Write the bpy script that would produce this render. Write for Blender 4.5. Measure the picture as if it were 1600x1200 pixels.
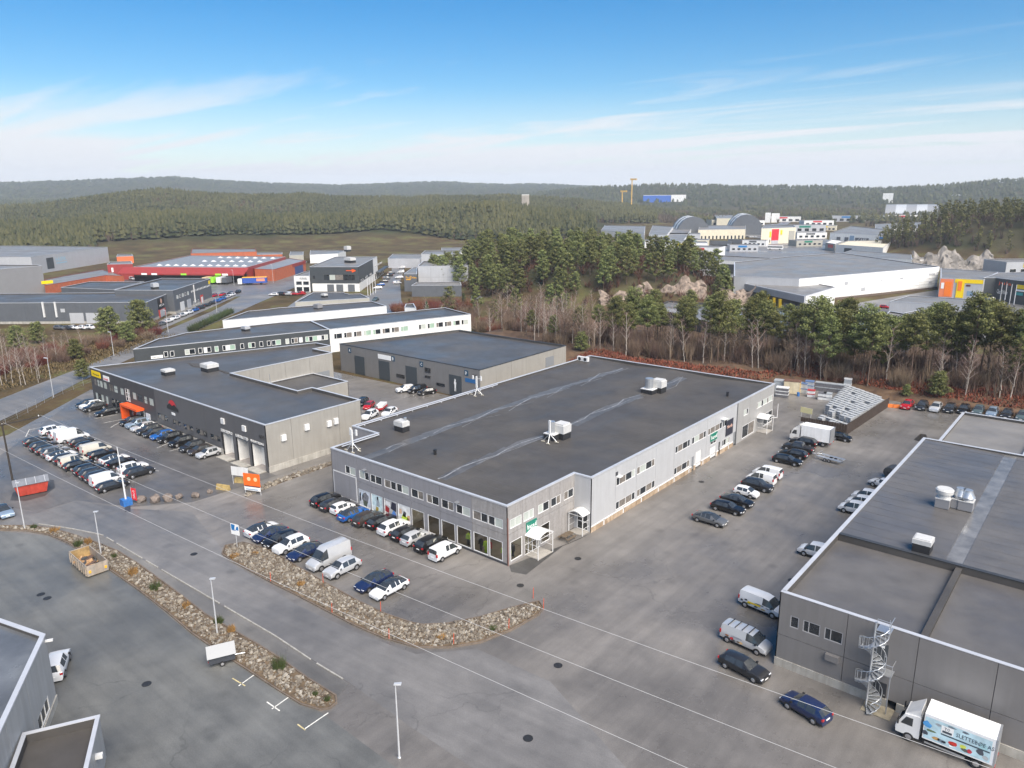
import bpy, bmesh, math, random
import numpy as np
from mathutils import Matrix, Vector
R = math.radians
for o in list(bpy.data.objects): bpy.data.objects.remove(o)
sc = bpy.context.scene
col = sc.collection
# ---------------------------------------------------------------- camera
cam = bpy.data.cameras.new('camera'); cam.lens = 26.1024; cam.sensor_width = 36; cam.sensor_fit = 'HORIZONTAL'
cam.clip_start = .5; cam.clip_end = 30000
co = bpy.data.objects.new('camera', cam); col.objects.link(co); sc.camera = co
yaw, pit, rol = -0.698633689, 0.248670918, 0.00997975
fw = Vector((math.sin(yaw)*math.cos(pit), math.cos(yaw)*math.cos(pit), -math.sin(pit)))
rt = Vector((math.cos(yaw), -math.sin(yaw), 0)); dn = fw.cross(rt)
r2 = math.cos(rol)*rt + math.sin(rol)*dn; d2 = -math.sin(rol)*rt + math.cos(rol)*dn
CAM = Vector((54.60, -63.83, 44.69))
co.matrix_world = Matrix(((r2.x, -d2.x, -fw.x, CAM.x), (r2.y, -d2.y, -fw.y, CAM.y), (r2.z, -d2.z, -fw.z, CAM.z), (0, 0, 0, 1)))
# ---------------------------------------------------------------- sky, sun, exposure
SUN_EL, SUN_AZ = R(48), R(112)      # azimuth clockwise from +y: the light comes from the right
world = bpy.data.worlds.new('World'); sc.world = world; world.use_nodes = True
nt = world.node_tree; nt.nodes.clear(); N = nt.nodes.new; LK = nt.links.new
out = N('ShaderNodeOutputWorld'); bg = N('ShaderNodeBackground'); bg.inputs[1].default_value = .05
sky = N('ShaderNodeTexSky'); sky.sky_type = 'NISHITA'; sky.sun_disc = False
sky.sun_elevation = SUN_EL; sky.sun_rotation = SUN_AZ; sky.air_density = 1.0; sky.dust_density = .3; sky.ozone_density = 3.0
tc = N('ShaderNodeTexCoord'); sep = N('ShaderNodeSeparateXYZ'); LK(tc.outputs['Generated'], sep.inputs[0])
def wm(op, a, b=None, clamp=False):
    n = N('ShaderNodeMath'); n.operation = op; n.use_clamp = clamp
    for i, v in enumerate((a, b)):
        if v is None: continue
        if hasattr(v, 'links'): LK(v, n.inputs[i])
        else: n.inputs[i].default_value = v
    return n.outputs[0]
zc = wm('MAXIMUM', sep.outputs[2], .012)
zd = wm('ADD', zc, .05)
cmb = N('ShaderNodeCombineXYZ'); LK(wm('DIVIDE', sep.outputs[0], zd), cmb.inputs[0]); LK(wm('DIVIDE', sep.outputs[1], zd), cmb.inputs[1])
mp = N('ShaderNodeMapping'); mp.inputs['Rotation'].default_value = (0, 0, R(-38)); mp.inputs['Location'].default_value = (5, -3, 0); mp.inputs['Scale'].default_value = (.2, .8, 1); LK(cmb.outputs[0], mp.inputs[0])
n1 = N('ShaderNodeTexNoise'); n1.inputs['Scale'].default_value = 1.15; n1.inputs['Detail'].default_value = 9; n1.inputs['Roughness'].default_value = .62; n1.inputs['Distortion'].default_value = .9
LK(mp.outputs[0], n1.inputs['Vector'])
n2 = N('ShaderNodeTexNoise'); n2.inputs['Scale'].default_value = .35; n2.inputs['Detail'].default_value = 4; LK(mp.outputs[0], n2.inputs['Vector'])
# thin cirrus: thicker towards the horizon
low = wm('POWER', wm('SUBTRACT', 1.0, wm('MULTIPLY', zc, 3.3), True), 3.2)
st = wm('ADD', wm('MULTIPLY', wm('SUBTRACT', wm('ADD', wm('MULTIPLY', n1.outputs[0], .75), wm('MULTIPLY', n2.outputs[0], .45)), .6), 2.2), .6)
cl = wm('MULTIPLY', wm('SUBTRACT', wm('ADD', st, wm('MULTIPLY', low, .72)), .79), 3.4, False)
cl = wm('MAXIMUM', wm('MINIMUM', cl, .93), 0.0)
cl = wm('MULTIPLY', cl, wm('ADD', wm('MULTIPLY', low, 2.4), .08), True)
hzn = wm('POWER', wm('SUBTRACT', 1.0, wm('MULTIPLY', zc, 7.5), True), 1.3)
cl = wm('MAXIMUM', cl, wm('MULTIPLY', hzn, .85))
mx = N('ShaderNodeMix'); mx.data_type = 'RGBA'; LK(cl, mx.inputs[0]); hs_ = N('ShaderNodeHueSaturation'); hs_.inputs['Saturation'].default_value = 1.5; hs_.inputs['Value'].default_value = .97; LK(sky.outputs[0], hs_.inputs['Color']); LK(hs_.outputs[0], mx.inputs[6]); mx.inputs[7].default_value = (6.5, 6.65, 6.9, 1)
LK(mx.outputs[2], bg.inputs[0]); LK(bg.outputs[0], out.inputs[0])
sl = bpy.data.lights.new('sun', 'SUN'); sl.energy = 3.0; sl.angle = R(55); sl.color = (1, .91, .79)
so = bpy.data.objects.new('sun', sl); col.objects.link(so)
sd = Vector((math.sin(SUN_AZ)*math.cos(SUN_EL), math.cos(SUN_AZ)*math.cos(SUN_EL), math.sin(SUN_EL)))
so.rotation_euler = sd.to_track_quat('Z', 'Y').to_euler(); so.location = sd*300
vs = sc.view_settings; vs.view_transform = 'Standard'; vs.look = 'None'; vs.exposure = 1.5; vs.gamma = 1
vs.use_curve_mapping = False
sc.cycles.volume_bounces = 0; sc.cycles.max_bounces = 6; sc.cycles.transparent_max_bounces = 12

# ---------------------------------------------------------------- materials
MAT = {}
def mat(name, c, rough=.6, metal=0., var=.0, scale=1., bump=0., bscale=8., coat=0., spec=.5, streak=0., wet=None, detail=4, hue=None):
    """procedural principled material: base colour varied by noise, optional bump, run-off streaks and wet patches"""
    if name in MAT: return MAT[name]
    m = bpy.data.materials.new(name); m.use_nodes = True; t = m.node_tree; b = t.nodes['Principled BSDF']
    b.inputs['Base Color'].default_value = (*c, 1); b.inputs['Roughness'].default_value = rough; b.inputs['Metallic'].default_value = metal
    b.inputs['Coat Weight'].default_value = coat; b.inputs['Coat Roughness'].default_value = .06; b.inputs['Specular IOR Level'].default_value = spec
    new = t.nodes.new; L = t.links.new
    geo = None
    if var or bump or streak or wet:
        geo = new('ShaderNodeNewGeometry')
    cur = None
    if var:
        n = new('ShaderNodeTexNoise'); n.inputs['Scale'].default_value = scale; n.inputs['Detail'].default_value = detail; n.inputs['Roughness'].default_value = .65
        L(geo.outputs['Position'], n.inputs['Vector'])
        r = new('ShaderNodeValToRGB'); r.color_ramp.elements[0].position = .3; r.color_ramp.elements[1].position = .7
        h2 = hue or c
        r.color_ramp.elements[0].color = (*[max(0, v*(1-var)) for v in c], 1); r.color_ramp.elements[1].color = (*[min(1, v*(1+var)) for v in h2], 1)
        L(n.outputs[0], r.inputs[0]); cur = r.outputs[0]
    if streak:
        mpp = new('ShaderNodeMapping'); mpp.inputs['Scale'].default_value = (1.3, 1.3, .09); L(geo.outputs['Position'], mpp.inputs[0])
        n = new('ShaderNodeTexNoise'); n.inputs['Scale'].default_value = 1.6; n.inputs['Detail'].default_value = 5; L(mpp.outputs[0], n.inputs['Vector'])
        mixn = new('ShaderNodeMix'); mixn.data_type = 'RGBA'; mixn.blend_type = 'MULTIPLY'; mixn.inputs[0].default_value = streak
        if cur: L(cur, mixn.inputs[6])
        else: mixn.inputs[6].default_value = (*c, 1)
        r = new('ShaderNodeValToRGB'); r.color_ramp.elements[0].position = .35; r.color_ramp.elements[1].position = .6
        r.color_ramp.elements[0].color = (.62, .6, .57, 1); r.color_ramp.elements[1].color = (1, 1, 1, 1)
        L(n.outputs[0], r.inputs[0]); L(r.outputs[0], mixn.inputs[7]); cur = mixn.outputs[2]
    if wet:   # (scale, dry roughness, wet roughness, darkening)
        n = new('ShaderNodeTexNoise'); n.inputs['Scale'].default_value = wet[0]; n.inputs['Detail'].default_value = 6; n.inputs['Roughness'].default_value = .6
        L(geo.outputs['Position'], n.inputs['Vector'])
        mr = new('ShaderNodeMapRange'); mr.inputs[1].default_value = .42; mr.inputs[2].default_value = .62; mr.inputs[3].default_value = wet[1]; mr.inputs[4].default_value = wet[2]
        L(n.outputs[0], mr.inputs[0]); L(mr.outputs[0], b.inputs['Roughness'])
        mixn = new('ShaderNodeMix'); mixn.data_type = 'RGBA'; mixn.blend_type = 'MULTIPLY'
        mr2 = new('ShaderNodeMapRange'); mr2.inputs[1].default_value = .42; mr2.inputs[2].default_value = .62; L(n.outputs[0], mr2.inputs[0]); L(mr2.outputs[0], mixn.inputs[0])
        if cur: L(cur, mixn.inputs[6])
        else: mixn.inputs[6].default_value = (*c, 1)
        mixn.inputs[7].default_value = (wet[3], wet[3], wet[3]*1.02, 1); cur = mixn.outputs[2]
    if cur: L(cur, b.inputs['Base Color'])
    if bump:
        n = new('ShaderNodeTexNoise'); n.inputs['Scale'].default_value = bscale; n.inputs['Detail'].default_value = 4
        L(geo.outputs['Position'], n.inputs['Vector'])
        bp = new('ShaderNodeBump'); bp.inputs['Strength'].default_value = bump; bp.inputs['Distance'].default_value = .05
        L(n.outputs[0], bp.inputs['Height']); L(bp.outputs[0], b.inputs['Normal'])
    MAT[name] = m; return m
def paint(name, c, rough=.35): return mat(name, c, rough, 0, .06, .6)
def asphalt(name, c, wetness=.5, seed=0., track=0.):
    """worn asphalt: broad tone patches, old repairs, cracks, oil spots, wheel tracks and damp sheen"""
    if name in MAT: return MAT[name]
    m = bpy.data.materials.new(name); m.use_nodes = True; t = m.node_tree; b = t.nodes['Principled BSDF']; new = t.nodes.new; L = t.links.new
    geo = new('ShaderNodeNewGeometry'); mp_ = new('ShaderNodeMapping'); mp_.inputs['Location'].default_value = (seed*17, seed*31, 0); mp_.inputs['Rotation'].default_value = (0, 0, track); L(geo.outputs['Position'], mp_.inputs[0]); V = mp_.outputs[0]
    def noise(sc, det=6, vec=None, rough=.62):
        n = new('ShaderNodeTexNoise'); n.inputs['Scale'].default_value = sc; n.inputs['Detail'].default_value = det; n.inputs['Roughness'].default_value = rough; L(vec or V, n.inputs['Vector']); return n.outputs[0]
    def rng(v, a0, a1, b0, b1):
        r = new('ShaderNodeMapRange'); r.inputs[1].default_value = a0; r.inputs[2].default_value = a1; r.inputs[3].default_value = b0; r.inputs[4].default_value = b1; L(v, r.inputs[0]); return r.outputs[0]
    def mul(x, y):
        n = new('ShaderNodeMath'); n.operation = 'MULTIPLY'
        for k, v in enumerate((x, y)):
            if hasattr(v, 'links'): L(v, n.inputs[k])
            else: n.inputs[k].default_value = v
        return n.outputs[0]
    tone = mul(rng(noise(.035, 9), .32, .68, .8, 1.18), rng(noise(.4, 8), .3, .7, .88, 1.1))
    tone = mul(tone, rng(noise(9, 3), .3, .7, .86, 1.12))
    st = new('ShaderNodeMapping'); st.inputs['Scale'].default_value = (.035, .75, 1); L(V, st.inputs[0]); tone = mul(tone, rng(noise(1., 5, st.outputs[0]), .35, .66, .9, 1.1))
    dv = new('ShaderNodeVectorMath'); dv.operation = 'MULTIPLY_ADD'; dn_ = new('ShaderNodeTexNoise'); dn_.inputs['Scale'].default_value = .35; dn_.inputs['Detail'].default_value = 6; L(V, dn_.inputs['Vector']); L(dn_.outputs['Color'], dv.inputs[0]); dv.inputs[1].default_value = (5, 5, 0); L(V, dv.inputs[2])
    vo = new('ShaderNodeTexVoronoi'); vo.feature = 'DISTANCE_TO_EDGE'; vo.inputs['Scale'].default_value = .075; L(dv.outputs[0], vo.inputs['Vector'])
    ck = rng(vo.outputs['Distance'], .0, .006, .74, 1.); cm = rng(noise(.05, 3), .48, .56, 0, 1)
    cmx = new('ShaderNodeMix'); cmx.data_type = 'FLOAT'; L(cm, cmx.inputs[0]); cmx.inputs[2].default_value = 1.; L(ck, cmx.inputs[3]); tone = mul(tone, cmx.outputs[0])
    vs_ = new('ShaderNodeTexVoronoi'); vs_.inputs['Scale'].default_value = .22; L(V, vs_.inputs['Vector']); tone = mul(tone, rng(vs_.outputs['Distance'], .05, .2, .8, 1.))
    wetn = rng(noise(.06, 8), .4, .6, 0, 1); tone = mul(tone, rng(wetn, 0, 1, 1.08, .76))
    cc = new('ShaderNodeMix'); cc.data_type = 'RGBA'; cc.blend_type = 'MULTIPLY'; cc.inputs[0].default_value = 1; cc.inputs[6].default_value = (*c, 1); L(tone, cc.inputs[7]); L(cc.outputs[2], b.inputs['Base Color'])
    L(rng(wetn, 0, 1, .58, .58-.4*wetness), b.inputs['Roughness']); b.inputs['Specular IOR Level'].default_value = .45
    bp = new('ShaderNodeBump'); bp.inputs['Strength'].default_value = .18; bp.inputs['Distance'].default_value = .03; L(noise(22, 3), bp.inputs['Height']); L(bp.outputs[0], b.inputs['Normal']); MAT[name] = m; return m
asph = asphalt('asphalt', (.165, .154, .142))
asph_new = asphalt('asphalt_new', (.06, .058, .056), .5, 1)
asph_road = asphalt('asphalt_road', (.17, .164, .158), .6, 2, R(-6))
asph_yard = asphalt('asphalt_yard', (.168, .157, .145), .85, 3, R(90))
asph_dark = asphalt('asphalt_lot', (.118, .113, .109), .8, 4)
asph_west = asphalt('asphalt_west', (.13, .131, .124), .65, 5)
felt = mat('roof_felt', (.078, .073, .068), .6, 0, .2, .16, .15, 3, wet=(.07, .65, .42, .86), spec=.16, detail=9)
felt_blue = mat('roof_felt_wet', (.08, .077, .074), .45, 0, .22, .12, .1, 3, spec=.3, wet=(.07, .5, .32, .85), detail=8)
felt_light = mat('roof_felt_grey', (.19, .182, .172), .6, 0, .18, .15, .1, 3, spec=.2, wet=(.08, .5, .3, .85), detail=8)
capm = mat('parapet_metal', (.58, .59, .61), .38, .35, .08, .5)
cap_dark = mat('parapet_dark', (.05, .052, .055), .45, .2, .1, .5)
joint = mat('joint_dark', (.045, .046, .05), .8)
plinth_m = mat('plinth_concrete', (.36, .345, .31), .85, 0, .2, .7, .2, 12, streak=.5)
rusty = mat('plinth_rusty', (.34, .235, .14), .85, 0, .3, .6, .2, 10, streak=.6, hue=(.42, .33, .24))
white = mat('white_paint', (.66, .66, .65), .45, 0, .05, .4, streak=.25)
glass = mat('window_glass', (.02, .024, .028), .04, 0, .5, .35, spec=.8)
blind = mat('window_blind', (.42, .45, .41), .5, 0, .12, .8)
curtain = mat('window_curtain', (.17, .15, .13), .5, 0, .4, 1.5)
frame_m = mat('window_frame', (.72, .72, .71), .45)
hood_m = mat('vent_hood_paint', (.5, .5, .49), .5, 0, .1, 2)
black = mat('black_plastic', (.012, .012, .013), .5)
rubber = mat('tyre_rubber', (.016, .016, .016), .75, 0, .2, 6)
steel = mat('galvanised_steel', (.5, .52, .54), .35, .7, .12, 4)
rim_m = mat('wheel_rim', (.55, .55, .56), .28, .8, .1, 6)
carglass = mat('car_glass', (.035, .04, .044), .04, 0, .3, 2, spec=.9)
red_l = mat('tail_lamp', (.42, .012, .015), .18, coat=.6)
clear_l = mat('head_lamp', (.75, .77, .8), .1, coat=.8)
plate_m = mat('number_plate', (.8, .8, .78), .4)

# ---------------------------------------------------------------- helpers
def tag(o, label, cat, group=None):
    o['label'] = label; o['category'] = cat
    if group: o['group'] = group
    return o
def struct(o, kind='structure'):
    o['kind'] = kind; return o
def empty(name, loc=(0, 0, 0), rz=0):
    o = bpy.data.objects.new(name, None); col.objects.link(o); o.location = loc; o.rotation_euler = (0, 0, rz); o.empty_display_size = .5; return o
def link(name, me, parent=None, loc=None, rot=None):
    o = bpy.data.objects.new(name, me); col.objects.link(o)
    if parent: o.parent = parent
    if loc is not None: o.location = loc
    if rot is not None: o.rotation_euler = rot
    return o
class MB:
    """collects faces; build() links them as ONE mesh object"""
    def __init__(s): s.v = []; s.f = []; s.m = []; s.mats = []
    def mi(s, m):
        if m not in s.mats: s.mats.append(m)
        return s.mats.index(m)
    def add(s, vs, fs, m):
        b = len(s.v); s.v += [tuple(p) for p in vs]; k = s.mi(m)
        for f in fs: s.f.append([i+b for i in f]); s.m.append(k)
    def quad(s, a, b, c, d, m): s.add([a, b, c, d], [(0, 1, 2, 3)], m)
    def box(s, x0, x1, y0, y1, z0, z1, m):
        s.add([(x0, y0, z0), (x1, y0, z0), (x1, y1, z0), (x0, y1, z0), (x0, y0, z1), (x1, y0, z1), (x1, y1, z1), (x0, y1, z1)],
              [(3, 2, 1, 0), (4, 5, 6, 7), (0, 1, 5, 4), (1, 2, 6, 5), (2, 3, 7, 6), (3, 0, 4, 7)], m)
    def obox(s, c, u, hu, hv, z0, z1, m):
        """box with plan centre c, unit direction u, half sizes"""
        vx = (-u[1], u[0]); P4 = []
        for a, b in ((-1, -1), (1, -1), (1, 1), (-1, 1)): P4.append((c[0]+a*hu*u[0]+b*hv*vx[0], c[1]+a*hu*u[1]+b*hv*vx[1]))
        s.prism(P4, z0, z1, m)
    def prism(s, pts, z0, z1, m, top=None):
        n = len(pts); s.add([(x, y, z0) for x, y in pts]+[(x, y, z1) for x, y in pts], [(i, (i+1) % n, n+(i+1) % n, n+i) for i in range(n)], m)
        s.add([(x, y, z1) for x, y in pts], [tuple(range(n))], top or m); s.add([(x, y, z0) for x, y in pts], [tuple(range(n))[::-1]], m)
    def tube(s, path, r, m, n=6, cap=True):
        path = [Vector(p) for p in path]; rs = r if isinstance(r, (list, tuple)) else [r]*len(path); vs = []
        for i, p in enumerate(path):
            d = (path[min(i+1, len(path)-1)]-path[max(i-1, 0)]).normalized()
            a = d.cross(Vector((0, 0, 1)) if abs(d.z) < .9 else Vector((1, 0, 0))).normalized(); b = d.cross(a)
            for k in range(n):
                t = 2*math.pi*k/n; vs.append(p+(a*math.cos(t)+b*math.sin(t))*rs[i])
        fs = [(i*n+k, i*n+(k+1) % n, (i+1)*n+(k+1) % n, (i+1)*n+k) for i in range(len(path)-1) for k in range(n)]
        if cap: fs += [tuple(range(n))[::-1], tuple(range((len(path)-1)*n, len(path)*n))]
        s.add(vs, fs, m)
    def lathe(s, prof, m, n=12, c=(0, 0)):
        vs = [(c[0]+r*math.cos(2*math.pi*k/n), c[1]+r*math.sin(2*math.pi*k/n), z) for r, z in prof for k in range(n)]
        s.add(vs, [(i*n+k, i*n+(k+1) % n, (i+1)*n+(k+1) % n, (i+1)*n+k) for i in range(len(prof)-1) for k in range(n)]+[tuple(range((len(prof)-1)*n, len(prof)*n))], m)
    def mesh(s, name, smooth=None):
        me = bpy.data.meshes.new(name); me.from_pydata(s.v, [], s.f); 
        for m in s.mats: me.materials.append(m)
        me.polygons.foreach_set('material_index', s.m); me.update()
        if smooth:
            me.polygons.foreach_set('use_smooth', [True]*len(me.polygons)); me.set_sharp_from_angle(angle=R(smooth))
        return me
    def build(s, name, parent=None, loc=None, rot=None, smooth=None):
        return link(name, s.mesh(name, smooth), parent, loc, rot)
def sheet(name, pts, z, m):
    b = MB(); b.add([(x, y, z) for x, y in pts], [tuple(range(len(pts)))], m); return b.build(name)
def area2(p): return sum(p[i][0]*p[(i+1) % len(p)][1]-p[(i+1) % len(p)][0]*p[i][1] for i in range(len(p)))
def ccw(p): return list(p) if area2(p) > 0 else list(p)[::-1]
def inset(pts, d):
    """shrink a ccw polygon by d"""
    n = len(pts); res = []
    for i in range(n):
        a, b, c = Vector(pts[i-1]), Vector(pts[i]), Vector(pts[(i+1) % n])
        e1, e2 = (b-a).normalized(), (c-b).normalized(); n1, n2 = Vector((-e1.y, e1.x)), Vector((-e2.y, e2.x))
        k = 1+n1.dot(n2); k = max(k, .2); v = b+(n1+n2)*(d/k); res.append((v.x, v.y))
    return res
FONT = None
def text_mesh(s, name, m, parent, size, origin, u, nrm, depth=.03):
    """raised lettering on a wall: origin = lower left, u = reading direction, nrm = outward"""
    cu = bpy.data.curves.new(name, 'FONT'); cu.body = s; cu.size = 1; cu.extrude = .02; cu.resolution_u = 1
    o = bpy.data.objects.new(name, cu); col.objects.link(o)
    dg = bpy.context.evaluated_depsgraph_get(); me = bpy.data.meshes.new_from_object(o.evaluated_get(dg)); bpy.data.objects.remove(o)
    me.materials.clear(); me.materials.append(m)
    xs = [v.co.x for v in me.vertices]; ys = [v.co.y for v in me.vertices]
    if not xs: return None
    w, h = max(xs)-min(xs), max(ys)-min(ys); sx = size[0]/w; sy = size[1]/h; U = Vector(u).normalized(); Nn = Vector(nrm).normalized(); V = Nn.cross(U)
    for v in me.vertices:
        q = Vector(origin)+U*((v.co.x-min(xs))*sx)+V*((v.co.y-min(ys))*sy)+Nn*(depth*(1 if v.co.z > 0 else 0)+.004); v.co = q
    return link(name, me, parent)

# ---- walls made of separate panels with openings
def wall_cells(u0, u1, z0, z1, holes):
    us = sorted({u0, u1, *[min(max(h[0], u0), u1) for h in holes], *[min(max(h[1], u0), u1) for h in holes]})
    zs = sorted({z0, z1, *[min(max(h[2], z0), z1) for h in holes], *[min(max(h[3], z0), z1) for h in holes]})
    for i in range(len(us)-1):
        for j in range(len(zs)-1):
            uc, zc_ = (us[i]+us[i+1])/2, (zs[j]+zs[j+1])/2
            if us[i+1]-us[i] < 1e-4 or zs[j+1]-zs[j] < 1e-4: continue
            if any(h[0] < uc < h[1] and h[2] < zc_ < h[3] for h in holes): continue
            yield us[i], us[i+1], zs[j], zs[j+1]
class Facade:
    """vertical wall from plan point a to b; outward side is on the right of a->b"""
    def __init__(s, parent, a, b, z0, z1):
        s.par = parent; s.a = Vector((*a, 0)); d = Vector((*b, 0))-s.a; s.L = d.length; s.u = d.normalized(); s.n = Vector((s.u.y, -s.u.x, 0)); s.z0, s.z1 = z0, z1
    def pt(s, u, z, out=0.): return s.a+s.u*u+s.n*out+Vector((0, 0, z))
    def panels(s, m, seams=(), holes=(), hseams=(), gap=.025, dep=.1, mats=None, name='wall_panel', z0=None, z1=None, u0=0, u1=None):
        z0 = s.z0 if z0 is None else z0; z1 = s.z1 if z1 is None else z1; u1 = s.L if u1 is None else u1
        U = [u0, *[x for x in seams if u0+.1 < x < u1-.1], u1]; Z = [z0, *hseams, z1]
        for i in range(len(U)-1):
            for j in range(len(Z)-1):
                a0, a1, b0, b1 = U[i]+(gap if i else 0), U[i+1]-(gap if i < len(U)-2 else 0), Z[j]+(gap if j else 0), Z[j+1]-(gap if j < len(Z)-2 else 0)
                hs = [h for h in holes if h[1] > a0 and h[0] < a1 and h[3] > b0 and h[2] < b1]
                mm = mats[i % len(mats)] if mats else m; mb = MB()
                for c in wall_cells(a0, a1, b0, b1, hs): mb.quad(s.pt(c[0], c[2]), s.pt(c[1], c[2]), s.pt(c[1], c[3]), s.pt(c[0], c[3]), mm)
                P_, Q_ = (lambda u, z: s.pt(u, z)), (lambda u, z: s.pt(u, z, -dep))
                for (p, q) in (((a0, b0), (a0, b1)), ((a1, b1), (a1, b0)), ((a0, b1), (a1, b1)), ((a1, b0), (a0, b0))):
                    mb.quad(P_(*p), P_(*q), Q_(*q), Q_(*p), mm)
                for h in hs:
                    h0, h1, g0, g1 = max(h[0], a0), min(h[1], a1), max(h[2], b0), min(h[3], b1)
                    for (p, q) in (((h0, g0), (h0, g1)), ((h1, g1), (h1, g0)), ((h0, g1), (h1, g1)), ((h1, g0), (h0, g0))):
                        mb.quad(P_(*q), P_(*p), Q_(*p), Q_(*q), mm)
                mb.build(name, s.par)
        core = MB()
        for c in wall_cells(u0, u1, z0, z1, [h for h in holes if len(h) > 4 and h[4] == 'open']):
            core.quad(s.pt(c[0], c[2], -dep-.02), s.pt(c[1], c[2], -dep-.02), s.pt(c[1], c[3], -dep-.02), s.pt(c[0], c[3], -dep-.02), joint)
        core.build('wall_core', s.par)
    def window(s, u0, u1, z0, z1, panes=(1,), fr=.07, fm=None, gm=None, dep=.06, name='window', rows=1, proud=0.):
        """frame with one pane object per light; panes = relative widths; gm = glass material or list"""
        fm = fm or frame_m; f = MB(); W = u1-u0-fr; tot = sum(panes); us = [u0]
        for p in panes: us.append(us[-1]+W*p/tot)
        def bar(a0, a1, b0, b1):
            o, i = -dep+.05+proud, -dep
            f.quad(s.pt(a0, b0, o), s.pt(a1, b0, o), s.pt(a1, b1, o), s.pt(a0, b1, o), fm)
            f.quad(s.pt(a0, b0, i), s.pt(a0, b0, o), s.pt(a0, b1, o), s.pt(a0, b1, i), fm); f.quad(s.pt(a1, b0, o), s.pt(a1, b0, i), s.pt(a1, b1, i), s.pt(a1, b1, o), fm)
            f.quad(s.pt(a0, b1, o), s.pt(a1, b1, o), s.pt(a1, b1, i), s.pt(a0, b1, i), fm); f.quad(s.pt(a0, b0, i), s.pt(a1, b0, i), s.pt(a1, b0, o), s.pt(a0, b0, o), fm)
        bar(u0, u1, z0, z0+fr); bar(u0, u1, z1-fr, z1)
        for x in us: bar(x, x+fr, z0+fr, z1-fr)
        hz_ = (z1-z0)/rows
        for k in range(1, rows): bar(u0+fr, u1-fr, z0+k*hz_-fr/2, z0+k*hz_+fr/2)
        o = f.build(name, s.par)
        for i in range(len(panes)):
            g = MB(); gmm = gm[i % len(gm)] if isinstance(gm, (list, tuple)) else (gm or glass)
            g.quad(s.pt(us[i]+fr, z0+fr, -dep), s.pt(us[i+1], z0+fr, -dep), s.pt(us[i+1], z1-fr, -dep), s.pt(us[i]+fr, z1-fr, -dep), gmm)
            g.build('pane', o)
        return o
    def slab(s, u0, u1, z0, z1, m, out0=.0, out1=.05, name='sign', parent=None, smooth=None):
        b = MB(); q = lambda u, z, o: s.pt(u, z, o)
        vs = [q(u0, z0, out0), q(u1, z0, out0), q(u1, z1, out0), q(u0, z1, out0), q(u0, z0, out1), q(u1, z0, out1), q(u1, z1, out1), q(u0, z1, out1)]
        b.add(vs, [(4, 5, 6, 7), (0, 1, 5, 4), (1, 2, 6, 5), (2, 3, 7, 6), (3, 0, 4, 7)], m)
        return b.build(name, parent or s.par)
    def door(s, u0, u1, z0, z1, m, ribs=0, fm=None, name='door', out=-.06, win=None):
        b = s.slab(u0, u1, z0, z1, m, -.1, out, name)
        if ribs:
            for k in range(ribs):
                za = z0+(z1-z0)*k/ribs+.03; s.slab(u0+.04, u1-.04, za, za+(z1-z0)/ribs-.06, m, out, out+.015, 'panel', b)
        if win:
            for (a0, a1, b0, b1) in win: s.slab(a0, a1, b0, b1, glass, out, out+.02, 'pane', b)
        if u1-u0 < 1.6: s.slab(u1-.18, u1-.08, z0+(z1-z0)*.46, z0+(z1-z0)*.5, steel, out, out+.06, 'handle', b)
        return b
    def text(s, body, u0, u1, z0, z1, m, parent=None, out=.05, name='lettering'):
        q = s.pt(u0, z0, out); return text_mesh(body, name, m, parent or s.par, (u1-u0, z1-z0), q, s.u, s.n)
def roof(par, pts, h, drop=.45, m=felt, cap=capm, capw=.28, name='roof', wall_m=None):
    """flat roof below a parapet with a metal cap"""
    pts = ccw(pts); ins = inset(pts, capw); n = len(pts); b = MB()
    b.add([(x, y, h-drop) for x, y in ins], [tuple(range(n))], m)
    ro = b.build(name, par)
    p = MB()
    for i in range(n):
        j = (i+1) % n; p.quad((*ins[j], h-drop), (*ins[i], h-drop), (*ins[i], h), (*ins[j], h), wall_m or felt)
    p.build('parapet', par)
    c = MB(); o2 = inset(pts, -.05); i2 = inset(pts, capw+.03)
    for i in range(n):
        j = (i+1) % n
        c.quad((*o2[i], h+.05), (*o2[j], h+.05), (*i2[j], h+.03), (*i2[i], h+.03), cap); c.quad((*o2[i], h-.1), (*o2[j], h-.1), (*o2[j], h+.05), (*o2[i], h+.05), cap)
        c.quad((*i2[j], h-.03), (*i2[i], h-.03), (*i2[i], h+.03), (*i2[j], h+.03), cap)
    c.build('parapet_cap', par)
    return ro
def plain_building(name, label, pts, h, wall, cat='building', drop=.4, rm=None, cap=None, plinth=None, group=None, skip=(), z0=0., seam=0., hs=(), holes=None):
    """prism building: one panelled facade per edge + roof; returns root, facades"""
    pts = ccw(pts); cx = sum(p[0] for p in pts)/len(pts); cy = sum(p[1] for p in pts)/len(pts)
    root = empty(name, (0, 0, 0)); tag(root, label, cat, group); fs = []
    for i in range(len(pts)):
        f = Facade(root, pts[i], pts[(i+1) % len(pts)], z0, h-.06); fs.append(f)
        if i in skip: continue
        w = wall[i % len(wall)] if isinstance(wall, (list, tuple)) else wall
        se = [k*f.L/max(1, round(f.L/seam)) for k in range(1, max(1, round(f.L/seam)))] if seam else ()
        f.panels(w, seams=se, hseams=hs, holes=(holes or {}).get(i, ()))
        if plinth: f.slab(0, f.L, z0, z0+plinth[0], plinth[1], -.02, .06, 'plinth')
    roof(root, pts, h, drop, rm or felt, cap or capm)
    return root, fs

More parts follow.
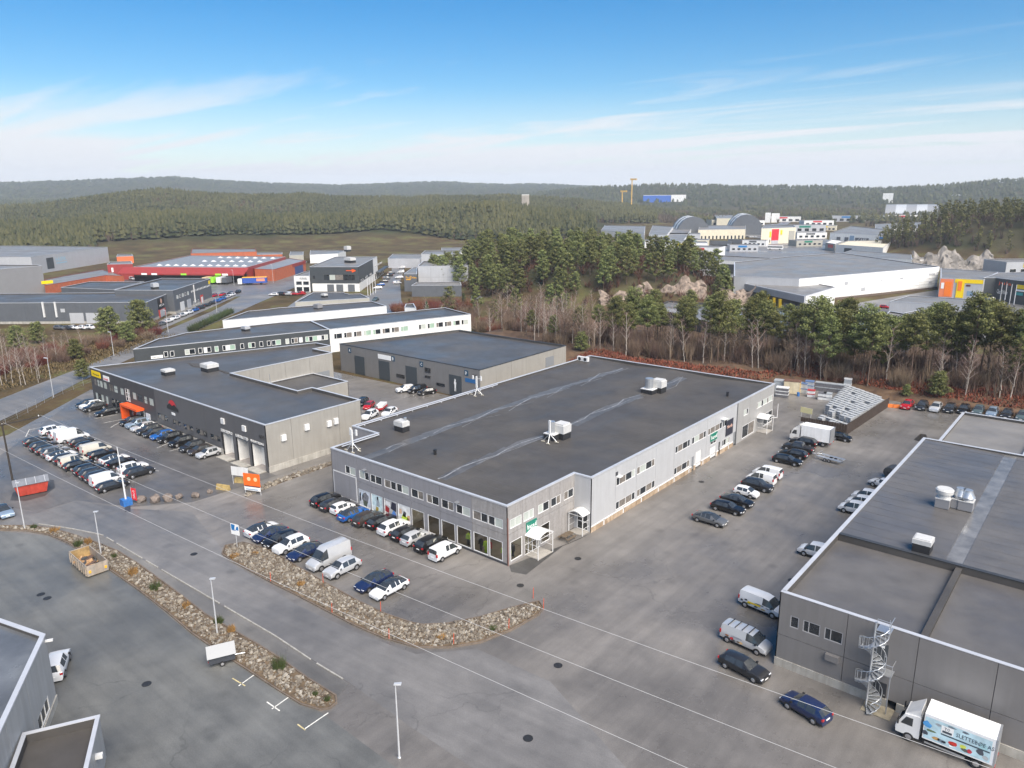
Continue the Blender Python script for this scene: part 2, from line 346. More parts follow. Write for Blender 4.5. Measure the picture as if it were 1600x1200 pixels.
# ================================================================ paved ground (terrain sheet itself is built with the hills)
def ssheet(name, pts, z, m): return struct(sheet(name, pts, z, m))
ssheet('yard_asphalt', [(-111, -21), (-136, 4), (-130, 12), (-112, 52), (-52.5, 54), (-52.5, 92), (-30, 93), (-10, 92.5), (-10, 112), (6, 114), (12, 112), (85, 114), (95, -100), (-60, -100), (-105, -60), (-110, -36)], .004, asph_yard)
ssheet('parking_lot', [(-98.12,-26.10), (-111.66,-15.38), (-130.45,-1.41), (-122.5, -.4), (-50, -.4), (-49.8, 1.5), (-50.23,-14.83), (-55.81,-21.42), (-64.90,-25.60), (-64.74,-30.94), (-71.99,-33.75)], .008, asph_dark)
ssheet('road', [(-78.00,-35.42), (-64.48,-39.04), (-63.10,-36.35), (-59.76,-32.59), (-54.79,-30.22), (-47.15,-28.19), (-33.44,-27.70), (-16.47,-27.16), (2.98,-26.93), (11.97,-27.40), (21.06,-27.54), (30.80,-20.43), (17.77,-14.77), (8.81,-15.31), (4.64,-19.82), (-2.76,-21.17), (-13.20,-21.94), (-30.15,-21.14), (-32.87,-19.88), (-46.81,-16.61), (-55.08,-21.74), (-64.64,-25.70), (-64.22,-31.11)], .012, asph_road)
ssheet('west_parking_lot', [(-71.96,-48.86), (-61.65,-36.77), (-54.56,-33.14), (-45.45,-32.09), (-30.23,-31.89), (-16.29,-32.44), (-1.56,-31.96), (4.32,-31.19), (16.34,-31.40), (20.82,-42.20), (1.86,-62.11)], .016, asph_west)
ssheet('pavement', [(-54.56,-30.30), (-59.28,-32.75), (-56.69,-32.00), (-46.89,-29.94), (-36.66,-29.02), (-23.70,-29.36), (-13.40,-29.34), (-4.99,-29.01), (3.95,-29.01), (3.13,-27.05), (-9.11,-27.07), (-16.23,-27.31), (-24.18,-27.56), (-33.11,-27.86), (-43.21,-28.19), (-48.88,-28.32)], .02, asphalt('asphalt_path', (.16, .152, .14), .5, 7))
ssheet('entrance_paving', [(0.1, .2), (2.75, 12), (2.85, 14.3), (2.15,8.74), (3.15,-0.28), (1.3, -.9)], .016, asph_new)
ssheet('yard_path', [(-52.5, 52), (-52.5, 92), (-43, 92), (-43, 20), (-50, 20)], .007, asph_dark)
for a in ([(30.11,58.32), (29.34,65.59), (29.01,74.47), (29.83,73.46), (30.46,62.80)], ):
    ssheet('puddle', a, .024, mat('puddle_water', (.05, .05, .05), .05))
ssheet('puddle', [(27.46,84.40), (27.59,88.87), (28.53,89.11), (29.23,86.74), (28.45,83.77)], .024, mat('mud', (.035, .028, .02), .35, 0, .3, 2))
def strip(name, path, w, z, m, h=0.):
    """flat or raised band along a plan polyline"""
    b = MB(); L_ = []; R_ = []
    for i, p in enumerate(path):
        a, c = Vector(path[max(i-1, 0)]), Vector(path[min(i+1, len(path)-1)]); d = (c-a).normalized(); n = Vector((-d.y, d.x))*w/2
        L_.append((p[0]+n.x, p[1]+n.y)); R_.append((p[0]-n.x, p[1]-n.y))
    for i in range(len(path)-1):
        b.quad((*R_[i], z+h), (*R_[i+1], z+h), (*L_[i+1], z+h), (*L_[i], z+h), m)
        if h:
            b.quad((*L_[i], z+h), (*L_[i+1], z+h), (*L_[i+1], z), (*L_[i], z), m); b.quad((*R_[i+1], z+h), (*R_[i], z+h), (*R_[i], z), (*R_[i+1], z), m)
    return b.build(name)
kerb_m = mat('kerb_concrete', (.31, .30, .275), .8, 0, .25, 1.5, .2, 15)
kp = [(-60.00,-32.51), (-54.79,-30.22), (-49.09,-28.24), (-43.40,-28.10), (-33.28,-27.78), (-24.32,-27.49), (-16.35,-27.24), (-9.21,-27.01), (-2.33,-27.12), (3.05,-26.99)]
kb = empty('kerb'); struct(kb)
def resample(path, step):
    res = [path[0]]; acc = 0
    for a, b in zip(path[:-1], path[1:]):
        a, b = Vector(a), Vector(b); L_ = (b-a).length; t = step-acc
        while t <= L_: q = a+(b-a)*t/L_; res.append((q.x, q.y)); t += step
        acc = L_-(t-step)
    return res
for a, b in zip(resample(kp, 1.0)[:-1], resample(kp, 1.0)[1:]):
    if random.Random(round(a[0]*10)).random() < .12: continue
    a, b = Vector(a), Vector(b); d = (b-a).normalized(); c = (a+b)/2; m_ = MB(); m_.obox(c, d, (b-a).length/2-.015, .07, 0, .1, kerb_m); m_.build('kerb_stone', kb)
# painted bay marks
paint_w = mat('road_paint', (.62, .61, .56), .6, 0, .3, 3)
paint_y = mat('road_paint_yellow', (.5, .42, .22), .6, 0, .3, 3)
for i, (p, q, m_) in enumerate((((-4.66,-33.88), (-5.20,-31.17), paint_w), ((-6.20,-33.64), (-4.19,-33.49), paint_y), ((0.66,-33.73), (0.33,-31.01), paint_w), ((-0.55,-33.48), (1.43,-33.43), paint_w), ((5.17,-33.47), (5.04,-30.82), paint_w), ((4.18,-33.44), (5.32,-33.45), paint_y))):
    struct(strip('bay_marking', [p, q], .12, .024, m_))
for p, q in (((-73.62,-14.16), (-67.57,-11.70)), ((-109.23,-5.55), (-108.53,-1.42)), ((-104.32,-5.73), (-103.88,-1.95)), ((-99.92,-6.16), (-104.20,-1.02)), ((-99.86,-21.65), (-99.55,-20.47)), ((-111.28,-17.24), (-111.25,-15.05)), ((-111.66,-17.00), (-106.65,-19.28)), ((-79.26,-21.75), (-79.96,-19.98)), ((-79.80,-6.27), (-80.76,-3.77)), ((-76.15,-5.65), (-76.22,-3.44)), ((-72.81,-16.62), (-73.30,-14.30))):
    struct(strip('bay_marking', [p, q], .12, .014, paint_w))
# ================================================================ main hall
hx0, hx1, hx2 = -41.23, 0., 2.79; hy0, hyS, hyI, hy1 = 0., 9.02, 14.21, 79.01; HH = 8.0
clad = mat('cladding_grey', (.255, .25, .262), .5, .05, .05, .5, .08, 2, streak=.2)
clad_rib = mat('cladding_weathered', (.31, .295, .285), .55, .05, .12, 2.2, .1, 2, streak=.4)
clad_lt = mat('cladding_light', (.45, .455, .462), .42, .1, .04, .4, streak=.14)
clad_warm = mat('cladding_warm_grey', (.33, .325, .315), .5, .05, .05, .4, streak=.15)
hall = empty('warehouse_hall'); tag(hall, 'long two-storey grey warehouse hall with shop windows and arched white porches', 'building')
A = Facade(hall, (-34.98, 0), (0, 0), 0, HH)             # front, faces the shop car row
up_px = ((540, 556), (562, 577), (579, 597), (601, 619), (620, 639), (643, 662), (667, 686), (690, 709), (713, 735), (739, 762), (763, 786))
upx = [(-30.88,-0.61), (-0.03,-0.77)]
UW = [(-31.69,4.52), (-29.29,4.50), (-28.40,4.51), (-26.23,4.50), (-25.94,4.50), (-23.41,4.48), (-22.85,4.49), (-20.41,4.47), (-20.28,4.48), (-17.78,4.47), (-17.26,4.47), (-14.85,4.46), (-14.23,4.45), (-11.90,4.45), (-11.42,4.45), (-9.18,4.44), (-8.71,4.44), (-6.21,4.43), (-5.76,4.43), (-3.24,4.42), (-3.13,4.42), (-0.70,4.41)]
LW = [(-28.98,-0.10), (-26.19,-0.04), (-26.04,-0.00), (-23.48,0.01), (-23.21,-0.01), (-20.45,0.09), (-20.26,0.05), (-17.66,0.12), (-17.47,0.08), (-14.84,0.09), (-14.21,0.09), (-11.87,0.10), (-11.62,0.12), (-9.00,0.14), (-8.76,0.17), (-6.12,0.18), (-5.78,0.20), (-3.23,0.21), (-3.07,0.17), (-0.77,0.22)]
uz0, uz1 = 4.75, 6.0; lz0, lz1 = .35, 3.0
ups = [(UW[i][0]+34.98, UW[i+1][0]+34.98, uz0, uz1) for i in range(0, 22, 2)]
lws = [(LW[i][0]+34.98, LW[i+1][0]+34.98, lz0, lz1, 'open' if i >= 8 else 'shut') for i in range(0, 20, 2)]
SE = [(-28.87,7.29)[0]+34.98, (-23.23,6.66)[0]+34.98, (-17.38,6.66)[0]+34.98, (-11.67,6.74)[0]+34.98, (-5.91,6.92)[0]+34.98]
A.panels(clad, seams=SE, holes=ups+lws, hseams=(4.1,), mats=[clad, clad, clad, clad, clad, clad_rib])
mixes = [(glass, blind), (blind, glass), (glass, glass), (curtain, glass), (glass, blind), (glass, curtain), (curtain, glass), (glass, curtain), (glass, blind), (curtain, glass), (glass, blind)]
for i, w in enumerate(ups): A.window(w[0], w[1], uz0, uz1, (1, .8) if i % 2 else (.8, 1), gm=list(mixes[i]))
shopglass = bpy.data.materials.new('shop_glass'); shopglass.use_nodes = True
_t = shopglass.node_tree; _b = _t.nodes['Principled BSDF']; _b.inputs['Base Color'].default_value = (.9, .92, .92, 1); _b.inputs['Roughness'].default_value = .02; _b.inputs['Transmission Weight'].default_value = 0
_tr = _t.nodes.new('ShaderNodeBsdfTransparent'); _gl = _t.nodes.new('ShaderNodeBsdfGlossy'); _gl.inputs['Roughness'].default_value = .02; _fr = _t.nodes.new('ShaderNodeFresnel'); _fr.inputs[0].default_value = 1.5
_mx = _t.nodes.new('ShaderNodeMixShader'); _t.links.new(_fr.outputs[0], _mx.inputs[0]); _t.links.new(_tr.outputs[0], _mx.inputs[1]); _t.links.new(_gl.outputs[0], _mx.inputs[2]); _t.links.new(_mx.outputs[0], _t.nodes['Material Output'].inputs[0]); _tr.inputs[0].default_value = (.93, .96, .95, 1)
for i, w in enumerate(lws):
    if i >= 4: A.window(w[0]+.04, w[1]-.04, lz0, lz1, (1,), gm=shopglass, fr=.1, name='shop_window')
# printed posters filling four shop windows: flat print = coloured shapes
def poster(i, bgc, shapes):
    w = lws[i]; o = A.window(w[0]+.05, w[1]-.05, lz0, lz1, (1,), gm=mat('poster_ground_%s' % 'abcd'[i], bgc, .4, 0, .25, 1.3), fr=.07, name='poster_window')
    W_, H_ = w[1]-w[0], lz1-lz0
    for (pts, c) in shapes:
        b = MB(); n = len(pts); b.add([A.pt(w[0]+x*W_, lz0+y*H_, -.05) for x, y in pts], [tuple(range(n))], mat('print_%d_%d_%d' % tuple(int(v*99) for v in c), c, .4, 0, .2, 3)); b.build('print', o)
poster(0, (.55, .58, .62), [([(.08, .25), (.2, .3), (.22, .8), (.1, .75)], (.05, .05, .06)), ([(.25, .4), (.75, .3), (.85, .7), (.6, .9), (.35, .75)], (.16, .16, .17)), ([(.4, .08), (.65, .05), (.75, .35), (.35, .4)], (.09, .11, .08)), ([(.25, .6), (.45, .55), (.3, .92)], (.55, .68, .8))])
poster(1, (.55, .68, .68), [([(.42, .35), (.7, .33), (.68, .65), (.6, .88), (.48, .86), (.45, .65)], (.3, .34, .36)), ([(.5, .72), (.62, .72), (.62, .9), (.5, .9)], (.1, .08, .08)), ([(.35, .08), (.58, .06), (.6, .28), (.38, .3)], (.42, .3, .05)), ([(.1, .1), (.35, .1), (.3, .35), (.1, .3)], (.75, .8, .8))])
poster(2, (.5, .48, .46), [([(.05, .25), (.35, .2), (.4, .5), (.1, .6)], (.35, .03, .03)), ([(.5, .5), (.92, .4), (.95, .9), (.6, .92)], (.03, .03, .05)), ([(.55, .22), (.95, .2), (.75, .5)], (.1, .25, .6)), ([(.7, .05), (.95, .05), (.95, .2), (.75, .22)], (.4, .05, .05)), ([(.1, .65), (.5, .6), (.45, .85), (.12, .85)], (.78, .77, .75))])
poster(3, (.68, .68, .66), [([(.2, .1), (.75, .05), (.85, .3), (.4, .5)], (.42, .55, .03)), ([(.35, .35), (.6, .3), (.65, .6), (.45, .65)], (.05, .05, .06)), ([(.1, .4), (.3, .45), (.3, .7), (.12, .72)], (.6, .38, .25)), ([(.7, .2), (.95, .2), (.92, .5), (.72, .45)], (.5, .3, .15))])
o = A.slab((-34.69,4.11)[0]+34.98, (-29.18,4.12)[0]+34.98, .6, 4.6, white, -.05, .03, 'loading_door_frame')
A.slab((-34.69,4.11)[0]+35.13, (-29.18,4.12)[0]+34.83, .75, 4.45, clad, .03, .05, 'door_leaf', o)
A.slab(0, 34.98, 0, .28, joint, -.02, .03, 'plinth')
# gable return wall with entrance
B_ = Facade(hall, (0, 0), (0, hyI), 0, HH)
bu = [(0.52,4.60), (2.77,4.55), (3.16,4.58), (5.24,4.54), (6.18,4.57), (8.50,4.47), (8.92,4.51), (11.06,4.42), (11.79,4.45), (14.02,4.45)]
bups = [(bu[i][0], bu[i+1][0], 4.75, 6.0) for i in range(0, 10, 2)]
bl = [(0.57,-0.03)[0], (2.86,0.01)[0], (3.37,-0.10)[0], (6.58,-0.02)[0], (6.71,-0.07)[0], (8.66,-0.09)[0]]
blw = [(bl[0], bl[1], .35, 3., 'open'), (bl[2], bl[3], .08, 2.9, 'open'), (bl[4], bl[5], .35, 3., 'open')]
B_.panels(clad_rib, seams=[(3.04,6.19)[0], (8.63,6.06)[0]], holes=bups+blw, hseams=(4.1,))
for i, w in enumerate(bups): B_.window(*w, (1, .8) if i % 2 else (.8, 1), gm=[(blind, blind), (blind, blind), (blind, glass), (glass, curtain), (curtain, glass)][i])
B_.window(*blw[0][:4], (1,), gm=shopglass, fr=.1, name='shop_window'); B_.window(*blw[2][:4], (1,), gm=shopglass, fr=.1, name='shop_window')
dr = B_.window(*blw[1][:4], (1, 1.2, 1.2, 1), gm=shopglass, fr=.09, name='entrance_door', rows=2)
green = mat('sign_green', (.01, .17, .115), .4); wht = mat('sign_white', (.82, .82, .8), .4)
sg = B_.slab((3.66,2.90)[0], (5.50,2.84)[0]+.3, 3.15, 4.45, green, 0, .08, 'sign'); B_.text('based', (3.66,2.90)[0]+.18, (5.50,2.84)[0]+.15, 3.5, 4.15, wht, sg, .085)
# inner corner return with second porch
Cc = Facade(hall, (0, hyI), (hx2, hyI), 0, HH); Cc.panels(clad_lt, holes=[(.5, 2.3, .1, 2.5)])
Cc.window(.5, 2.3, .1, 2.5, (1, 1), fr=.1, name='entrance_door', rows=2)
# long east wall
D_ = Facade(hall, (hx2, hyI), (hx2, hy1), 0, HH); q0 = hyI; sea = (61.25,5.50)[0]-q0
def fx(px, py): pass
DU = [(20.50,4.73)[0]-q0, (25.55,4.78)[0]-q0, (26.10,4.71)[0]-q0, (31.37,4.66)[0]-q0, (37.88,4.68)[0]-q0, (42.92,4.60)[0]-q0, (43.59,4.63)[0]-q0, (48.76,4.61)[0]-q0, (49.49,4.65)[0]-q0, (55.04,4.62)[0]-q0, (55.41,4.76)[0]-q0, (57.94,4.73)[0]-q0]
dups = [(DU[i], DU[i+1], 4.75, 5.95) for i in range(0, 12, 2)]
DL = [(20.49,1.28)[0]-q0, (25.76,1.19)[0]-q0, (26.31,1.22)[0]-q0, (31.64,1.14)[0]-q0, (37.78,1.15)[0]-q0, (43.06,1.11)[0]-q0, (55.50,1.30)[0]-q0, (58.72,1.28)[0]-q0]
dlws = [(DL[i], DL[i+1], 1.15, 2.35) for i in range(0, 8, 2)]
dd = [(43.78,0.79)[0]-q0, (44.59,0.77)[0]-q0, (45.19,0.60)[0]-q0, (47.31,0.66)[0]-q0, (50.70,0.85)[0]-q0, (52.98,0.80)[0]-q0, (54.03,0.63)[0]-q0, (54.67,0.69)[0]-q0, (60.15,0.90)[0]-q0, (61.27,0.85)[0]-q0]
farw = [((64.34,4.77)[0]-q0, (66.39,4.78)[0]-q0, 4.7, 5.9), ((70.33,4.62)[0]-q0, (78.67,4.70)[0]-q0, 4.7, 5.9)]
shopw = [((64.14,0.72)[0]-q0, (69.79,0.79)[0]-q0, .3, 2.8), ((74.22,0.60)[0]-q0, (78.81,0.67)[0]-q0, .3, 2.8)]
wells = [(dd[2], dd[3], .25, 3.0), (dd[0], dd[1], .25, 2.5), (dd[4], dd[5], .25, 2.2), (dd[6], dd[7], .25, 2.4), (dd[8], dd[9], .25, 2.6), (dd[4], dd[5], 2.7, 3.3)]
sm = [(20.29,1.94)[0]-q0, (26.02,3.03)[0]-q0, (31.67,3.32)[0]-q0, (37.54,3.70)[0]-q0, (49.10,3.83)[0]-q0]
D_.panels(clad_lt, seams=sm, holes=dups+dlws+wells, z0=.85, u1=sea-.02)
D_.panels(clad_warm, seams=[(67.02,5.38)[0]-q0, (73.02,5.29)[0]-q0], holes=farw+shopw, u0=sea+.02)
for i, w in enumerate(dups): D_.window(*w, (.5, 1, 1, .5) if w[1]-w[0] > 5 else (.6, 1, .8), gm=[(glass, curtain, glass, blind), (curtain, blind, glass, curtain), (glass, curtain, glass, glass), (glass, blind, curtain, glass), (curtain, curtain, curtain, glass), (glass, glass, blind)][i])
for i, w in enumerate(dlws): D_.window(*w, (.5, 1, 1, .5), gm=[(glass, curtain, curtain, glass), (curtain, glass, curtain, glass), (glass, curtain, glass, curtain), (glass, glass, blind, curtain)][i])
D_.door(*wells[0][:4], white, ribs=4, name='roller_door'); D_.door(*wells[1][:4], mat('door_grey', (.2, .21, .22), .5), name='door'); D_.door(*wells[2][:4], white, ribs=3, name='roller_door'); D_.door(*wells[3][:4], glass, name='door'); D_.door(*wells[4][:4], MAT['door_grey'], name='door')
D_.window(*wells[5][:4], (1, 1)); D_.window(*farw[0], (1, .6), gm=[blind, glass]); D_.window(*farw[1], (.3, 1, .5, 1, .5, 1, .3), gm=[curtain, blind, glass, blind, curtain, blind])
D_.window(*shopw[0], (1, 1), fr=.1, gm=[glass, curtain], name='shop_window'); D_.window(*shopw[1], (1, 1), fr=.1, gm=[glass, glass], name='shop_window')
# plinth pieces between doors
edges = [0, dd[0], dd[1], dd[2], dd[3], dd[4], dd[5], dd[6], dd[7], dd[8]]
for i in range(0, 10, 2):
    D_.slab(edges[i], edges[i+1], 0, .82, rusty, -.12, .07, 'plinth'); D_.slab(edges[i], edges[i+1], .82, .92, white, -.1, .1, 'plinth_trim')
for k in range(9): D_.slab(3+k*5.1, 3.25+k*5.1, .1, .95, white, .07, .1, 'plinth_repair')
sg = D_.slab((50.50,3.46)[0]-q0, (53.14,3.47)[0]-q0, 3.35, 4.7, green, 0, .08, 'sign'); D_.text('based', (50.50,3.46)[0]-q0+.25, (53.14,3.47)[0]-q0-.2, 3.7, 4.4, wht, sg, .085)
sg = D_.slab((56.65,2.55)[0]-q0, (59.57,2.88)[0]-q0, 2.75, 5.6, mat('sign_dark', (.025, .026, .04), .4), 0, .1, 'sign'); D_.text('Nordic', (56.65,2.55)[0]-q0+.4, (59.57,2.88)[0]-q0-.3, 4.1, 4.7, mat('sign_copper', (.75, .48, .38), .4), sg, .105)
D_.slab(sea-.12, sea+.12, 0, HH-.1, mat('downpipe_grey', (.12, .125, .13), .5), -.02, .12, 'downpipe')
B_.slab(-.02, .1, 0, 6.4, mat('downpipe_red', (.2, .1, .08), .5), .0, .1, 'downpipe')
# hidden sides
for a, b in (((hx2, hy1), (hx0, hy1)), ((hx0, hy1), (hx0, hyS)), ((hx0, hyS), (-34.98, hyS)), ((-34.98, hyS), (-34.98, 0))):
    F_ = Facade(hall, a, b, 0, HH); F_.panels(clad, seams=[k*F_.L/max(1, round(F_.L/6)) for k in range(1, round(F_.L/6))])
# roof: three very shallow folds with two valleys running the length of the hall
foot = [(-34.98, 0), (0, 0), (0, hyI), (hx2, hyI), (hx2, hy1), (hx0, hy1), (hx0, hyS), (-34.98, hyS)]
ins = inset(ccw(foot), .3)
def fold(x):
    v1, v2 = -28.5, -10.8          # valleys
    xs = [hx0, v1, -19.6, v2, hx2]; zs = [.06, -.30, .12, -.30, .1]
    return 7.62+float(np.interp(x, xs, zs))
rb = MB(); xs = sorted({ins[i][0] for i in range(8)} | {-28.5, -19.6, -10.8, -38, -33, -24, -15, -6}); ys = sorted({p[1] for p in ins})
def inside(x, y):
    c = False; n = len(ins)
    for i in range(n):
        (x1, y1), (x2, y2) = ins[i], ins[i-1]
        if (y1 > y) != (y2 > y) and x < (x2-x1)*(y-y1)/(y2-y1)+x1: c = not c
    return c
for i in range(len(xs)-1):
    for j in range(len(ys)-1):
        if inside((xs[i]+xs[i+1])/2, (ys[j]+ys[j+1])/2): rb.quad((xs[i], ys[j], fold(xs[i])), (xs[i+1], ys[j], fold(xs[i+1])), (xs[i+1], ys[j+1], fold(xs[i+1])), (xs[i], ys[j+1], fold(xs[i])), felt)
rfo = rb.build('roof', hall)
pb = MB()
for i in range(8):
    j = (i+1) % 8; pb.quad((*ins[j], 7.1), (*ins[i], 7.1), (*ins[i], HH), (*ins[j], HH), felt)
pb.build('parapet', hall)
cpb = MB(); o2 = inset(ccw(foot), -.06); i2 = inset(ccw(foot), .33)
for i in range(8):
    j = (i+1) % 8; cpb.quad((*o2[i], HH+.06), (*o2[j], HH+.06), (*i2[j], HH+.04), (*i2[i], HH+.04), capm); cpb.quad((*o2[i], HH-.12), (*o2[j], HH-.12), (*o2[j], HH+.06), (*o2[i], HH+.06), capm); cpb.quad((*i2[j], HH-.03), (*i2[i], HH-.03), (*i2[i], HH+.04), (*i2[j], HH+.04), capm)
cpb.build('parapet_cap', hall)
# limescale lines left where water dries along the valleys
lime = mat('lime_line', (.22, .22, .222), .4, 0, .5, 1.6); lime2 = mat('lime_film', (.089, .086, .083), .36, 0, .35, .35, spec=.3)
def lime_path(path, w, lime=lime, dz=.012):
    b = MB(); pts = path
    for k in range(len(pts)-1):
        a, c = Vector(pts[k]), Vector(pts[k+1]); d = (c-a).normalized(); n = Vector((-d.y, d.x)); wa = w*(.5+.8*random.random()); wb = w*(.5+.8*random.random())
        S = max(1, int((c-a).length/3)); 
        for s_ in range(S):
            p, q = a+(c-a)*s_/S, a+(c-a)*(s_+1)/S
            b.quad((p.x+n.x*wa, p.y+n.y*wa, fold(p.x+n.x*wa)+dz), (p.x-n.x*wa, p.y-n.y*wa, fold(p.x-n.x*wa)+dz), (q.x-n.x*wb, q.y-n.y*wb, fold(q.x-n.x*wb)+dz), (q.x+n.x*wb, q.y+n.y*wb, fold(q.x+n.x*wb)+dz), lime)
    return b.build('lime_line', rfo)
random.seed(3)
lime_path([(-28.60,1.58), (-28.33,2.68), (-29.84,8.01), (-29.20,10.09), (-28.61,13.80), (-30.13,19.50), (-29.15,26.33), (-30.37,32.42), (-29.07,37.18), (-30.27,43.04), (-29.02,49.12), (-30.35,53.50), (-30.35,56.15), (-28.94,60.30), (-30.78,67.15), (-29.40,71.62), (-29.78,74.86)], .1)
lime_path([(-27.81,5.08), (-29.08,9.98), (-28.29,13.63)], .05); lime_path([(-27.85,21.29), (-28.89,26.05), (-27.44,30.62)], .05); lime_path([(-27.84,33.36), (-28.93,37.02), (-28.29,41.12)], .05); lime_path([(-27.96,44.83), (-28.88,48.93), (-28.84,53.37)], .05); lime_path([(-28.01,55.96), (-28.68,60.16), (-28.23,64.01)], .05); lime_path([(-28.50,68.90), (-28.77,75.64)], .05)
lime_path([(-14.07,2.04), (-13.89,3.09), (-14.67,7.19), (-14.48,11.02), (-14.03,14.17), (-14.50,17.08), (-14.64,20.78), (-14.11,25.62)], .1)
lime_path([(-13.84,9.50), (-13.93,14.07), (-13.74,17.68), (-13.60,24.79)], .05)
lime_path([(-14.20,32.91), (-14.35,37.44), (-15.09,40.28), (-14.55,43.74), (-14.45,48.03), (-15.52,52.19), (-14.66,57.53)], .1)
lime_path([(-15.26,41.14), (-15.50,46.68), (-14.31,48.68), (-14.58,52.93), (-13.29,55.65)], .06); lime_path([(-15.00,66.69), (-14.59,69.67), (-15.11,74.83)], .08); lime_path([(-12.89,62.56), (-12.69,67.16), (-14.95,74.24)], .05)
for pa in ([(-28.60,1.58), (-29.20,10.09), (-29.62,19.00), (-30.10,32.11), (-30.27,43.04), (-30.05,53.08), (-29.45,74.33)], [(-13.66,2.37), (-14.48,11.02), (-14.64,20.78), (-14.11,25.62)], [(-13.78,33.24), (-14.55,43.74), (-14.42,57.12)], [(-13.96,64.25), (-14.85,74.32)]): lime_path(pa, .9, lime2, .006)
# felt laps: each length of roofing felt shows as a slightly raised seam
lap = mat('felt_lap', (.066, .062, .058), .6, 0, .2, .5)
for k in range(1, 39):
    yy = .4+k*2.0; b = MB(); X_ = [-34.5 if yy < 9.3 else -40.8, -28.5, -19.6, -10.8, -.4 if yy < 14.4 else 2.3]
    for a_, c_ in zip(X_[:-1], X_[1:]): b.quad((a_, yy, fold(a_)+.005), (c_, yy, fold(c_)+.005), (c_, yy+.09, fold(c_)+.005), (a_, yy+.09, fold(a_)+.005), lap)
    b.build('felt_lap', rfo)
# cable duct along the west parapet
ct = MB(); ct.tube([(-34.3, 1.6, 7.9), (-34.3, 8.9, 7.9), (-40.6, 9.6, 7.9), (-40.6, 45, 7.9)], .09, capm, 6)
for k in range(10): ct.box(-40.75, -40.5, 11+k*3.6, 11.15+k*3.6, 7.6, 7.9, capm)
ct.build('cable_duct', hall)
# shop interior behind the glass (a real shallow room)
rm = mat('shop_wall', (.5, .46, .38), .7); fl = mat('shop_floor', (.2, .17, .14), .35, 0, .2, 1)
ib = MB(); x0 = lws[4][0]-34.98-.5
ib.quad((x0, .2, .2), (-.2, .2, .2), (-.2, 5, .2), (x0, 5, .2), fl); ib.quad((x0, 5, .2), (-.2, 5, .2), (-.2, 5, 3.2), (x0, 5, 3.2), rm); ib.quad((x0, .2, 3.2), (x0, 5, 3.2), (-.2, 5, 3.2), (-.2, .2, 3.2), rm); ib.quad((x0, .2, .2), (x0, 5, .2), (x0, 5, 3.2), (x0, .2, 3.2), rm)
ib.quad((-.2, 13.5, .2), (-5, 13.5, .2), (-5, 5, .2), (-.2, 5, .2), fl); ib.quad((-5, 5, .2), (-5, 13.5, .2), (-5, 13.5, 3.2), (-5, 5, 3.2), rm)
ib.build('shop_room', hall)
lampm = bpy.data.materials.new('ceiling_lamp'); lampm.use_nodes = True; _lb = lampm.node_tree.nodes['Principled BSDF']; _lb.inputs['Emission Color'].default_value = (1, .9, .75, 1); _lb.inputs['Emission Strength'].default_value = 3.0
for k in range(5):
    b = MB(); xx = x0+1.2+k*(abs(x0)-2.2)/4; b.box(xx-.9, xx+.9, 1.6, 1.9, 3.1, 3.16, lampm); b.build('ceiling_lamp', hall)
b = MB(); b.box(-1.9, -1.6, 2.2, 12, 3.1, 3.16, lampm); b.build('ceiling_lamp', hall)
# round lamps / cameras on the walls
for u, z in (((-26.95,6.06)[0]+34.98, 6.35), ((-8.31,6.01)[0]+34.98, 6.3)): A.slab(u-.25, u+.25, z, z+.12, steel, 0, .5, 'wall_lamp')
D_.slab((20.94,6.09)[0]-q0-.4, (20.94,6.09)[0]-q0+.5, 6.1, 6.25, white, 0, .5, 'wall_lamp'); D_.slab((54.86,5.96)[0]-q0-.4, (54.86,5.96)[0]-q0+.9, 6.4, 6.55, white, 0, .7, 'wall_lamp')
D_.slab(6, 6.6, 6.4, 6.95, joint, 0, .04, 'vent_grille')
# arched porches
def porch(name, label, c, u, w=2.6, d=1.9, h=2.9, side=False):
    """white arched canopy on posts; u = along the wall, c = centre at the wall foot"""
    t = empty(name, (c[0], c[1], 0), math.atan2(u[1], u[0])); tag(t, label, 'porch'); S = 8; b = MB()
    for k in range(S):
        a0, a1 = k/S, (k+1)/S; f = lambda a: h+.55*math.sin(math.pi*a)
        X0, X1 = -w/2+w*a0, -w/2+w*a1
        b.quad((X0, -d, f(a0)), (X1, -d, f(a1)), (X1, 0, f(a1)), (X0, 0, f(a0)), white); b.quad((X0, 0, f(a0)-.05), (X1, 0, f(a1)-.05), (X1, -d, f(a1)-.05), (X0, -d, f(a0)-.05), white)
        for yy in (-d, ): b.quad((X0, yy, h-.1), (X1, yy, h-.1), (X1, yy, h), (X0, yy, h), white); b.quad((X0, yy, f(a0)-.12), (X1, yy, f(a1)-.12), (X1, yy, f(a1)), (X0, yy, f(a0)), white)
    b.build('canopy', t)
    for sx in (-1, 1):
        p = MB(); p.tube([(sx*(w/2-.12), -d+.12, 0), (sx*(w/2-.12), -d+.12, h)], .06, white, 6); p.build('post', t)
        r_ = MB(); r_.tube([(sx*(w/2-.12), -d+.15, 1.0), (sx*(w/2-.12), -.1, 1.0)], .03, white, 5); r_.tube([(sx*(w/2-.12), -d+.15, 1.9), (sx*(w/2-.12), -.1, 1.9)], .03, white, 5); r_.build('rail', t)
    s_ = MB(); s_.box(-w/2+.2, w/2-.2, -d+.1, .02, .015, .12, mat('door_mat_grey', (.33, .31, .28), .8, 0, .2, 4)); s_.build('step', t)
    return t
yc = (bl[2]+bl[3])/2
porch('porch', 'arched white porch over the glazed corner entrance under the green sign', (.02, yc), (0, 1), 3.3, 2.2)
porch('porch', 'arched white porch in the recess beside the picnic table', (1.4, hyI-.02), (1, 0), 2.5, 1.7)
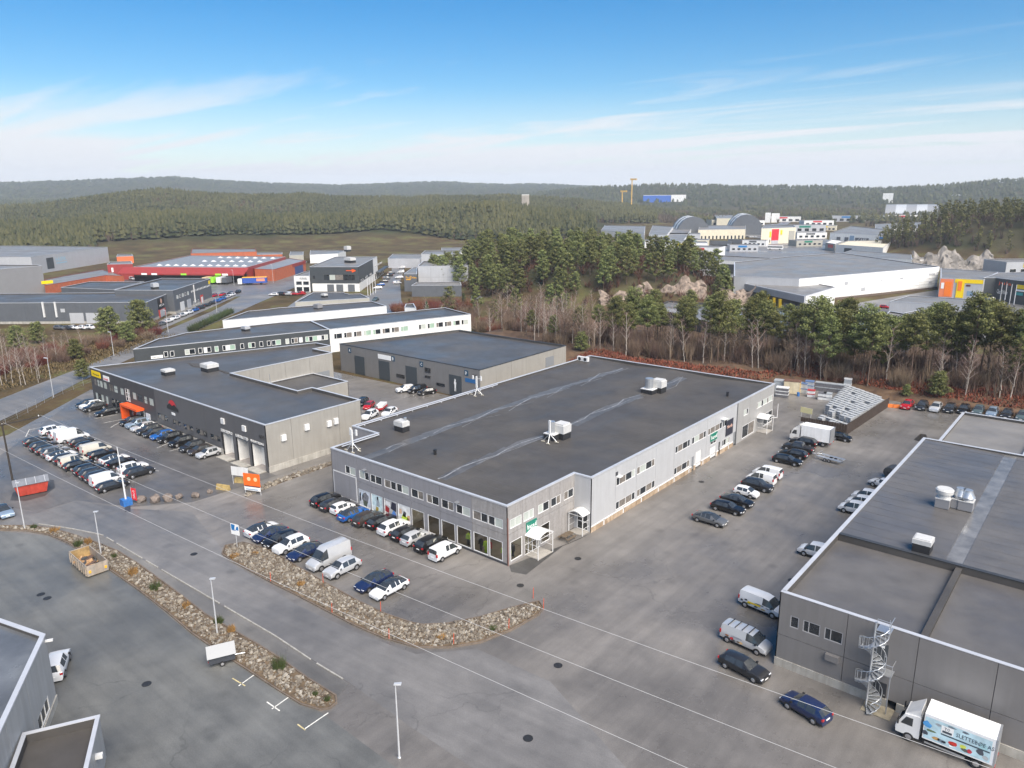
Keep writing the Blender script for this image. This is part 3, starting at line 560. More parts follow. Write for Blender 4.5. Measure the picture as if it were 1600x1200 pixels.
porch('porch', 'white porch at the far end of the long light wall', (hx2+.02, (72.32,0.54)[0]), (0, 1), 3.2, 2.2)
# ================================================================ roof plant (each a thing of its own)
def roof_box(name, label, c, z, w, d, hb, ht, top=hood_m, tw=None, grp=None, flue=None):
    t = empty(name, (*c, z)); tag(t, label, 'roof vent', grp); b = MB(); b.box(-w/2, w/2, -d/2, d/2, 0, hb, mat('kerb_felt', (.02, .02, .022), .6)); b.build('base', t)
    k = tw or 1.06; b = MB(); b.box(-w/2*k, w/2*k, -d/2*k, d/2*k, hb, hb+ht*.85, top); b.box(-w/2*k*.85, w/2*k*.85, -d/2*k*.85, d/2*k*.85, hb+ht*.85, hb+ht, top); b.build('hood', t)
    if flue:
        b = MB(); b.lathe([(flue[2], hb), (flue[2], flue[3])], steel, 14, (flue[0], flue[1])); b.build('flue', t)
    return t
roof_box('roof_fan', 'white cube fan on a black kerb in the middle of the hall roof', (-11.42,26.94), 7.4, 2.0, 2.0, 1.0, 1.5)
roof_box('roof_flue', 'bright steel flue on a low black kerb beside the antenna tripod', (-12.31,25.42), 7.4, 1.9, 1.6, .9, .15, white, flue=(0, 0, .55, 2.9))
roof_box('roof_fan', 'white cube fan on the far part of the hall roof', (-13.25,61.18), 7.4, 2.2, 2.0, 1.1, 1.5)
roof_box('roof_flue', 'pale round flue beside the far white cube fan', (-14.23,59.20), 7.4, 2.4, 2.0, .9, .15, white, flue=(0, 0, .8, 3.0))
roof_box('roof_fan', 'small white fan with upright duct near the west parapet', (-33.96,13.44), 7.5, 2.0, 1.5, .9, .9, flue=(.6, .3, .25, 2.3))
for q, l in (((-20.98,8.32), 'short black vent pipe near the front of the hall roof'), ((-1.16,65.66), 'short black vent pipe near the far end of the hall roof')):
    b = MB(); b.lathe([(.22, 0), (.22, .75), (.27, .75), (.27, .95)], black, 10); t = b.build('vent_pipe', loc=(*q, 7.5)); tag(t, l, 'vent pipe')
def antenna(label, c, z, tall=2.8, panels=((0, 0, 1.6), (.6, .2, 1.0)), n=4):
    t = empty('antenna_mast', (*c, z)); tag(t, label, 'antenna')
    for k in range(n):
        a = k*2*math.pi/n+.4; b = MB(); b.tube([(0, 0, 1.3), (math.cos(a)*1.1, math.sin(a)*1.1, .12)], .04, steel, 5); b.build('leg', t)
        b = MB(); b.box(math.cos(a)*1.1-.3, math.cos(a)*1.1+.3, math.sin(a)*1.1-.12, math.sin(a)*1.1+.12, 0, .12, mat('ballast', (.4, .37, .3), .9, 0, .2, 5)); b.build('ballast', t)
    b = MB(); b.tube([(0, 0, .1), (0, 0, tall)], .05, steel, 6); b.build('pole', t)
    for (x, y, h_) in panels:
        b = MB(); b.box(x-.16, x+.16, y-.1, y+.1, tall-h_, tall+.1, white); b.build('antenna_panel', t)
        if x: b = MB(); b.tube([(0, 0, tall-.4), (x, y, tall-.4)], .03, steel, 5); b.build('bracket', t)
antenna('white phone antenna cluster at the front left roof corner of the hall', (-32.45,2.15), 7.5, 3.2, ((.0, 0, 2.4), (-.9, .5, 1.0), (.6, .4, .8)), 6)
antenna('phone antenna on a ballasted tripod beside the steel flue', (-11.59,23.97), 7.45, 3.4, ((0, 0, 2.0),), 4)
antenna('phone antenna with white panels on the west roof edge', (-39.26,37.36), 7.6, 3.6, ((.0, 0, 2.2), (.7, .5, .8), (-.9, .0, .6)), 4)
t = empty('heat_pump', (*(-39.84,74.02), 7.6)); tag(t, 'pale double heat pump unit near the far roof corner', 'heat pump')
for k in (-1, 1):
    b = MB(); b.box(k*.75-.7, k*.75+.7, -.35, .35, .15, 1.15, white); u_ = b.build('unit', t); b = MB(); b.lathe([(.4, 0), (.4, .02)], black, 12); b.build('fan', u_, (k*.75, -.36, .65), (R(90), 0, 0))
# ================================================================ hall 400 (left)
h4 = empty('workshop_hall'); tag(h4, 'dark grey car workshop hall with orange entrance and open garage doors', 'building')
H4 = 8.42; dk = mat('cladding_dark', (.058, .058, .062), .5, .05, .08, .5, streak=.15); mid = mat('cladding_mid', (.105, .104, .107), .5, .05, .06, .5, streak=.15); beige = mat('cladding_beige', (.31, .295, .265), .5, .05, .06, .4, streak=.2)
f4 = Facade(h4, (-122, -.5), (-51.9, -.5), 0, H4-.06)
U4 = lambda q: q[0]+122
w4u = [((-120.57,4.14), (-119.18,4.21)), ((-118.87,4.11), (-117.67,4.16)), ((-117.50,4.19), (-115.96,4.29)), ((-115.49,4.22), (-113.85,4.19)), ((-112.58,4.11), (-110.65,4.14)), ((-110.31,4.20), (-108.41,4.22)), ((-107.14,4.29), (-105.45,4.30)), ((-101.35,4.43), (-99.58,4.46)), ((-99.05,4.27), (-96.71,4.41)), ((-96.15,4.37), (-94.75,4.34)), ((-93.91,4.36), (-91.99,4.29))]
hol = [(U4(a), U4(b), 4.5, 6.1) for a, b in w4u]
w4l = [((-120.81,0.53), (-119.47,0.46)), ((-119.10,0.53), (-117.95,0.43)), ((-117.77,0.46), (-116.46,0.40)), ((-115.45,0.43), (-114.10,0.52)), ((-112.43,0.67), (-110.53,0.57)), ((-110.20,0.63), (-108.33,0.54)), ((-107.67,0.66), (-105.80,0.71))]
hol += [(U4(a), U4(b), 1.0, 2.9) for a, b in w4l]
stair = (U4((-104.71,3.72)), U4((-102.62,3.66)), 3.6, 6.3); hol.append(stair)
ent = (U4((-104.09,0.32)), U4((-96.74,0.31)), .05, 2.9); hol.append(ent)
w4g = [(U4((-90.96,2.08)), U4((-86.65,2.24)), 2.3, 3.5), (U4((-84.64,1.97)), U4((-81.53,2.19)), 2.3, 3.3), (U4((-80.49,2.40)), U4((-76.86,2.23)), 2.2, 3.3), (U4((-75.61,2.48)), U4((-71.65,2.41)), 2.2, 3.3), (U4((-70.52,2.40)), U4((-66.94,2.41)), 2.2, 3.3)]
hol += w4g
gar = [(U4((-66.13,-0.08)), U4((-62.62,-0.26)), .1, 4.3, 'open'), (U4((-61.24,-0.18)), U4((-57.57,-0.27)), .1, 4.3, 'open'), (U4((-56.52,-0.03)), U4((-52.81,-0.08)), .1, 4.3, 'open')]
hol += gar; u_split = U4((-91.25,7.98))
f4.panels(dk, holes=hol, u1=u_split-.02, seams=[u_split/3, u_split*2/3])
f4.panels(mid, holes=hol, u0=u_split+.02, seams=[U4((-85.13,5.12)), U4((-71.76,5.09)), U4((-65.98,5.00)), U4((-61.79,4.66)), U4((-56.62,5.14))])
dframe = mat('frame_dark', (.05, .05, .052), .5)
rr = random.Random(5)
for k, h_ in enumerate(hol[:11]): f4.window(*h_[:4], (1,), fm=dframe, gm=rr.choice([blind, blind, curtain, glass]), rows=rr.choice([1, 2]))
for k, h_ in enumerate(hol[11:18]): f4.window(*h_[:4], (1,), fm=dframe, gm=rr.choice([glass, blind, curtain, glass]))
f4.window(*stair, (1, 1), fm=frame_m, gm=[glass, blind], rows=3); 
for h_ in w4g: f4.window(*h_[:4], (1, 1, 1), fm=dframe, gm=[glass, curtain, glass])
f4.window(ent[0]+1.6, ent[1]-.3, .1, 2.8, (1, 1, 1), fm=frame_m, gm=[glass, blind, glass], name='entrance_door')
orange = mat('orange_panel', (.75, .10, .015), .4)
oe = MB(); q = f4.pt
a0, a1 = ent[0]-.3, ent[1]+.1
for (ua, ub, za, zb, oo) in ((a0, a1, 2.9, 3.35, 1.6), (a0, a0+.35, .05, 2.9, 1.6)):
    vs = [q(ua, za, 0), q(ub, za, 0), q(ub, zb, 0), q(ua, zb, 0), q(ua, za, oo), q(ub, za, oo), q(ub, zb, oo), q(ua, zb, oo)]
    oe.add(vs, [(4, 5, 6, 7), (0, 1, 5, 4), (1, 2, 6, 5), (2, 3, 7, 6), (3, 0, 4, 7)], orange)
oe.build('entrance_surround', h4)
f4.slab(U4((-92.62,0.02)), gar[0][0]-.1, 0, 1.15, plinth_m, -.02, .1, 'plinth')
for k, (a, b) in enumerate(((gar[0], 'DEKKSERVICE'), (gar[1], 'KARVERKSTED'), (gar[2], 'HJULAVSTILLING'))):
    f4.text(b, a[0]-.15, a[1]+.15, 4.5, 5.05, wht)
    # work bay behind the open door
    m_ = MB(); g0, g1 = a[0]-122, a[1]-122; dp = (1.1, 4.5, 1.1)[k]; wl = mat('bay_wall', (.7, .69, .66), .6, 0, .08, 1); flr = mat('bay_floor', (.3, .27, .25), .4, 0, .2, 1)
    m_.quad((g0, -.45, .1), (g1, -.45, .1), (g1, dp, .1), (g0, dp, .1), flr); m_.quad((g0, dp, .1), (g1, dp, .1), (g1, dp, 4.3), (g0, dp, 4.3), wl if k != 1 else mat('bay_dark', (.2, .13, .1), .6, 0, .5, 1)); m_.quad((g0, -.45, .1), (g0, dp, .1), (g0, dp, 4.3), (g0, -.45, 4.3), wl); m_.quad((g1, dp, .1), (g1, -.45, .1), (g1, -.45, 4.3), (g1, dp, 4.3), wl); m_.quad((g0, dp, 4.3), (g1, dp, 4.3), (g1, -.45, 4.3), (g0, -.45, 4.3), wl)
    m_.build('garage_bay', h4); f4.slab(a[0]-.25, a[0], .1, 4.4, black, -.05, .06, 'door_jamb')
    rmp = MB(); rmp.prism([(g0-.1, -2.1), (g1+.1, -2.1), (g1+.1, -.5), (g0-.1, -.5)], .02, .16, plinth_m); rmp.build('ramp', h4)
f4.text('400', U4((-53.94,7.04)), U4((-52.22,7.05)), 5.7, 6.5, mat('sign_charcoal', (.03, .03, .03), .5))
yel = mat('sign_yellow', (.82, .58, .0), .35)
s_ = f4.slab(U4((-121.06,6.13)), U4((-116.45,6.24)), 6.6, 7.9, yel, 0, .1, 'sign'); f4.text('Norgear', U4((-120.16,6.27)), U4((-116.80,6.19)), 6.95, 7.4, black, s_, .105)
s_ = f4.slab(U4((-114.98,6.18)), U4((-112.05,6.20)), 6.5, 7.6, wht, 0, .08, 'sign'); f4.text('KNIF', U4((-114.64,6.23)), U4((-112.39,6.15)), 6.65, 7.05, mat('sign_red', (.55, .02, .03), .4), s_, .085)
lg = MB(); cu_, cz = U4((-84.01,6.48)), 6.0; sr = MAT['sign_red']
lg.add([f4.pt(cu_+1.5*math.cos(t)*1., cz+1.25*math.sin(t), .06) for t in [math.pi*k/10 for k in range(11)]], [tuple(range(11))], sr); lg.build('emblem', h4)
lg = MB(); lg.add([f4.pt(cu_+x, cz+z, .07) for x, z in ((-2.2, -.25), (-1, .5), (0, .05), (.9, .45), (2.2, -.3), (2.3, -.9), (-2.3, -.75))], [tuple(range(7))], black); lg.build('emblem', h4)
f4.slab(cu_-.6, cu_+.7, 4.25, 4.7, wht, 0, .08, 'sign'); 
s_ = f4.slab(U4((-96.11,1.52)), U4((-94.30,1.45)), 1.3, 2.5, mat('sign_grey_white', (.6, .6, .62), .4), 0, .08, 'sign')
for px, z in (((-65.28,6.33), 6.1), ((-58.33,6.74), 6.1)): f4.slab(U4(px)-.5, U4(px)+.5, z, z+1.0, white, 0, .25, 'wall_fan')
e4 = Facade(h4, (-51.9, -.5), (-51.9, 19.4), 0, H4-.06); e4.panels(beige, seams=[(4.44,3.09)[0]+.5, (14.33,5.27)[0]+.5], z0=1.0); e4.slab(0, e4.L, 0, 1.05, plinth_m, -.1, .12, 'plinth')
for px, z in (((2.46,5.34), 4.9), ((7.15,5.74), 5.6), ((11.82,5.40), 5.1), ((13.28,5.40), 5.2)): e4.slab(px[0]+.3, px[0]+1.2, z, z+1.05, white, 0, .35, 'wall_fan')
pts4 = [(-122, -.5), (-51.9, -.5), (-51.9, 19.4), (-66.8, 19.4), (-66.8, 16.1), (-91, 16.1), (-91.4, 42.7), (-98.8, 42.7), (-98.8, 47.8), (-105, 47.8)]
for i in range(2, len(pts4)):
    F_ = Facade(h4, pts4[i], pts4[(i+1) % len(pts4)], 0, H4-.06); hh = ((F_.L-5.2, F_.L-.8, .1, 4.2),) if i == 6 else ()
    F_.panels(beige if i in (5, 6, 7) else mid, seams=[k*F_.L/max(1, round(F_.L/7)) for k in range(1, max(1, round(F_.L/7)))])
    if i == 5: F_.door(F_.L-6.5, F_.L-1.2, .1, 4.3, MAT['door_grey'], 5, name='roller_door', out=.04); F_.slab(9, 9.12, 0, 6.5, steel, 0, .12, 'lamp_pipe')
roof(h4, pts4, H4, .6, felt_blue)
# low annex in the angle of the two wings
an, afs = plain_building('workshop_annex', 'low grey annex roofed in dark felt inside the angle of the dark workshop', [(-78.1, 17), (-78.1, 36.7), (-91.2, 36.7), (-91.2, 17)], 4.5, beige, drop=.35, rm=felt_blue)
afs[1].door(4, 11, .1, 3.4, MAT['door_grey'], 4, name='roller_door', out=.05)
roof_box('roof_fan', 'low square fan with pale lid on the dark workshop roof, nearer the front edge', (-102.86,8.09), 7.82, 2.1, 2.1, .8, .5)
t = roof_box('roof_fan', 'larger square fan with pale lid on the ridge of the dark workshop roof', (-99.08,15.57), 7.82, 2.9, 2.6, .9, .9)
struct(strip('roof_seam', [(-110.95,16.53), (-105.86,15.42), (-104.34,16.59)], .5, 7.84, felt)); 
bpy.data.objects['roof_seam'].parent = h4; del bpy.data.objects['roof_seam']['kind']
b = MB(); b.prism([(-109.92,16.46), (-106.64,18.13), (-92.57,17.02), (-94.25,16.48), (-100.28,17.28), (-105.86,15.42)], 7.82, 7.95, felt); b.build('roof_hump', h4)
# ================================================================ hall 405 with lettered doors
H5 = 7.26
h5, f5 = plain_building('unit_hall', 'grey unit hall with doors lettered A to D and number 405', [(-104, 54.4), (-54, 54.4), (-55, 88.4), (-93, 88.4)], H5, [mat('cladding_unit', (.19, .185, .18), .5, .05, .06, .5, streak=.15), beige, mid, mid], drop=.5, rm=felt_blue, cap=cap_dark, plinth=(1.0, plinth_m), skip=(0, 1))
F5 = f5[0]; U5 = lambda q_: q_[0]+104; cu5 = MAT['cladding_unit']
seams5 = [U5((-88.54,5.31)), U5((-83.68,5.63)), U5((-78.65,5.83)), U5((-73.78,6.01)), U5((-68.77,6.08)), U5((-63.92,6.30)), U5((-59.05,6.25))]
F5.panels(cu5, seams=seams5)
f5[1].panels(beige, seams=[k*f5[1].L/6 for k in range(1, 6)]); f5[1].door(25, 28.5, 3.2, 5.6, MAT['door_grey'], 3, name='roller_door', out=.05)
ddk = mat('door_slate', (.05, .06, .068), .5)
for (a, b, l, la) in (((-97.93,-0.20), (-94.03,-0.14), 'A', (-100.41,5.46)), ((-88.36,0.04), (-84.35,-0.02), 'B', (-83.46,5.50)), ((-78.35,-0.07), (-74.48,-0.10), 'C', (-73.37,5.60)), ((-63.56,0.26), (-59.66,0.29), 'D', (-58.68,5.41))):
    F5.door(U5(a), U5(b), .1, 4.9, ddk, 5, name='roller_door', out=.1)
    s_ = F5.slab(U5(la), U5(la)+1.15, 5.35, 6.6, mat('sign_navy', (.015, .06, .11), .4), 0, .06, 'sign'); F5.text(l, U5(la)+.3, U5(la)+.85, 5.6, 6.35, wht, s_, .065)
F5.text('405', U5((-56.31,5.46)), U5((-54.95,5.37)), 5.3, 6.0, MAT['sign_charcoal'])
s_ = F5.slab(U5((-88.54,5.31)), U5((-83.71,5.30)), 5.35, 6.5, wht, 0, .08, 'sign')
F5.slab(U5((-58.52,4.39)), U5((-54.98,4.33)), 3.9, 4.8, mat('sign_blue', (.02, .12, .3), .4), 0, .06, 'sign')
for a, b, z0_, z1_ in (((-71.65,4.75), (-69.70,4.72), 4.2, 5.4), ((-71.74,3.17), (-69.78,3.15), 2.9, 3.5), ((-67.84,1.11), (-65.09,1.09), 1.6, 2.3), ((-81.91,0.68), (-78.88,0.66), 1.5, 2.4)):
    F5.window(U5(a), U5(b), z0_, z1_, (1, 1, 1) if z1_ < 3 else (1,), fm=dframe, dep=-.05, gm=glass)
fg = MB(); uu = (U5((-63.56,0.26))+U5((-59.66,0.29)))/2
fg.add([F5.pt(uu+x*1.0, 2.2+z*1.15, .13) for x, z in ((-.3, -.9), (-.15, -.9), (-.05, 0), (.05, -.9), (.2, -.9), (.2, .2), (.35, .9), (.15, 1.0), (.2, 1.5), (-.15, 1.7), (-.25, 1.2), (-.4, .8), (-.25, .2))], [tuple(range(13))], wht); fg.build('emblem', h5)
# ================================================================ right hall
K = empty('dark_roof_hall'); tag(K, 'large grey hall with spiral stair and dark roof in the right foreground', 'building')
kg = mat('cladding_slate', (.2, .192, .188), .42, .15, .05, .4, streak=.15); HK = 7.83
kf = Facade(K, (33.1, 1.25), (80, 1.25), 0, HK-.05)
UK = lambda q_: q_[0]-33.1
kw = [(UK((34.25,4.62)), UK((35.05,4.47)), 4.55, 5.75), (UK((35.45,4.63)), UK((37.00,4.45)), 4.55, 5.75), (UK((37.41,4.48)), UK((39.01,4.41)), 4.55, 5.75)]
kseam = [UK((39.28,3.86)), UK((45.06,3.82)), UK((50.80,3.43)), 26, 33, 40]
kf.panels(kg, seams=kseam, holes=kw, hseams=(2.6, 4.3, 6.0) if False else (3.4,), z0=.85)
for i, w in enumerate(kw): kf.window(*w, ((1,), (.6, 1.2), (.6, 1.2))[i], fm=mat('frame_grey', (.34, .34, .35), .4), gm=[glass, glass])
kf.slab(0, UK((43.22,-0.64)), 0, .85, plinth_m, -.1, .1, 'plinth'); kf.slab(UK((44.01,0.41)), kf.L, 0, .85, plinth_m, -.1, .1, 'plinth')
kf.slab(UK((37.76,2.53)), UK((38.95,2.58)), 2.7, 3.3, kg, 0, .4, 'vent_hood')
dK = mat('door_dark_slate', (.055, .062, .07), .45)
uD = UK((42.73,4.05)); kf.door(uD-1.05, uD+.1, 3.9, 6.1, dK, out=.04); kf.door(uD-.75, uD+.35, .1, 2.3, mat('door_black_slate', (.025, .028, .034), .45), out=.04)
kf.slab(uD-.75, uD-.1, 6.1, 6.16, steel, 0, .2, 'door_hood')
for zz in (6.0, ): kf.slab(uD-.5, uD-.2, 5.7, 5.95, wht, .04, .06, 'sign')
kwst = Facade(K, (33.1, 60.2), (33.1, 1.25), 0, HK-.05); kwst.panels(kg, seams=[k*6.55 for k in range(1, 9)]); kwst.slab(0, 58.9, 0, .85, plinth_m, -.1, .1, 'plinth')
kw3 = Facade(K, (34.8, 83), (34.8, 60.2), 0, 6.95); kw3.panels(kg, seams=[5.7, 11.4, 17.1])
# roofs at three levels
r1 = MB(); r1.quad((33.4, 1.5, 7.05), (45, 1.5, 7.05), (45, 17.6, 7.05), (33.4, 17.6, 7.05), mat('felt_slate', (.105, .10, .096), .6, 0, .15, .3, .12, 4, wet=(.12, .55, .36, .85))); r1.build('roof', K)
r1 = MB(); r1.quad((45.5, 1.5, 7.05), (80, 1.5, 7.05), (80, 17.6, 7.05), (45.5, 17.6, 7.05), MAT['felt_slate']); r1.build('roof', K)
# ribbed upper roof: separate felt lengths with raised edges, plus the drainage valley
fs_m = mat('felt_upper', (.108, .103, .099), .55, 0, .14, .25, .1, 4, wet=(.1, .5, .28, .85))
for k in range(21):
    y0_, y1_ = 18.05+k*2.0, 18.05+(k+1)*2.0; b = MB()
    b.add([(33.5, y0_, 7.78), (43.8, y0_, 7.60), (43.8, y1_, 7.588), (33.5, y1_, 7.768)], [(0, 1, 2, 3)], fs_m); b.build('roof_felt_sheet', K)
    b = MB(); b.add([(45.4, y0_, 7.60), (80, y0_, 7.80), (80, y1_, 7.788), (45.4, y1_, 7.588)], [(0, 1, 2, 3)], fs_m); b.build('roof_felt_sheet', K)
b = MB(); b.quad((43.7, 18.05, 7.55), (45.5, 18.05, 7.55), (45.5, 60.05, 7.55), (43.7, 60.05, 7.55), mat('wet_valley_sheen', (.15, .148, .145), .2, 0, .35, .5)); b.build('roof_valley', K)  # wet strip; its pale base colour paints in the reflected sky
b = MB(); b.quad((35.1, 60.4, 6.6), (80, 60.4, 6.6), (80, 82.7, 6.6), (35.1, 82.7, 6.6), felt_light); b.build('roof', K)
def parapet(par, path, w, z0, z1, m=felt, cm=capm):
    o = strip('parapet', path, w, z0, m, z1-z0); o.parent = par; o = strip('parapet_cap', path, w+.12, z1, cm, .06); o.parent = par
parapet(K, [(33.31, 1.6), (33.31, 59.9)], .3, 6.9, HK); parapet(K, [(33.12, 1.46), (80, 1.46)], .3, 6.9, HK)
parapet(K, [(33.4, 17.8), (80, 17.8)], .4, 6.9, 7.82, felt, cap_dark); parapet(K, [(45.25, 1.5), (45.25, 17.8)], .45, 6.9, 7.55, felt, felt)
parapet(K, [(33.1, 60.2), (80, 60.2)], .35, 6.5, HK); parapet(K, [(34.95, 60.2), (34.95, 83)], .3, 6.0, 7.0); parapet(K, [(34.8, 82.9), (80, 82.9)], .3, 6.0, 7.0)
parapet(K, [(45.9, 60.2), (45.9, 82.9)], .3, 6.0, 7.0)
b = MB(); b.quad((80, 83.05, 0), (34.8, 83.05, 0), (34.8, 83.05, 6.95), (80, 83.05, 6.95), kg); b.quad((80, 1.25, 0), (80, 83, 0), (80, 83, 7.8), (80, 1.25, 7.8), kg); b.build('rear_wall', K)
# cowls on the upper roof
def cowl(label, c, z, kind):
    t = empty('roof_cowl', (*c, z)); tag(t, label, 'roof vent', 'round cowls on the right roof'); b = MB(); b.box(-.75, .75, -.75, .75, 0, 1.1, mat('duct_box', (.22, .22, .23), .5)); b.build('base', t); b = MB()
    b.box(-.8, .8, -.8, .8, 1.1, 1.2, hood_m)
    if kind == 0: b.lathe([(.7, 1.2), (.7, 1.7), (.95, 1.75), (1.0, 2.2), (.85, 2.35)], hood_m, 18)
    else: b.lathe([(.65, 1.2), (.65, 1.55), (.85, 1.6), (.5, 2.3), (.5, 2.45)], steel, 16)
    b.build('cowl', t, smooth=35)
cowl('wide white mushroom cowl on the right roof', (40.79,33.44), 7.7, 0); cowl('left of the two tapering steel cowls on the right roof', (42.32,34.42), 7.7, 1); cowl('right of the two tapering steel cowls on the right roof', (43.08,34.30), 7.7, 1)
t = roof_box('roof_fan', 'dark box fan with pale lid beside the dividing wall of the right roof', (41.49,19.37), 7.6, 1.7, 1.7, 1.0, .6)
# spiral stair
S = empty('spiral_stair', (*(41.84,0.94), 0)); tag(S, 'galvanised spiral staircase climbing the right grey wall to its roof', 'staircase'); cx, cy = (41.84,0.94)
S.location = (cx, .05, 0)
b = MB(); b.tube([(0, 0, 0), (0, 0, 8.6)], .09, steel, 8); b.build('column', S)
nst = 38; rad = 1.15; a_0 = R(-60)
ang = lambda k: a_0+R(22)*k
for k in range(nst):
    a, z = ang(k), .2+k*.205; w_ = R(13); b = MB(); b.add([(0, 0, z), (rad*math.cos(a-w_), rad*math.sin(a-w_), z), (rad*math.cos(a+w_), rad*math.sin(a+w_), z), (0, 0, z+.04), (rad*math.cos(a-w_), rad*math.sin(a-w_), z+.04), (rad*math.cos(a+w_), rad*math.sin(a+w_), z+.04)], [(2, 1, 0), (3, 4, 5), (0, 1, 4, 3), (1, 2, 5, 4), (2, 0, 3, 5)], steel); b.build('tread', S)
    b = MB(); b.tube([(rad*math.cos(a), rad*math.sin(a), z), (rad*math.cos(a), rad*math.sin(a), z+1.05)], .018, steel, 4); b.build('baluster', S)
for dz in (1.05, .1):
    b = MB(); b.tube([(rad*math.cos(ang(k)), rad*math.sin(ang(k)), .2+k*.205+dz) for k in range(nst)], .03, steel, 5); b.build('handrail', S)
for z in (3.85, 7.9):
    b = MB(); b.box(.1, 1.7 if z < 5 else 1.2, .0, 1.15, z-.06, z, steel); pl = b.build('landing', S); b = MB(); b.tube([(.1, 0, z), (.1, 0, z+1.05), (1.7 if z < 5 else 1.2, 0, z+1.05), (1.7 if z < 5 else 1.2, 0, z)], .03, steel, 5); b.tube([(1.7 if z < 5 else 1.2, 0, z+1.05), (1.7 if z < 5 else 1.2, 1.1, z+1.05)], .03, steel, 5); b.build('rail', pl)
b = MB(); b.tube([(1.6, .1, 0), (1.6, .1, 3.8)], .06, steel, 6); b.build('post', S)
b = MB(); b.box(-.3, 2.1, -.6, 1.2, .022, .08, mat('slab_concrete', (.25, .22, .16), .8, 0, .3, 2)); b.build('base_slab', S)
# ================================================================ south-west building in the near left corner
L1 = empty('corner_building'); tag(L1, 'light grey flat-roofed building cut by the lower left picture edge', 'building')
lg_m = mat('cladding_pale', (.36, .365, .365), .45, .1, .05, .5, streak=.3)
c1 = (-15.54,-45.68); dirx = Vector((-15.54,-45.68))-Vector((-21.66,-47.38)); dirx.normalize(); diry = Vector((dirx.y, -dirx.x)); diry = Vector((0.84, -.55)); c1 = Vector(c1)
dirw = (Vector((-4.24,-52.48))-c1).normalized()
e1 = c1+dirw*24; e0 = c1-dirx*30; e2 = e1-dirx*30
L1p = [tuple(c1), tuple(e0), tuple(e2), tuple(e1)]
for a, b_ in ((e1, c1), (c1, e0)):
    F_ = Facade(L1, tuple(a), tuple(b_), 0, 6.95)
    if a is e1:
        ul = F_.L; F_.panels(lg_m, seams=[ul-12, ul-6.5], holes=[(ul-5.6, ul-2.2, .9, 2.3)]); F_.window(ul-5.6, ul-2.2, .9, 2.3, (1, 1, 1)); F_.slab(0, ul, 0, .8, plinth_m, 0, .1, 'plinth'); F_.slab(ul-.35, ul-.1, 6.4, 6.55, white, 0, .6, 'wall_lamp')
    else: F_.panels(lg_m, seams=[8, 16])
ro = roof(L1, L1p, 7.0, .35, mat('roof_wet_pale', (.14, .15, .16), .2, 0, .25, .2, wet=(.12, .35, .1, .7)), capm, .35)
ax = Vector((-4.78,-45.76)); aw = Vector((-0.23,-48.29)); al = Vector((-7.25,-50.49)); al2 = al+(aw-ax).normalized()*14; aw2 = ax+(aw-ax).normalized()*14
an2 = empty('entrance_annex'); tag(an2, 'low grey annex with dark sunken roof at the lower left picture edge', 'building')
F_ = Facade(an2, tuple(aw2), tuple(ax), 0, 3.95); F_.panels(lg_m, seams=[F_.L-4.5], holes=[(F_.L-7.5, F_.L-5.4, .1, 2.4)]); F_.window(F_.L-7.5, F_.L-5.4, .1, 2.4, (1, 1), name='entrance_door'); F_.slab(F_.L-3.6, F_.L-3.2, 2.6, 2.9, white, 0, .5, 'wall_lamp')
F_ = Facade(an2, tuple(ax), tuple(al), 0, 3.95); F_.panels(lg_m)
roof(an2, [tuple(ax), tuple(al), tuple(al2), tuple(aw2)], 4.0, .8, felt, capm, .25)

# ================================================================ vehicles
PAINT = {}
def cpaint(n):
    cs = dict(black=(.008, .008, .009), charcoal=(.03, .031, .034), grey=(.14, .145, .15), silver=(.56, .57, .58), white=(.64, .65, .66), blue=(.012, .09, .32), navy=(.012, .022, .07), red=(.36, .012, .018), brown=(.035, .028, .024), teal=(.07, .10, .11), lightblue=(.25, .33, .42), beige=(.5, .48, .42), green=(.05, .16, .04), yellow=(.6, .45, .02))
    return mat('car_paint_'+n, cs[n], .28, .35 if n in ('silver', 'grey', 'lightblue', 'charcoal') else 0, .05, .7, coat=.55, spec=.35)
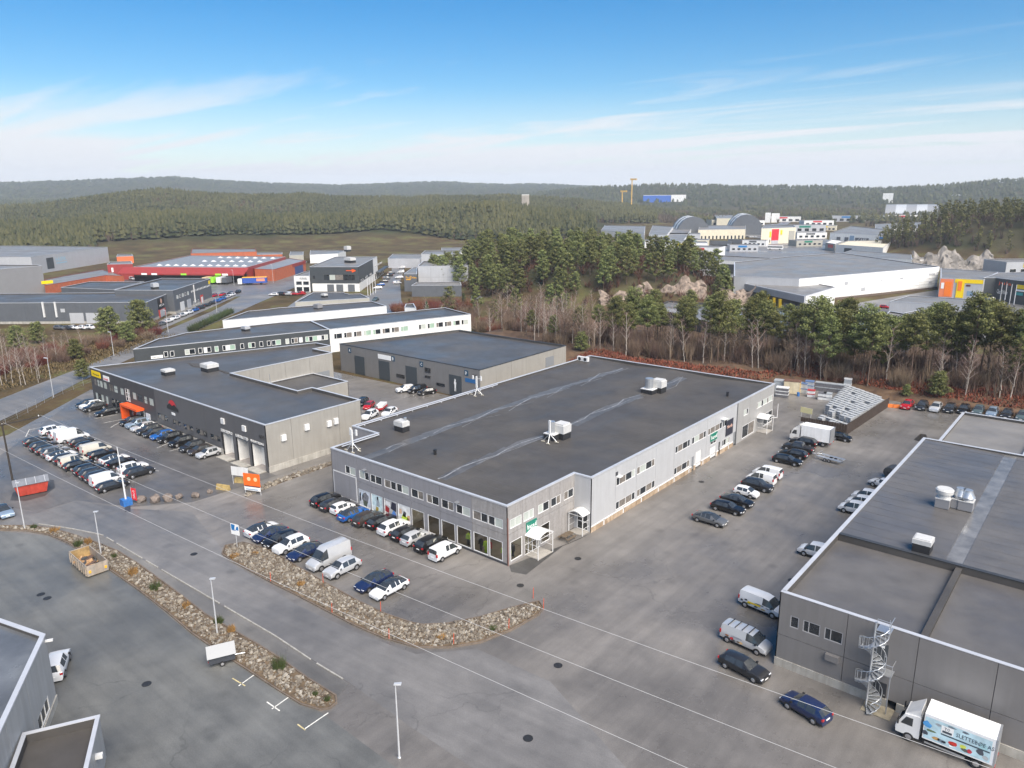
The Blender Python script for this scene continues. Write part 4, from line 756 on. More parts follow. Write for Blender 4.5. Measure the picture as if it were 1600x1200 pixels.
# stations: x, belt z, top z, half width at roof edge, flag of the interval that follows
# flags: h hood/boot, w windscreen, c cabin (side glass), p pillar, r rear window, s solid cargo side
def prof(kind):
    if kind == 'hatch':  return 4.25, .89, [(-2.12, .62, .64, .72, 'h'), (-2.08, .9, .96, .72, 'h'), (-2.02, .98, 1.05, .70, 'r'), (-1.55, .99, 1.42, .60, 'p'), (-1.3, .98, 1.47, .60, 'c'), (-.42, .96, 1.50, .60, 'p'), (-.34, .96, 1.50, .60, 'c'), (.35, .94, 1.47, .59, 'w'), (1.12, .93, 1.0, .70, 'h'), (1.75, .86, .92, .72, 'h'), (2.02, .74, .78, .70, 'h'), (2.12, .58, .6, .64, 'h')]
    if kind == 'suv':    return 4.65, .95, [(-2.32, .66, .68, .76, 'h'), (-2.28, .98, 1.04, .76, 'h'), (-2.2, 1.06, 1.13, .74, 'r'), (-1.72, 1.07, 1.56, .64, 'p'), (-1.45, 1.06, 1.62, .64, 'c'), (-.42, 1.05, 1.66, .64, 'p'), (-.33, 1.05, 1.66, .64, 'c'), (.42, 1.03, 1.62, .63, 'w'), (1.18, 1.02, 1.1, .74, 'h'), (1.9, .96, 1.02, .76, 'h'), (2.22, .84, .88, .74, 'h'), (2.32, .64, .66, .68, 'h')]
    if kind == 'estate': return 4.75, .92, [(-2.36, .6, .62, .74, 'h'), (-2.32, .86, .92, .74, 'h'), (-2.26, .96, 1.02, .72, 'r'), (-1.85, .97, 1.36, .60, 'p'), (-1.6, .96, 1.42, .60, 'c'), (-.55, .95, 1.48, .60, 'p'), (-.47, .95, 1.48, .60, 'c'), (.25, .93, 1.45, .59, 'w'), (1.02, .92, .98, .70, 'h'), (1.8, .85, .9, .72, 'h'), (2.22, .72, .76, .70, 'h'), (2.36, .56, .58, .64, 'h')]
    if kind == 'fastback': return 4.72, .93, [(-2.35, .62, .64, .74, 'h'), (-2.31, .92, .98, .74, 'h'), (-2.05, 1.0, 1.08, .72, 'r'), (-1.05, 1.0, 1.40, .60, 'p'), (-.92, .98, 1.43, .60, 'c'), (-.42, .97, 1.47, .60, 'p'), (-.34, .96, 1.47, .60, 'c'), (.35, .93, 1.43, .59, 'w'), (1.25, .9, .96, .70, 'h'), (1.85, .82, .87, .74, 'h'), (2.24, .68, .72, .70, 'h'), (2.35, .54, .56, .62, 'h')]
    if kind == 'small':  return 3.6, .82, [(-1.8, .62, .64, .68, 'h'), (-1.77, .92, .97, .68, 'h'), (-1.72, .98, 1.03, .66, 'r'), (-1.45, .99, 1.4, .58, 'p'), (-1.25, .98, 1.45, .58, 'c'), (-.4, .96, 1.48, .58, 'p'), (-.32, .96, 1.48, .58, 'c'), (.35, .95, 1.44, .57, 'w'), (1.0, .95, 1.0, .64, 'h'), (1.45, .86, .9, .66, 'h'), (1.72, .74, .78, .64, 'h'), (1.8, .58, .6, .58, 'h')]
    if kind == 'van':    return 4.45, .91, [(-2.22, .65, .67, .78, 'h'), (-2.2, 1.1, 1.14, .78, 'r'), (-2.1, 1.12, 1.70, .72, 'p'), (-2.02, 1.12, 1.8, .70, 's'), (-.55, 1.1, 1.84, .70, 'c'), (.0, 1.09, 1.83, .70, 'p'), (.1, 1.08, 1.82, .70, 'c'), (.75, 1.05, 1.74, .68, 'w'), (1.42, 1.02, 1.1, .72, 'h'), (1.85, .94, 1.0, .74, 'h'), (2.12, .8, .84, .72, 'h'), (2.22, .6, .62, .66, 'h')]
    if kind == 'panel_van': return 4.95, .95, [(-2.48, .62, .64, .8, 'h'), (-2.46, 1.1, 1.14, .8, 's'), (-2.36, 1.14, 1.80, .74, 's'), (-2.2, 1.14, 1.9, .72, 's'), (.2, 1.1, 1.92, .72, 'p'), (.35, 1.1, 1.91, .72, 'c'), (1.0, 1.06, 1.78, .7, 'w'), (1.7, 1.02, 1.12, .74, 'h'), (2.15, .9, .95, .76, 'h'), (2.4, .76, .8, .72, 'h'), (2.48, .58, .6, .66, 'h')]
    if kind == 'high_van': return 5.7, 1.02, [(-2.85, .7, .72, .92, 's'), (-2.83, 1.3, 1.34, .92, 's'), (-2.78, 1.4, 2.4, .82, 's'), (-2.6, 1.4, 2.55, .78, 's'), (.6, 1.36, 2.56, .78, 'p'), (.72, 1.3, 2.54, .78, 'c'), (1.25, 1.26, 2.25, .76, 'w'), (2.0, 1.2, 1.3, .8, 'h'), (2.5, 1.05, 1.12, .84, 'h'), (2.76, .88, .92, .8, 'h'), (2.85, .6, .62, .74, 'h')]
    if kind == 'pickup': return 5.3, .95, [(-2.65, .7, .72, .8, 'h'), (-2.62, 1.02, 1.06, .8, 'h'), (-.95, 1.02, 1.08, .8, 'r'), (-.75, 1.06, 1.66, .64, 'p'), (-.65, 1.06, 1.72, .64, 'c'), (.0, 1.05, 1.74, .64, 'p'), (.08, 1.05, 1.74, .64, 'c'), (.72, 1.04, 1.68, .63, 'w'), (1.4, 1.04, 1.12, .74, 'h'), (2.2, .98, 1.04, .76, 'h'), (2.55, .86, .9, .74, 'h'), (2.65, .64, .66, .68, 'h')]
CARM = {}
def car_meshes(kind):
    if kind in CARM: return CARM[kind]
    L_, W_, st = prof(kind); parts = {k: MB() for k in ('body', 'windscreen', 'rear_window', 'side_l', 'side_r')}
    pm = cpaint('grey')
    def sec(s):
        x, zb, zt, wr, fl = s; taper = 1-.08*(abs(x)/(L_/2))**4; w = W_*taper; lo = .24; zt = max(zt, zb+.02)
        flat = zt-zb < .14; ye = min(w-.1, wr+.06) if flat else wr
        return [(w*.9, lo), (w*.985, .42), (w, max(.5, zb-.16)), (w-.03, zb), (ye, zt-.05 if not flat else zb+(zt-zb)*.6), (ye*.72, zt-.008), (0, zt+.012)]
    S = [sec(s) for s in st]
    for i in range(len(st)-1):
        fl = st[i][4]; x0, x1 = st[i][0], st[i+1][0]
        for sgn in (1, -1):
            for k in range(6):
                a, b, c, d = S[i][k], S[i][k+1], S[i+1][k+1], S[i+1][k]
                vs = [(x0, sgn*a[0], a[1]), (x0, sgn*b[0], b[1]), (x1, sgn*c[0], c[1]), (x1, sgn*d[0], d[1])]
                if sgn > 0: vs = vs[::-1]
                t, m_ = 'body', pm
                if k == 3 and (fl == 'c' or (fl == 'w' and kind in ('van', 'panel_van', 'high_van')) or (fl == 'r' and kind == 'fastback')): t, m_ = ('side_l' if sgn > 0 else 'side_r'), carglass
                if k >= 4 and fl == 'w': t, m_ = 'windscreen', carglass
                if k >= 4 and fl == 'r' : t, m_ = 'rear_window', carglass
                if kind == 'fastback' and k >= 4 and fl in ('c', 'p') and i > 2: t, m_ = 'rear_window', carglass   # glass roof
                if k == 0: m_ = black
                if kind == 'pickup' and i == 1 and k >= 4: m_ = black
                parts[t].add(vs, [(0, 1, 2, 3)], m_)
    for i, e in ((0, -1), (len(st)-1, 1)):
        x = st[i][0]; ring = [(x, y, z) for y, z in S[i]]+[(x, -y, z) for y, z in S[i][-2::-1]]
        if e < 0: ring = ring[::-1]
        parts['body'].add(ring, [tuple(range(len(ring)))], pm)
    b = parts['body']; b.add([(s[0], sg*.75, .22) for s in (st[0], st[-1]) for sg in (1, -1)], [(0, 1, 3, 2)], black)
    out = {k: v for k, v in parts.items() if v.f}
    res = {}
    for k, v in out.items():
        me = v.mesh(kind+'_'+k)
        bm = bmesh.new(); bm.from_mesh(me); bmesh.ops.remove_doubles(bm, verts=bm.verts, dist=.002)
        bmesh.ops.recalc_face_normals(bm, faces=bm.faces) if k == 'body' else None
        bm.to_mesh(me); bm.free(); me.polygons.foreach_set('use_smooth', [True]*len(me.polygons)); me.set_sharp_from_angle(angle=R(38)); res[k] = me
    rw = .36 if kind in ('suv', 'pickup', 'high_van') else .32; fa = L_/2-(.88 if kind != 'high_van' else .95); ra = -L_/2+(.86 if kind not in ('high_van', 'pickup') else 1.25)
    t = MB(); n = 16
    t.lathe([(rw*.62, .115), (rw*.93, .115), (rw, .06), (rw, -.1)], rubber, n); tyre = t.mesh('tyre', 40)
    t = MB(); t.lathe([(rw*.66, .1), (rw*.6, .122), (rw*.2, .105), (.01, .11)], rim_m, 10); rim = t.mesh('rim', 60)
    t = MB(); t.lathe([(rw*1.16, .0), (rw*1.16, .012), (0.01, .012)], black, 18); arch = t.mesh('wheel_arch')
    def lamp(x, y, z, sx, sy, sz, m_):
        q = MB(); q.add([(x+dx*sx, y+dy*sy, z+dz*sz) for dx in (-1, 1) for dy in (-1, 1) for dz in (-1, 1)], [(0, 1, 3, 2), (4, 6, 7, 5), (0, 4, 5, 1), (2, 3, 7, 6), (0, 2, 6, 4), (1, 5, 7, 3)], m_); return q.mesh('lamp')
    fz = st[-2][1]-.1; rz = st[1][1]-.06 if kind not in ('estate',) else .84
    hl = [lamp(L_/2-.16, s*(W_-.24), fz, .13, .17, .055, clear_l) for s in (1, -1)]
    tl = [lamp(-L_/2+.06, s*(W_-.17), rz, .08, .12, .09 if kind not in ('van', 'panel_van', 'high_van') else .2, red_l) for s in (1, -1)]
    pl = [lamp(L_/2-.02, 0, .45, .03, .26, .055, plate_m), lamp(-L_/2+.005, 0, .68 if kind not in ('fastback',) else .78, .03, .26, .055, plate_m)]
    wi = [i for i, s in enumerate(st) if s[4] == 'w'][0]; mxx = st[wi+1][0]-.25
    mir = [lamp(mxx, s*(W_+.08), st[wi][1]+.08, .09, .09, .07, black) for s in (1, -1)]
    CARM[kind] = dict(parts=res, tyre=tyre, rim=rim, arch=arch, ax=(fa, ra), rw=rw, W=W_, L=L_, hl=hl, tl=tl, pl=pl, mir=mir); return CARM[kind]
GLASSROOF = {}
def car(kind, colour, pos, head, label, group=None, cat='car', detail=True, z=.03, name=None):
    """pos = plan centre, head = heading in degrees (0 = +x)"""
    M_ = car_meshes(kind); nm = name or ('van' if 'van' in kind else 'parked_car')
    t = empty(nm, (pos[0], pos[1], z), R(head)); tag(t, label, 'van' if 'van' in kind else cat, group); pm = cpaint(colour)
    for k, me in M_['parts'].items():
        o = link({'side_l': 'side_window', 'side_r': 'side_window'}.get(k, k), me, t)
        if k == 'body': o.material_slots[0].link = 'OBJECT'; o.material_slots[0].material = pm if me.materials[0] != black else black
        if k == 'body':
            for s_ in o.material_slots:
                s_.link = 'OBJECT'
            for j, m_ in enumerate(me.materials): o.material_slots[j].material = black if m_ == black else pm
    for x in M_['ax']:
        for s in (1, -1):
            w = link('wheel', M_['tyre'], t, (x, s*(M_['W']-.085), M_['rw']), (R(-90*s), 0, 0))
            if detail: link('rim', M_['rim'], w); link('wheel_arch', M_['arch'], t, (x, s*(M_['W']*.985+.001), M_['rw']+.03), (R(-90*s), 0, 0))
    if detail:
        for o in M_['hl']: link('headlight', o, t)
        for o in M_['tl']: link('tail_light', o, t)
        for o in M_['pl']: link('number_plate', o, t)
        for o in M_['mir']: link('wing_mirror', o, t)
    else:
        for o in M_['tl']: link('tail_light', o, t)
    return t
KN = dict(hatch='hatchback', suv='tall car', estate='estate', fastback='fastback', small='small car', van='small van', panel_van='panel van', high_van='high-roofed van', pickup='pickup truck')
ORD = ['first', 'second', 'third', 'fourth', 'fifth', 'sixth', 'seventh', 'eighth', 'ninth', 'tenth', 'eleventh', 'twelfth', 'thirteenth', 'fourteenth', 'fifteenth']
def row(items, head, group, where, end=None, side='left', detail=True):
    """items: (kind, colour, anchor point, flip); end: -1 anchor is the car's rear, 1 its nose, 0 its centre"""
    for i, it in enumerate(items):
        kind, colr, p = it[:3]; h_ = head+(180 if len(it) > 3 and it[3] else 0); M_ = car_meshes(kind); e = it[4] if len(it) > 4 else end
        c = (p[0]-e*math.cos(R(h_))*M_['L']/2, p[1]-e*math.sin(R(h_))*M_['L']/2)
        cat = 'car' if 'van' not in kind else 'van'
        cn = {'charcoal': 'dark grey', 'lightblue': 'pale blue', 'navy': 'dark blue'}.get(colr, colr)
        car(kind, colr, c, h_, '%s %s, %s from the %s %s' % (cn, KN[kind], ORD[i], side, where), group, cat, detail, name={'van': 'parked_van', 'panel_van': 'parked_van', 'high_van': 'parked_van', 'pickup': 'pickup_truck'}.get(kind))
# --- along the shop windows: tails to the camera
row([('suv', 'black', (-33.98,-4.58)), ('estate', 'charcoal', (-31.59,-4.73)), ('small', 'white', (-29.51,-4.36)), ('fastback', 'blue', (-26.60,-5.22)), ('suv', 'brown', (-23.63,-4.98)), ('estate', 'black', (-21.45,-4.27)), ('suv', 'white', (-18.66,-4.58)), ('hatch', 'black', (-16.06,-4.58)), ('hatch', 'silver', (-13.95,-4.67)), ('suv', 'black', (-11.04,-4.87)), ('van', 'white', (-7.95,-5.25))], 90, 'cars parked along the shop windows', 'in the row along the shop windows', -1)
# --- backs against the stone island
row([('fastback', 'white', (-32.38,-16.34), True, -1), ('fastback', 'navy', (-30.19,-16.53)), ('estate', 'black', (-27.71,-16.55)), ('suv', 'white', (-25.10,-16.63)), ('fastback', 'navy', (-22.03,-16.59)), ('high_van', 'silver', (-17.91,-16.44)), ('suv', 'silver', (-14.75,-16.30)), ('fastback', 'navy', (-9.25,-15.96)), ('fastback', 'white', (-6.59,-15.89))], -90, 'cars parked at the stone island', 'in the row at the stone island', 1)
# --- right yard
row([('fastback', 'grey', (13.97,27.28)), ('estate', 'black', (14.27,32.52)), ('fastback', 'black', (14.23,35.72)), ('small', 'white', (14.06,39.61)), ('suv', 'charcoal', (14.25,43.33)), ('van', 'white', (13.68,46.28), True), ('van', 'white', (13.51,49.34), True), ('estate', 'black', (13.75,57.49)), ('estate', 'black', (13.38,61.26), True), ('pickup', 'charcoal', (13.01,64.81), True), ('suv', 'black', (12.63,68.52), True)], 0, 'cars standing across the right yard', 'in the line across the right yard', 0, 'near end')
car('small', 'black', (17.07,75.73), 0, 'black small car behind the white box lorry', None)
row([('suv', 'red', (21.31,104.33)), ('suv', 'charcoal', (23.88,105.42)), ('suv', 'silver', (26.42,105.91)), ('suv', 'charcoal', (28.82,106.90)), ('suv', 'black', (31.21,107.88)), ('suv', 'teal', (33.71,108.67)), ('suv', 'lightblue', (36.15,108.87)), ('suv', 'charcoal', (38.64,109.13)), ('suv', 'teal', (41.19,109.47))], -90, 'cars parked at the wood edge', 'in the row at the wood edge', 1)
car('hatch', 'white', (29.29,55.98), 165, 'white hatchback beside the black tank at the right hall', None)
for q, l in (((28.92,48.97), 'white van with blue marks, farthest of the four along the right hall'), ((28.93,45.98), 'white van, second farthest of the four along the right hall'), ((28.74,43.23), 'white van, third of the four along the right hall'), ((28.90,26.37), 'white small van, nearest of the four along the right hall')):
    car('van', 'white', q, 180, l, 'white vans along the right hall', name='parked_van')
def van_print(t, kind, dx, cols):
    """printed shapes and a blank banner on the camera side of a van"""
    M_ = car_meshes(kind); y = -(M_['W']+.006); rg = random.Random(4)
    for (x, z, sx, sz, c) in cols:
        b = MB(); n = 7; b.add([(x+sx*math.cos(2*math.pi*k/n)*(1+.25*rg.uniform(-1, 1)), y, z+sz*math.sin(2*math.pi*k/n)*(1+.25*rg.uniform(-1, 1))) for k in range(n)], [tuple(range(n))], mat('print_%d_%d_%d' % tuple(int(v*99) for v in c), c, .4, 0, .2, 3)); b.build('print', t)
t = car('panel_van', 'white', (28.41,9.99), -6, 'white panel van with yellow banner print by the right hall corner', None, name='parked_van')
van_print(t, 'panel_van', 0, [(-1.5, 1.0, .18, .1, (.02, .02, .02)), (-1.2, .7, .3, .08, (.3, .28, .05)), (-.3, .62, .22, .1, (.1, .1, .08)), (.5, .6, .3, .1, (.5, .33, .08)), (.1, 1.0, .6, .07, (.12, .14, .17)), (-2.0, .82, .14, .12, (.03, .03, .03)), (1.0, .9, .2, .06, (.1, .12, .14))])
b = MB(); b.box(-1.3, .2, -.965, -.955, .76, .94, yel); b.build('banner', t)
t = car('panel_van', 'silver', (29.68,2.48), -4, 'silver panel van with red and orange flower print and roof bars', None, name='parked_van')
van_print(t, 'panel_van', 0, [(-1.6, .85, .22, .1, (.3, .12, .05)), (-1.1, .7, .2, .18, (.5, .04, .05)), (-.9, .55, .25, .1, (.05, .05, .05)), (-.4, .6, .2, .1, (.12, .08, .05)), (-.1, .6, .22, .14, (.6, .4, .2)), (-.5, .98, .6, .09, (.3, .32, .36))])
for k in range(4): b = MB(); b.box(-1.7+k*.75, -1.63+k*.75, -.75, .75, 1.93, 1.98, black); b.build('roof_bar', t)
car('estate', 'charcoal', (31.32,-1.86), -8, 'dark grey estate car parked nearest the printed vans', None)
car('hatch', 'navy', (37.91,-4.03), 166, 'dark blue hatchback alone in front of the right hall', None)
# --- left car park
row([('hatch', 'black', (-120.79,-4.74)), ('suv', 'white', (-118.45,-4.83)), ('suv', 'charcoal', (-116.00,-5.11)), ('estate', 'black', (-110.01,-4.98))], -90, 'cars by the orange entrance', 'beside the orange entrance', 1)
row([('suv', 'black', (-98.71,-4.66)), ('suv', 'lightblue', (-96.00,-4.70)), ('estate', 'silver', (-93.04,-5.00)), ('suv', 'charcoal', (-90.05,-5.21)), ('hatch', 'charcoal', (-87.44,-5.16)), ('hatch', 'blue', (-84.70,-4.95)), ('suv', 'black', (-81.92,-4.92)), ('suv', 'black', (-77.82,-4.71)), ('suv', 'charcoal', (-73.45,-4.84)), ('hatch', 'brown', (-70.59,-4.75)), ('hatch', 'silver', (-67.80,-4.66))], -90, 'cars along the dark workshop', 'in the row along the dark workshop', 1)
row([('suv', 'white', (-104.95,-14.88)), ('van', 'white', (-100.86,-14.72)), ('high_van', 'white', (-96.80,-14.49)), ('hatch', 'charcoal', (-92.87,-14.27)), ('hatch', 'black', (-89.45,-14.35)), ('panel_van', 'beige', (-86.13,-14.42)), ('estate', 'black', (-82.55,-14.65)), ('fastback', 'white', (-78.13,-14.50)), ('fastback', 'black', (-75.57,-14.51)), ('suv', 'white', (-71.02,-14.44)), ('suv', 'charcoal', (-68.02,-14.71))], 90, 'back row of the left car park', 'in the back left car park row', 0)
row([('hatch', 'charcoal', (-100.04,-19.45)), ('suv', 'charcoal', (-95.59,-19.65)), ('estate', 'charcoal', (-92.95,-19.59)), ('suv', 'grey', (-90.37,-19.54)), ('fastback', 'white', (-87.67,-19.55)), ('suv', 'charcoal', (-84.76,-19.55)), ('van', 'beige', (-82.46,-19.57)), ('estate', 'black', (-79.95,-19.58)), ('suv', 'black', (-75.92,-19.48)), ('suv', 'charcoal', (-73.26,-19.62)), ('suv', 'charcoal', (-70.97,-19.62)), ('panel_van', 'white', (-68.65,-19.57)), ('estate', 'charcoal', (-65.41,-20.11))], 90, 'front row of the left car park', 'in the front left car park row', 0)
car('fastback', 'lightblue', (-67.73,-34.50), -2, 'silver-blue saloon driving in at the left picture edge', None)
car('suv', 'white', (-20.66,-43.87), 152, 'white car tucked behind the corner building at lower left', None)
# --- yard between the halls
row([('suv', 'white', (-63.63,30.74)), ('hatch', 'white', (-62.14,34.86))], -70, 'white cars in the yard between the halls', 'of the two in the yard behind the antenna', 0)
row([('suv', 'white', (-73.75,49.92)), ('van', 'black', (-71.15,51.19)), ('hatch', 'black', (-68.09,51.37))], -110, 'cars at unit door C', 'in front of unit door C', 0)
car('hatch', 'black', (-73.09,36.39), -60, 'black car half hidden by the beige gable', None)
car('small', 'red', (-69.43,35.35), -60, 'red car standing behind the beige gable', None)
# --- lorries
def lorry(label, pos, head, Lb, Wb, Hb, prints=False, cabc=white):
    t = empty('box_lorry', (*pos, .03), R(head)); tag(t, label, 'lorry'); wb = mat('lorry_box_white', (.78, .79, .79), .45, 0, .06, .8, streak=.2); zc_ = .95
    b = MB(); b.box(-Lb/2, Lb/2, -Wb/2, Wb/2, zc_, zc_+Hb, wb); bx_ = b.build('box_body', t)
    b = MB(); b.box(-Lb/2-.02, -Lb/2+.12, -Wb/2-.02, Wb/2+.02, zc_-.05, zc_+Hb+.03, steel); b.build('rear_frame', t)
    b = MB(); b.box(-Lb/2+.2, Lb/2+1.6, -.4, .4, .55, .8, black); b.build('chassis', t)
    cx_ = Lb/2+.25; cl = 1.75; cw = Wb/2-.12; b = MB()
    pr = [(0, .55), (cl, .55), (cl+.05, 1.15), (cl-.1, 1.5), (cl-.55, 2.45), (.1, 2.6), (0, 2.5)]
    n = len(pr); b.add([(cx_+x, -cw, z) for x, z in pr]+[(cx_+x, cw, z) for x, z in pr], [tuple(range(n)), tuple(range(n, 2*n))[::-1]]+[((i+1) % n, i, n+i, n+(i+1) % n) for i in range(n)], cabc); b.build('cab', t)
    b = MB(); b.quad((cx_+cl-.07, -cw+.1, 1.52), (cx_+cl-.07, cw-.1, 1.52), (cx_+cl-.52, cw-.16, 2.38), (cx_+cl-.52, -cw+.16, 2.38), carglass); b.build('windscreen', t)
    for s in (1, -1):
        y = s*(cw+.008); b = MB(); v = [(cx_+.55, y, 1.5), (cx_+cl-.3, y, 1.5), (cx_+cl-.68, y, 2.25), (cx_+.55, y, 2.25)]; b.add(v if s < 0 else v[::-1], [(0, 1, 2, 3)], carglass); b.build('side_window', t)
    # roof deflector
    b = MB(); b.add([(cx_+.05, -cw+.1, 2.55), (cx_+1.2, -cw+.15, 2.42), (cx_+1.2, cw-.15, 2.42), (cx_+.05, cw-.1, 2.55), (cx_+.05, -cw+.1, zc_+Hb), (cx_+.05, cw-.1, zc_+Hb)], [(0, 1, 4), (1, 2, 5, 4), (2, 3, 5), (0, 4, 5, 3)], cabc); b.build('deflector', t)
    for x in (cx_+.75, -Lb/2+1.2):
        for s in (1, -1):
            q_ = MB(); q_.lathe([(.25, .13), (.38, .13), (.42, .06), (.42, -.15)], rubber, 16); w = q_.build('wheel', t, (x, s*(Wb/2-.22), .42), (R(-90*s), 0, 0), 40); q_ = MB(); q_.lathe([(.26, .1), (.15, .12), (.01, .13)], rim_m, 10); q_.build('rim', w)
    for s in (1, -1):
        b = MB(); b.box(-Lb/2+2.0, Lb/2-.2, s*(Wb/2-.05)-.03, s*(Wb/2-.05)+.03, .55, .68, steel); b.build('side_guard', t)
        b = MB(); b.box(cx_+cl-.02, cx_+cl+.08, s*(cw-.28)-.2, s*(cw-.28)+.2, .8, 1.0, clear_l); b.build('headlight', t)
        b = MB(); b.box(-Lb/2-.04, -Lb/2+.02, s*(Wb/2-.3)-.2, s*(Wb/2-.3)+.2, .7, .85, red_l); b.build('tail_light', t)
        b = MB(); b.box(cx_+cl-.2, cx_+cl-.1, s*(cw+.2)-.12, s*(cw+.2)+.12, 1.5, 2.1, black); b.build('wing_mirror', t)
    if prints:
        y = Wb/2+.008; bgm = mat('print_pale_blue', (.45, .62, .68), .4, 0, .25, 1.0); S_ = 1
        b = MB(); b.quad((Lb/2-.08, y, zc_+.12), (-Lb/2+.35, y, zc_+.12), (-Lb/2+.35, y, zc_+Hb-.25), (Lb/2-.08, y, zc_+Hb-.25), bgm); pn = b.build('side_print', t)
        rg = random.Random(2)
        for (x, z, sx, sz, c) in ((.03, .7, .3, .3, (.08, .3, .6)), (.10, .42, .35, .14, (.12, .17, .1)), (.02, .22, .2, .2, (.06, .07, .09)), (.2, .12, .28, .14, (.5, .3, .12)), (.28, .1, .3, .18, (.2, .25, .3)), (.45, .2, .3, .22, (.55, .04, .03)), (.43, .06, .2, .12, (.85, .85, .85)), (.64, .12, .3, .18, (.1, .11, .1)), (.6, .25, .22, .2, (.6, .65, .1)), (.7, .16, .18, .18, (.5, .05, .07)), (.86, .3, .3, .3, (.07, .08, .1)), (.9, .65, .35, .3, (.35, .58, .62)), (.62, 1.0, .25, .1, (.12, .14, .17)), (.4, 1.0, .35, .08, (.15, .19, .22)), (.2, .88, .22, .12, (.3, .33, .36)), (.95, .12, .2, .2, (.4, .42, .43)), (.33, .1, .3, .08, (.55, .7, .74))):
            X = Lb/2-.1-x*(Lb-.5); Z = zc_+.2+z*(Hb-.6); bb = MB(); n = 8; bb.add([(X-sx*math.cos(2*math.pi*k/n)*(1+.3*rg.uniform(-1, 1)), y+.004, Z+sz*math.sin(2*math.pi*k/n)*(1+.3*rg.uniform(-1, 1))) for k in range(n)], [tuple(range(n))], mat('print_%d_%d_%d' % tuple(int(v*99) for v in c), c, .4, 0, .2, 3)); bb.build('print', pn)
        bb = MB(); X = Lb/2-.27*Lb; bb.quad((X+.12, y+.006, zc_+1.15), (X-.75, y+.006, zc_+1.15), (X-.75, y+.006, zc_+1.85), (X+.12, y+.006, zc_+1.85), wht); bb.build('logo', pn)
        dkp = mat('print_slate', (.05, .07, .09), .4)
        bb = MB(); bb.quad((X+.02, y+.012, zc_+1.22), (X-.65, y+.012, zc_+1.22), (X-.65, y+.012, zc_+1.42), (X+.02, y+.012, zc_+1.42), dkp); bb.build('logo', pn)
        bb = MB(); bb.quad((X+.1, y+.01, zc_+.98), (X-3.3, y+.01, zc_+.98), (X-3.3, y+.01, zc_+1.1), (X+.1, y+.01, zc_+1.1), dkp); bb.build('print', pn)
        text_mesh('YO', 'lettering', dkp, pn, (.4, .3), (X-.1, y+.012, zc_+1.48), (-1, 0, 0), (0, 1, 0), .004)
        text_mesh('SLETTEB\u00d8E AS', 'lettering', dkp, pn, (2.6, .36), (X-.95, y+.012, zc_+1.3), (-1, 0, 0), (0, 1, 0), .004)
    return t
lorry('white box lorry with pale blue printed side along the right hall', (49.29,-1.16), 180, 5.1, 2.3, 2.35, True)
lorry('plain white box lorry beside the crate compound', (14.29,70.74), 180, 5.2, 2.4, 2.5)
# --- trailers
def wheel_at(t, x, s, y, r=.3):
    q_ = MB(); q_.lathe([(r*.6, .09), (r*.95, .09), (r, .04), (r, -.1)], rubber, 14); w = q_.build('wheel', t, (x, s*y, r), (R(-90*s), 0, 0), 40); q_ = MB(); q_.lathe([(r*.62, .07), (.01, .09)], rim_m, 8); q_.build('rim', w)
t = empty('flatbed_trailer', (*(19.01,63.26), .03), R(170)); tag(t, 'empty galvanised car trailer standing in the right yard', 'trailer')
b = MB()
for s in (1, -1): b.box(-2.2, 2.0, s*1.0-.08, s*1.0+.08, .5, .62, steel)
for k in range(6): b.box(-2.2+k*.82, -2.12+k*.82, -1, 1, .5, .58, steel)
b.build('frame', t); b = MB(); b.box(-2.1, 1.9, -.9, -.35, .58, .61, steel); b.box(-2.1, 1.9, .35, .9, .58, .61, steel); b.build('deck', t)
b = MB(); b.tube([(2.0, .8, .55), (3.3, 0, .5), (2.0, -.8, .55)], .05, steel, 5); b.build('drawbar', t)
b = MB(); b.tube([(2.0, -1, .6), (2.0, -1, 1.05), (2.0, 1, 1.05), (2.0, 1, .6)], .03, steel, 5); b.build('front_rail', t)
for x in (-.35, .4):
    for s in (1, -1): wheel_at(t, x, s, 1.12)
t = empty('box_trailer', (*(-9.43,-32.88), .03), math.atan2((-10.58,-30.76)[1]-(-11.44,-32.59)[1], (-10.58,-30.76)[0]-(-11.44,-32.59)[0])); tag(t, 'dark box trailer with two-tone pitched lid on the west lot', 'trailer')
tb = mat('trailer_dark', (.045, .05, .06), .4, 0, .1, 2); b = MB(); b.prism([(-1.3, -.85), (1.3, -.85), (1.3, .85), (-1.3, .85)], .45, 1.25, tb)
b.add([(-1.3, -.85, 1.25), (-1.3, .85, 1.25), (-1.3, .1, 1.95), (1.3, -.85, 1.25), (1.3, .85, 1.25), (1.3, .1, 1.95)], [(0, 2, 1), (3, 4, 5)], tb); b.build('body', t)
b = MB(); b.quad((-1.4, -1.05, 1.2), (1.4, -1.05, 1.2), (1.4, .1, 2.05), (-1.4, .1, 2.05), mat('lid_silver', (.26, .27, .28), .4, .2)); b.build('lid', t); b = MB(); b.quad((1.4, 1.0, 1.2), (-1.4, 1.0, 1.2), (-1.4, .1, 2.05), (1.4, .1, 2.05), mat('lid_grey', (.26, .27, .3), .35, .2)); b.build('lid', t)
t.scale = (.95, .95, .95)
for s in (1, -1):
    wheel_at(t, 0, s, .9, .28); b = MB(); b.box(-1.34, -1.3, s*.6-.12, s*.6+.12, .6, .72, red_l); b.build('tail_light', t); b = MB(); b.lathe([(.16, 0), (.16, .02)], white, 10); b.build('emblem', t, (-1.31, s*.3, 1.1), (0, R(-90), 0))
b = MB(); b.tube([(1.3, 0, .45), (2.3, 0, .4)], .05, steel, 5); b.build('drawbar', t)
t = empty('boat_trailer', (*(-66.55,36.34), .03), R(-60)); tag(t, 'red trailer loaded with a white covered boat behind the beige gable', 'trailer')
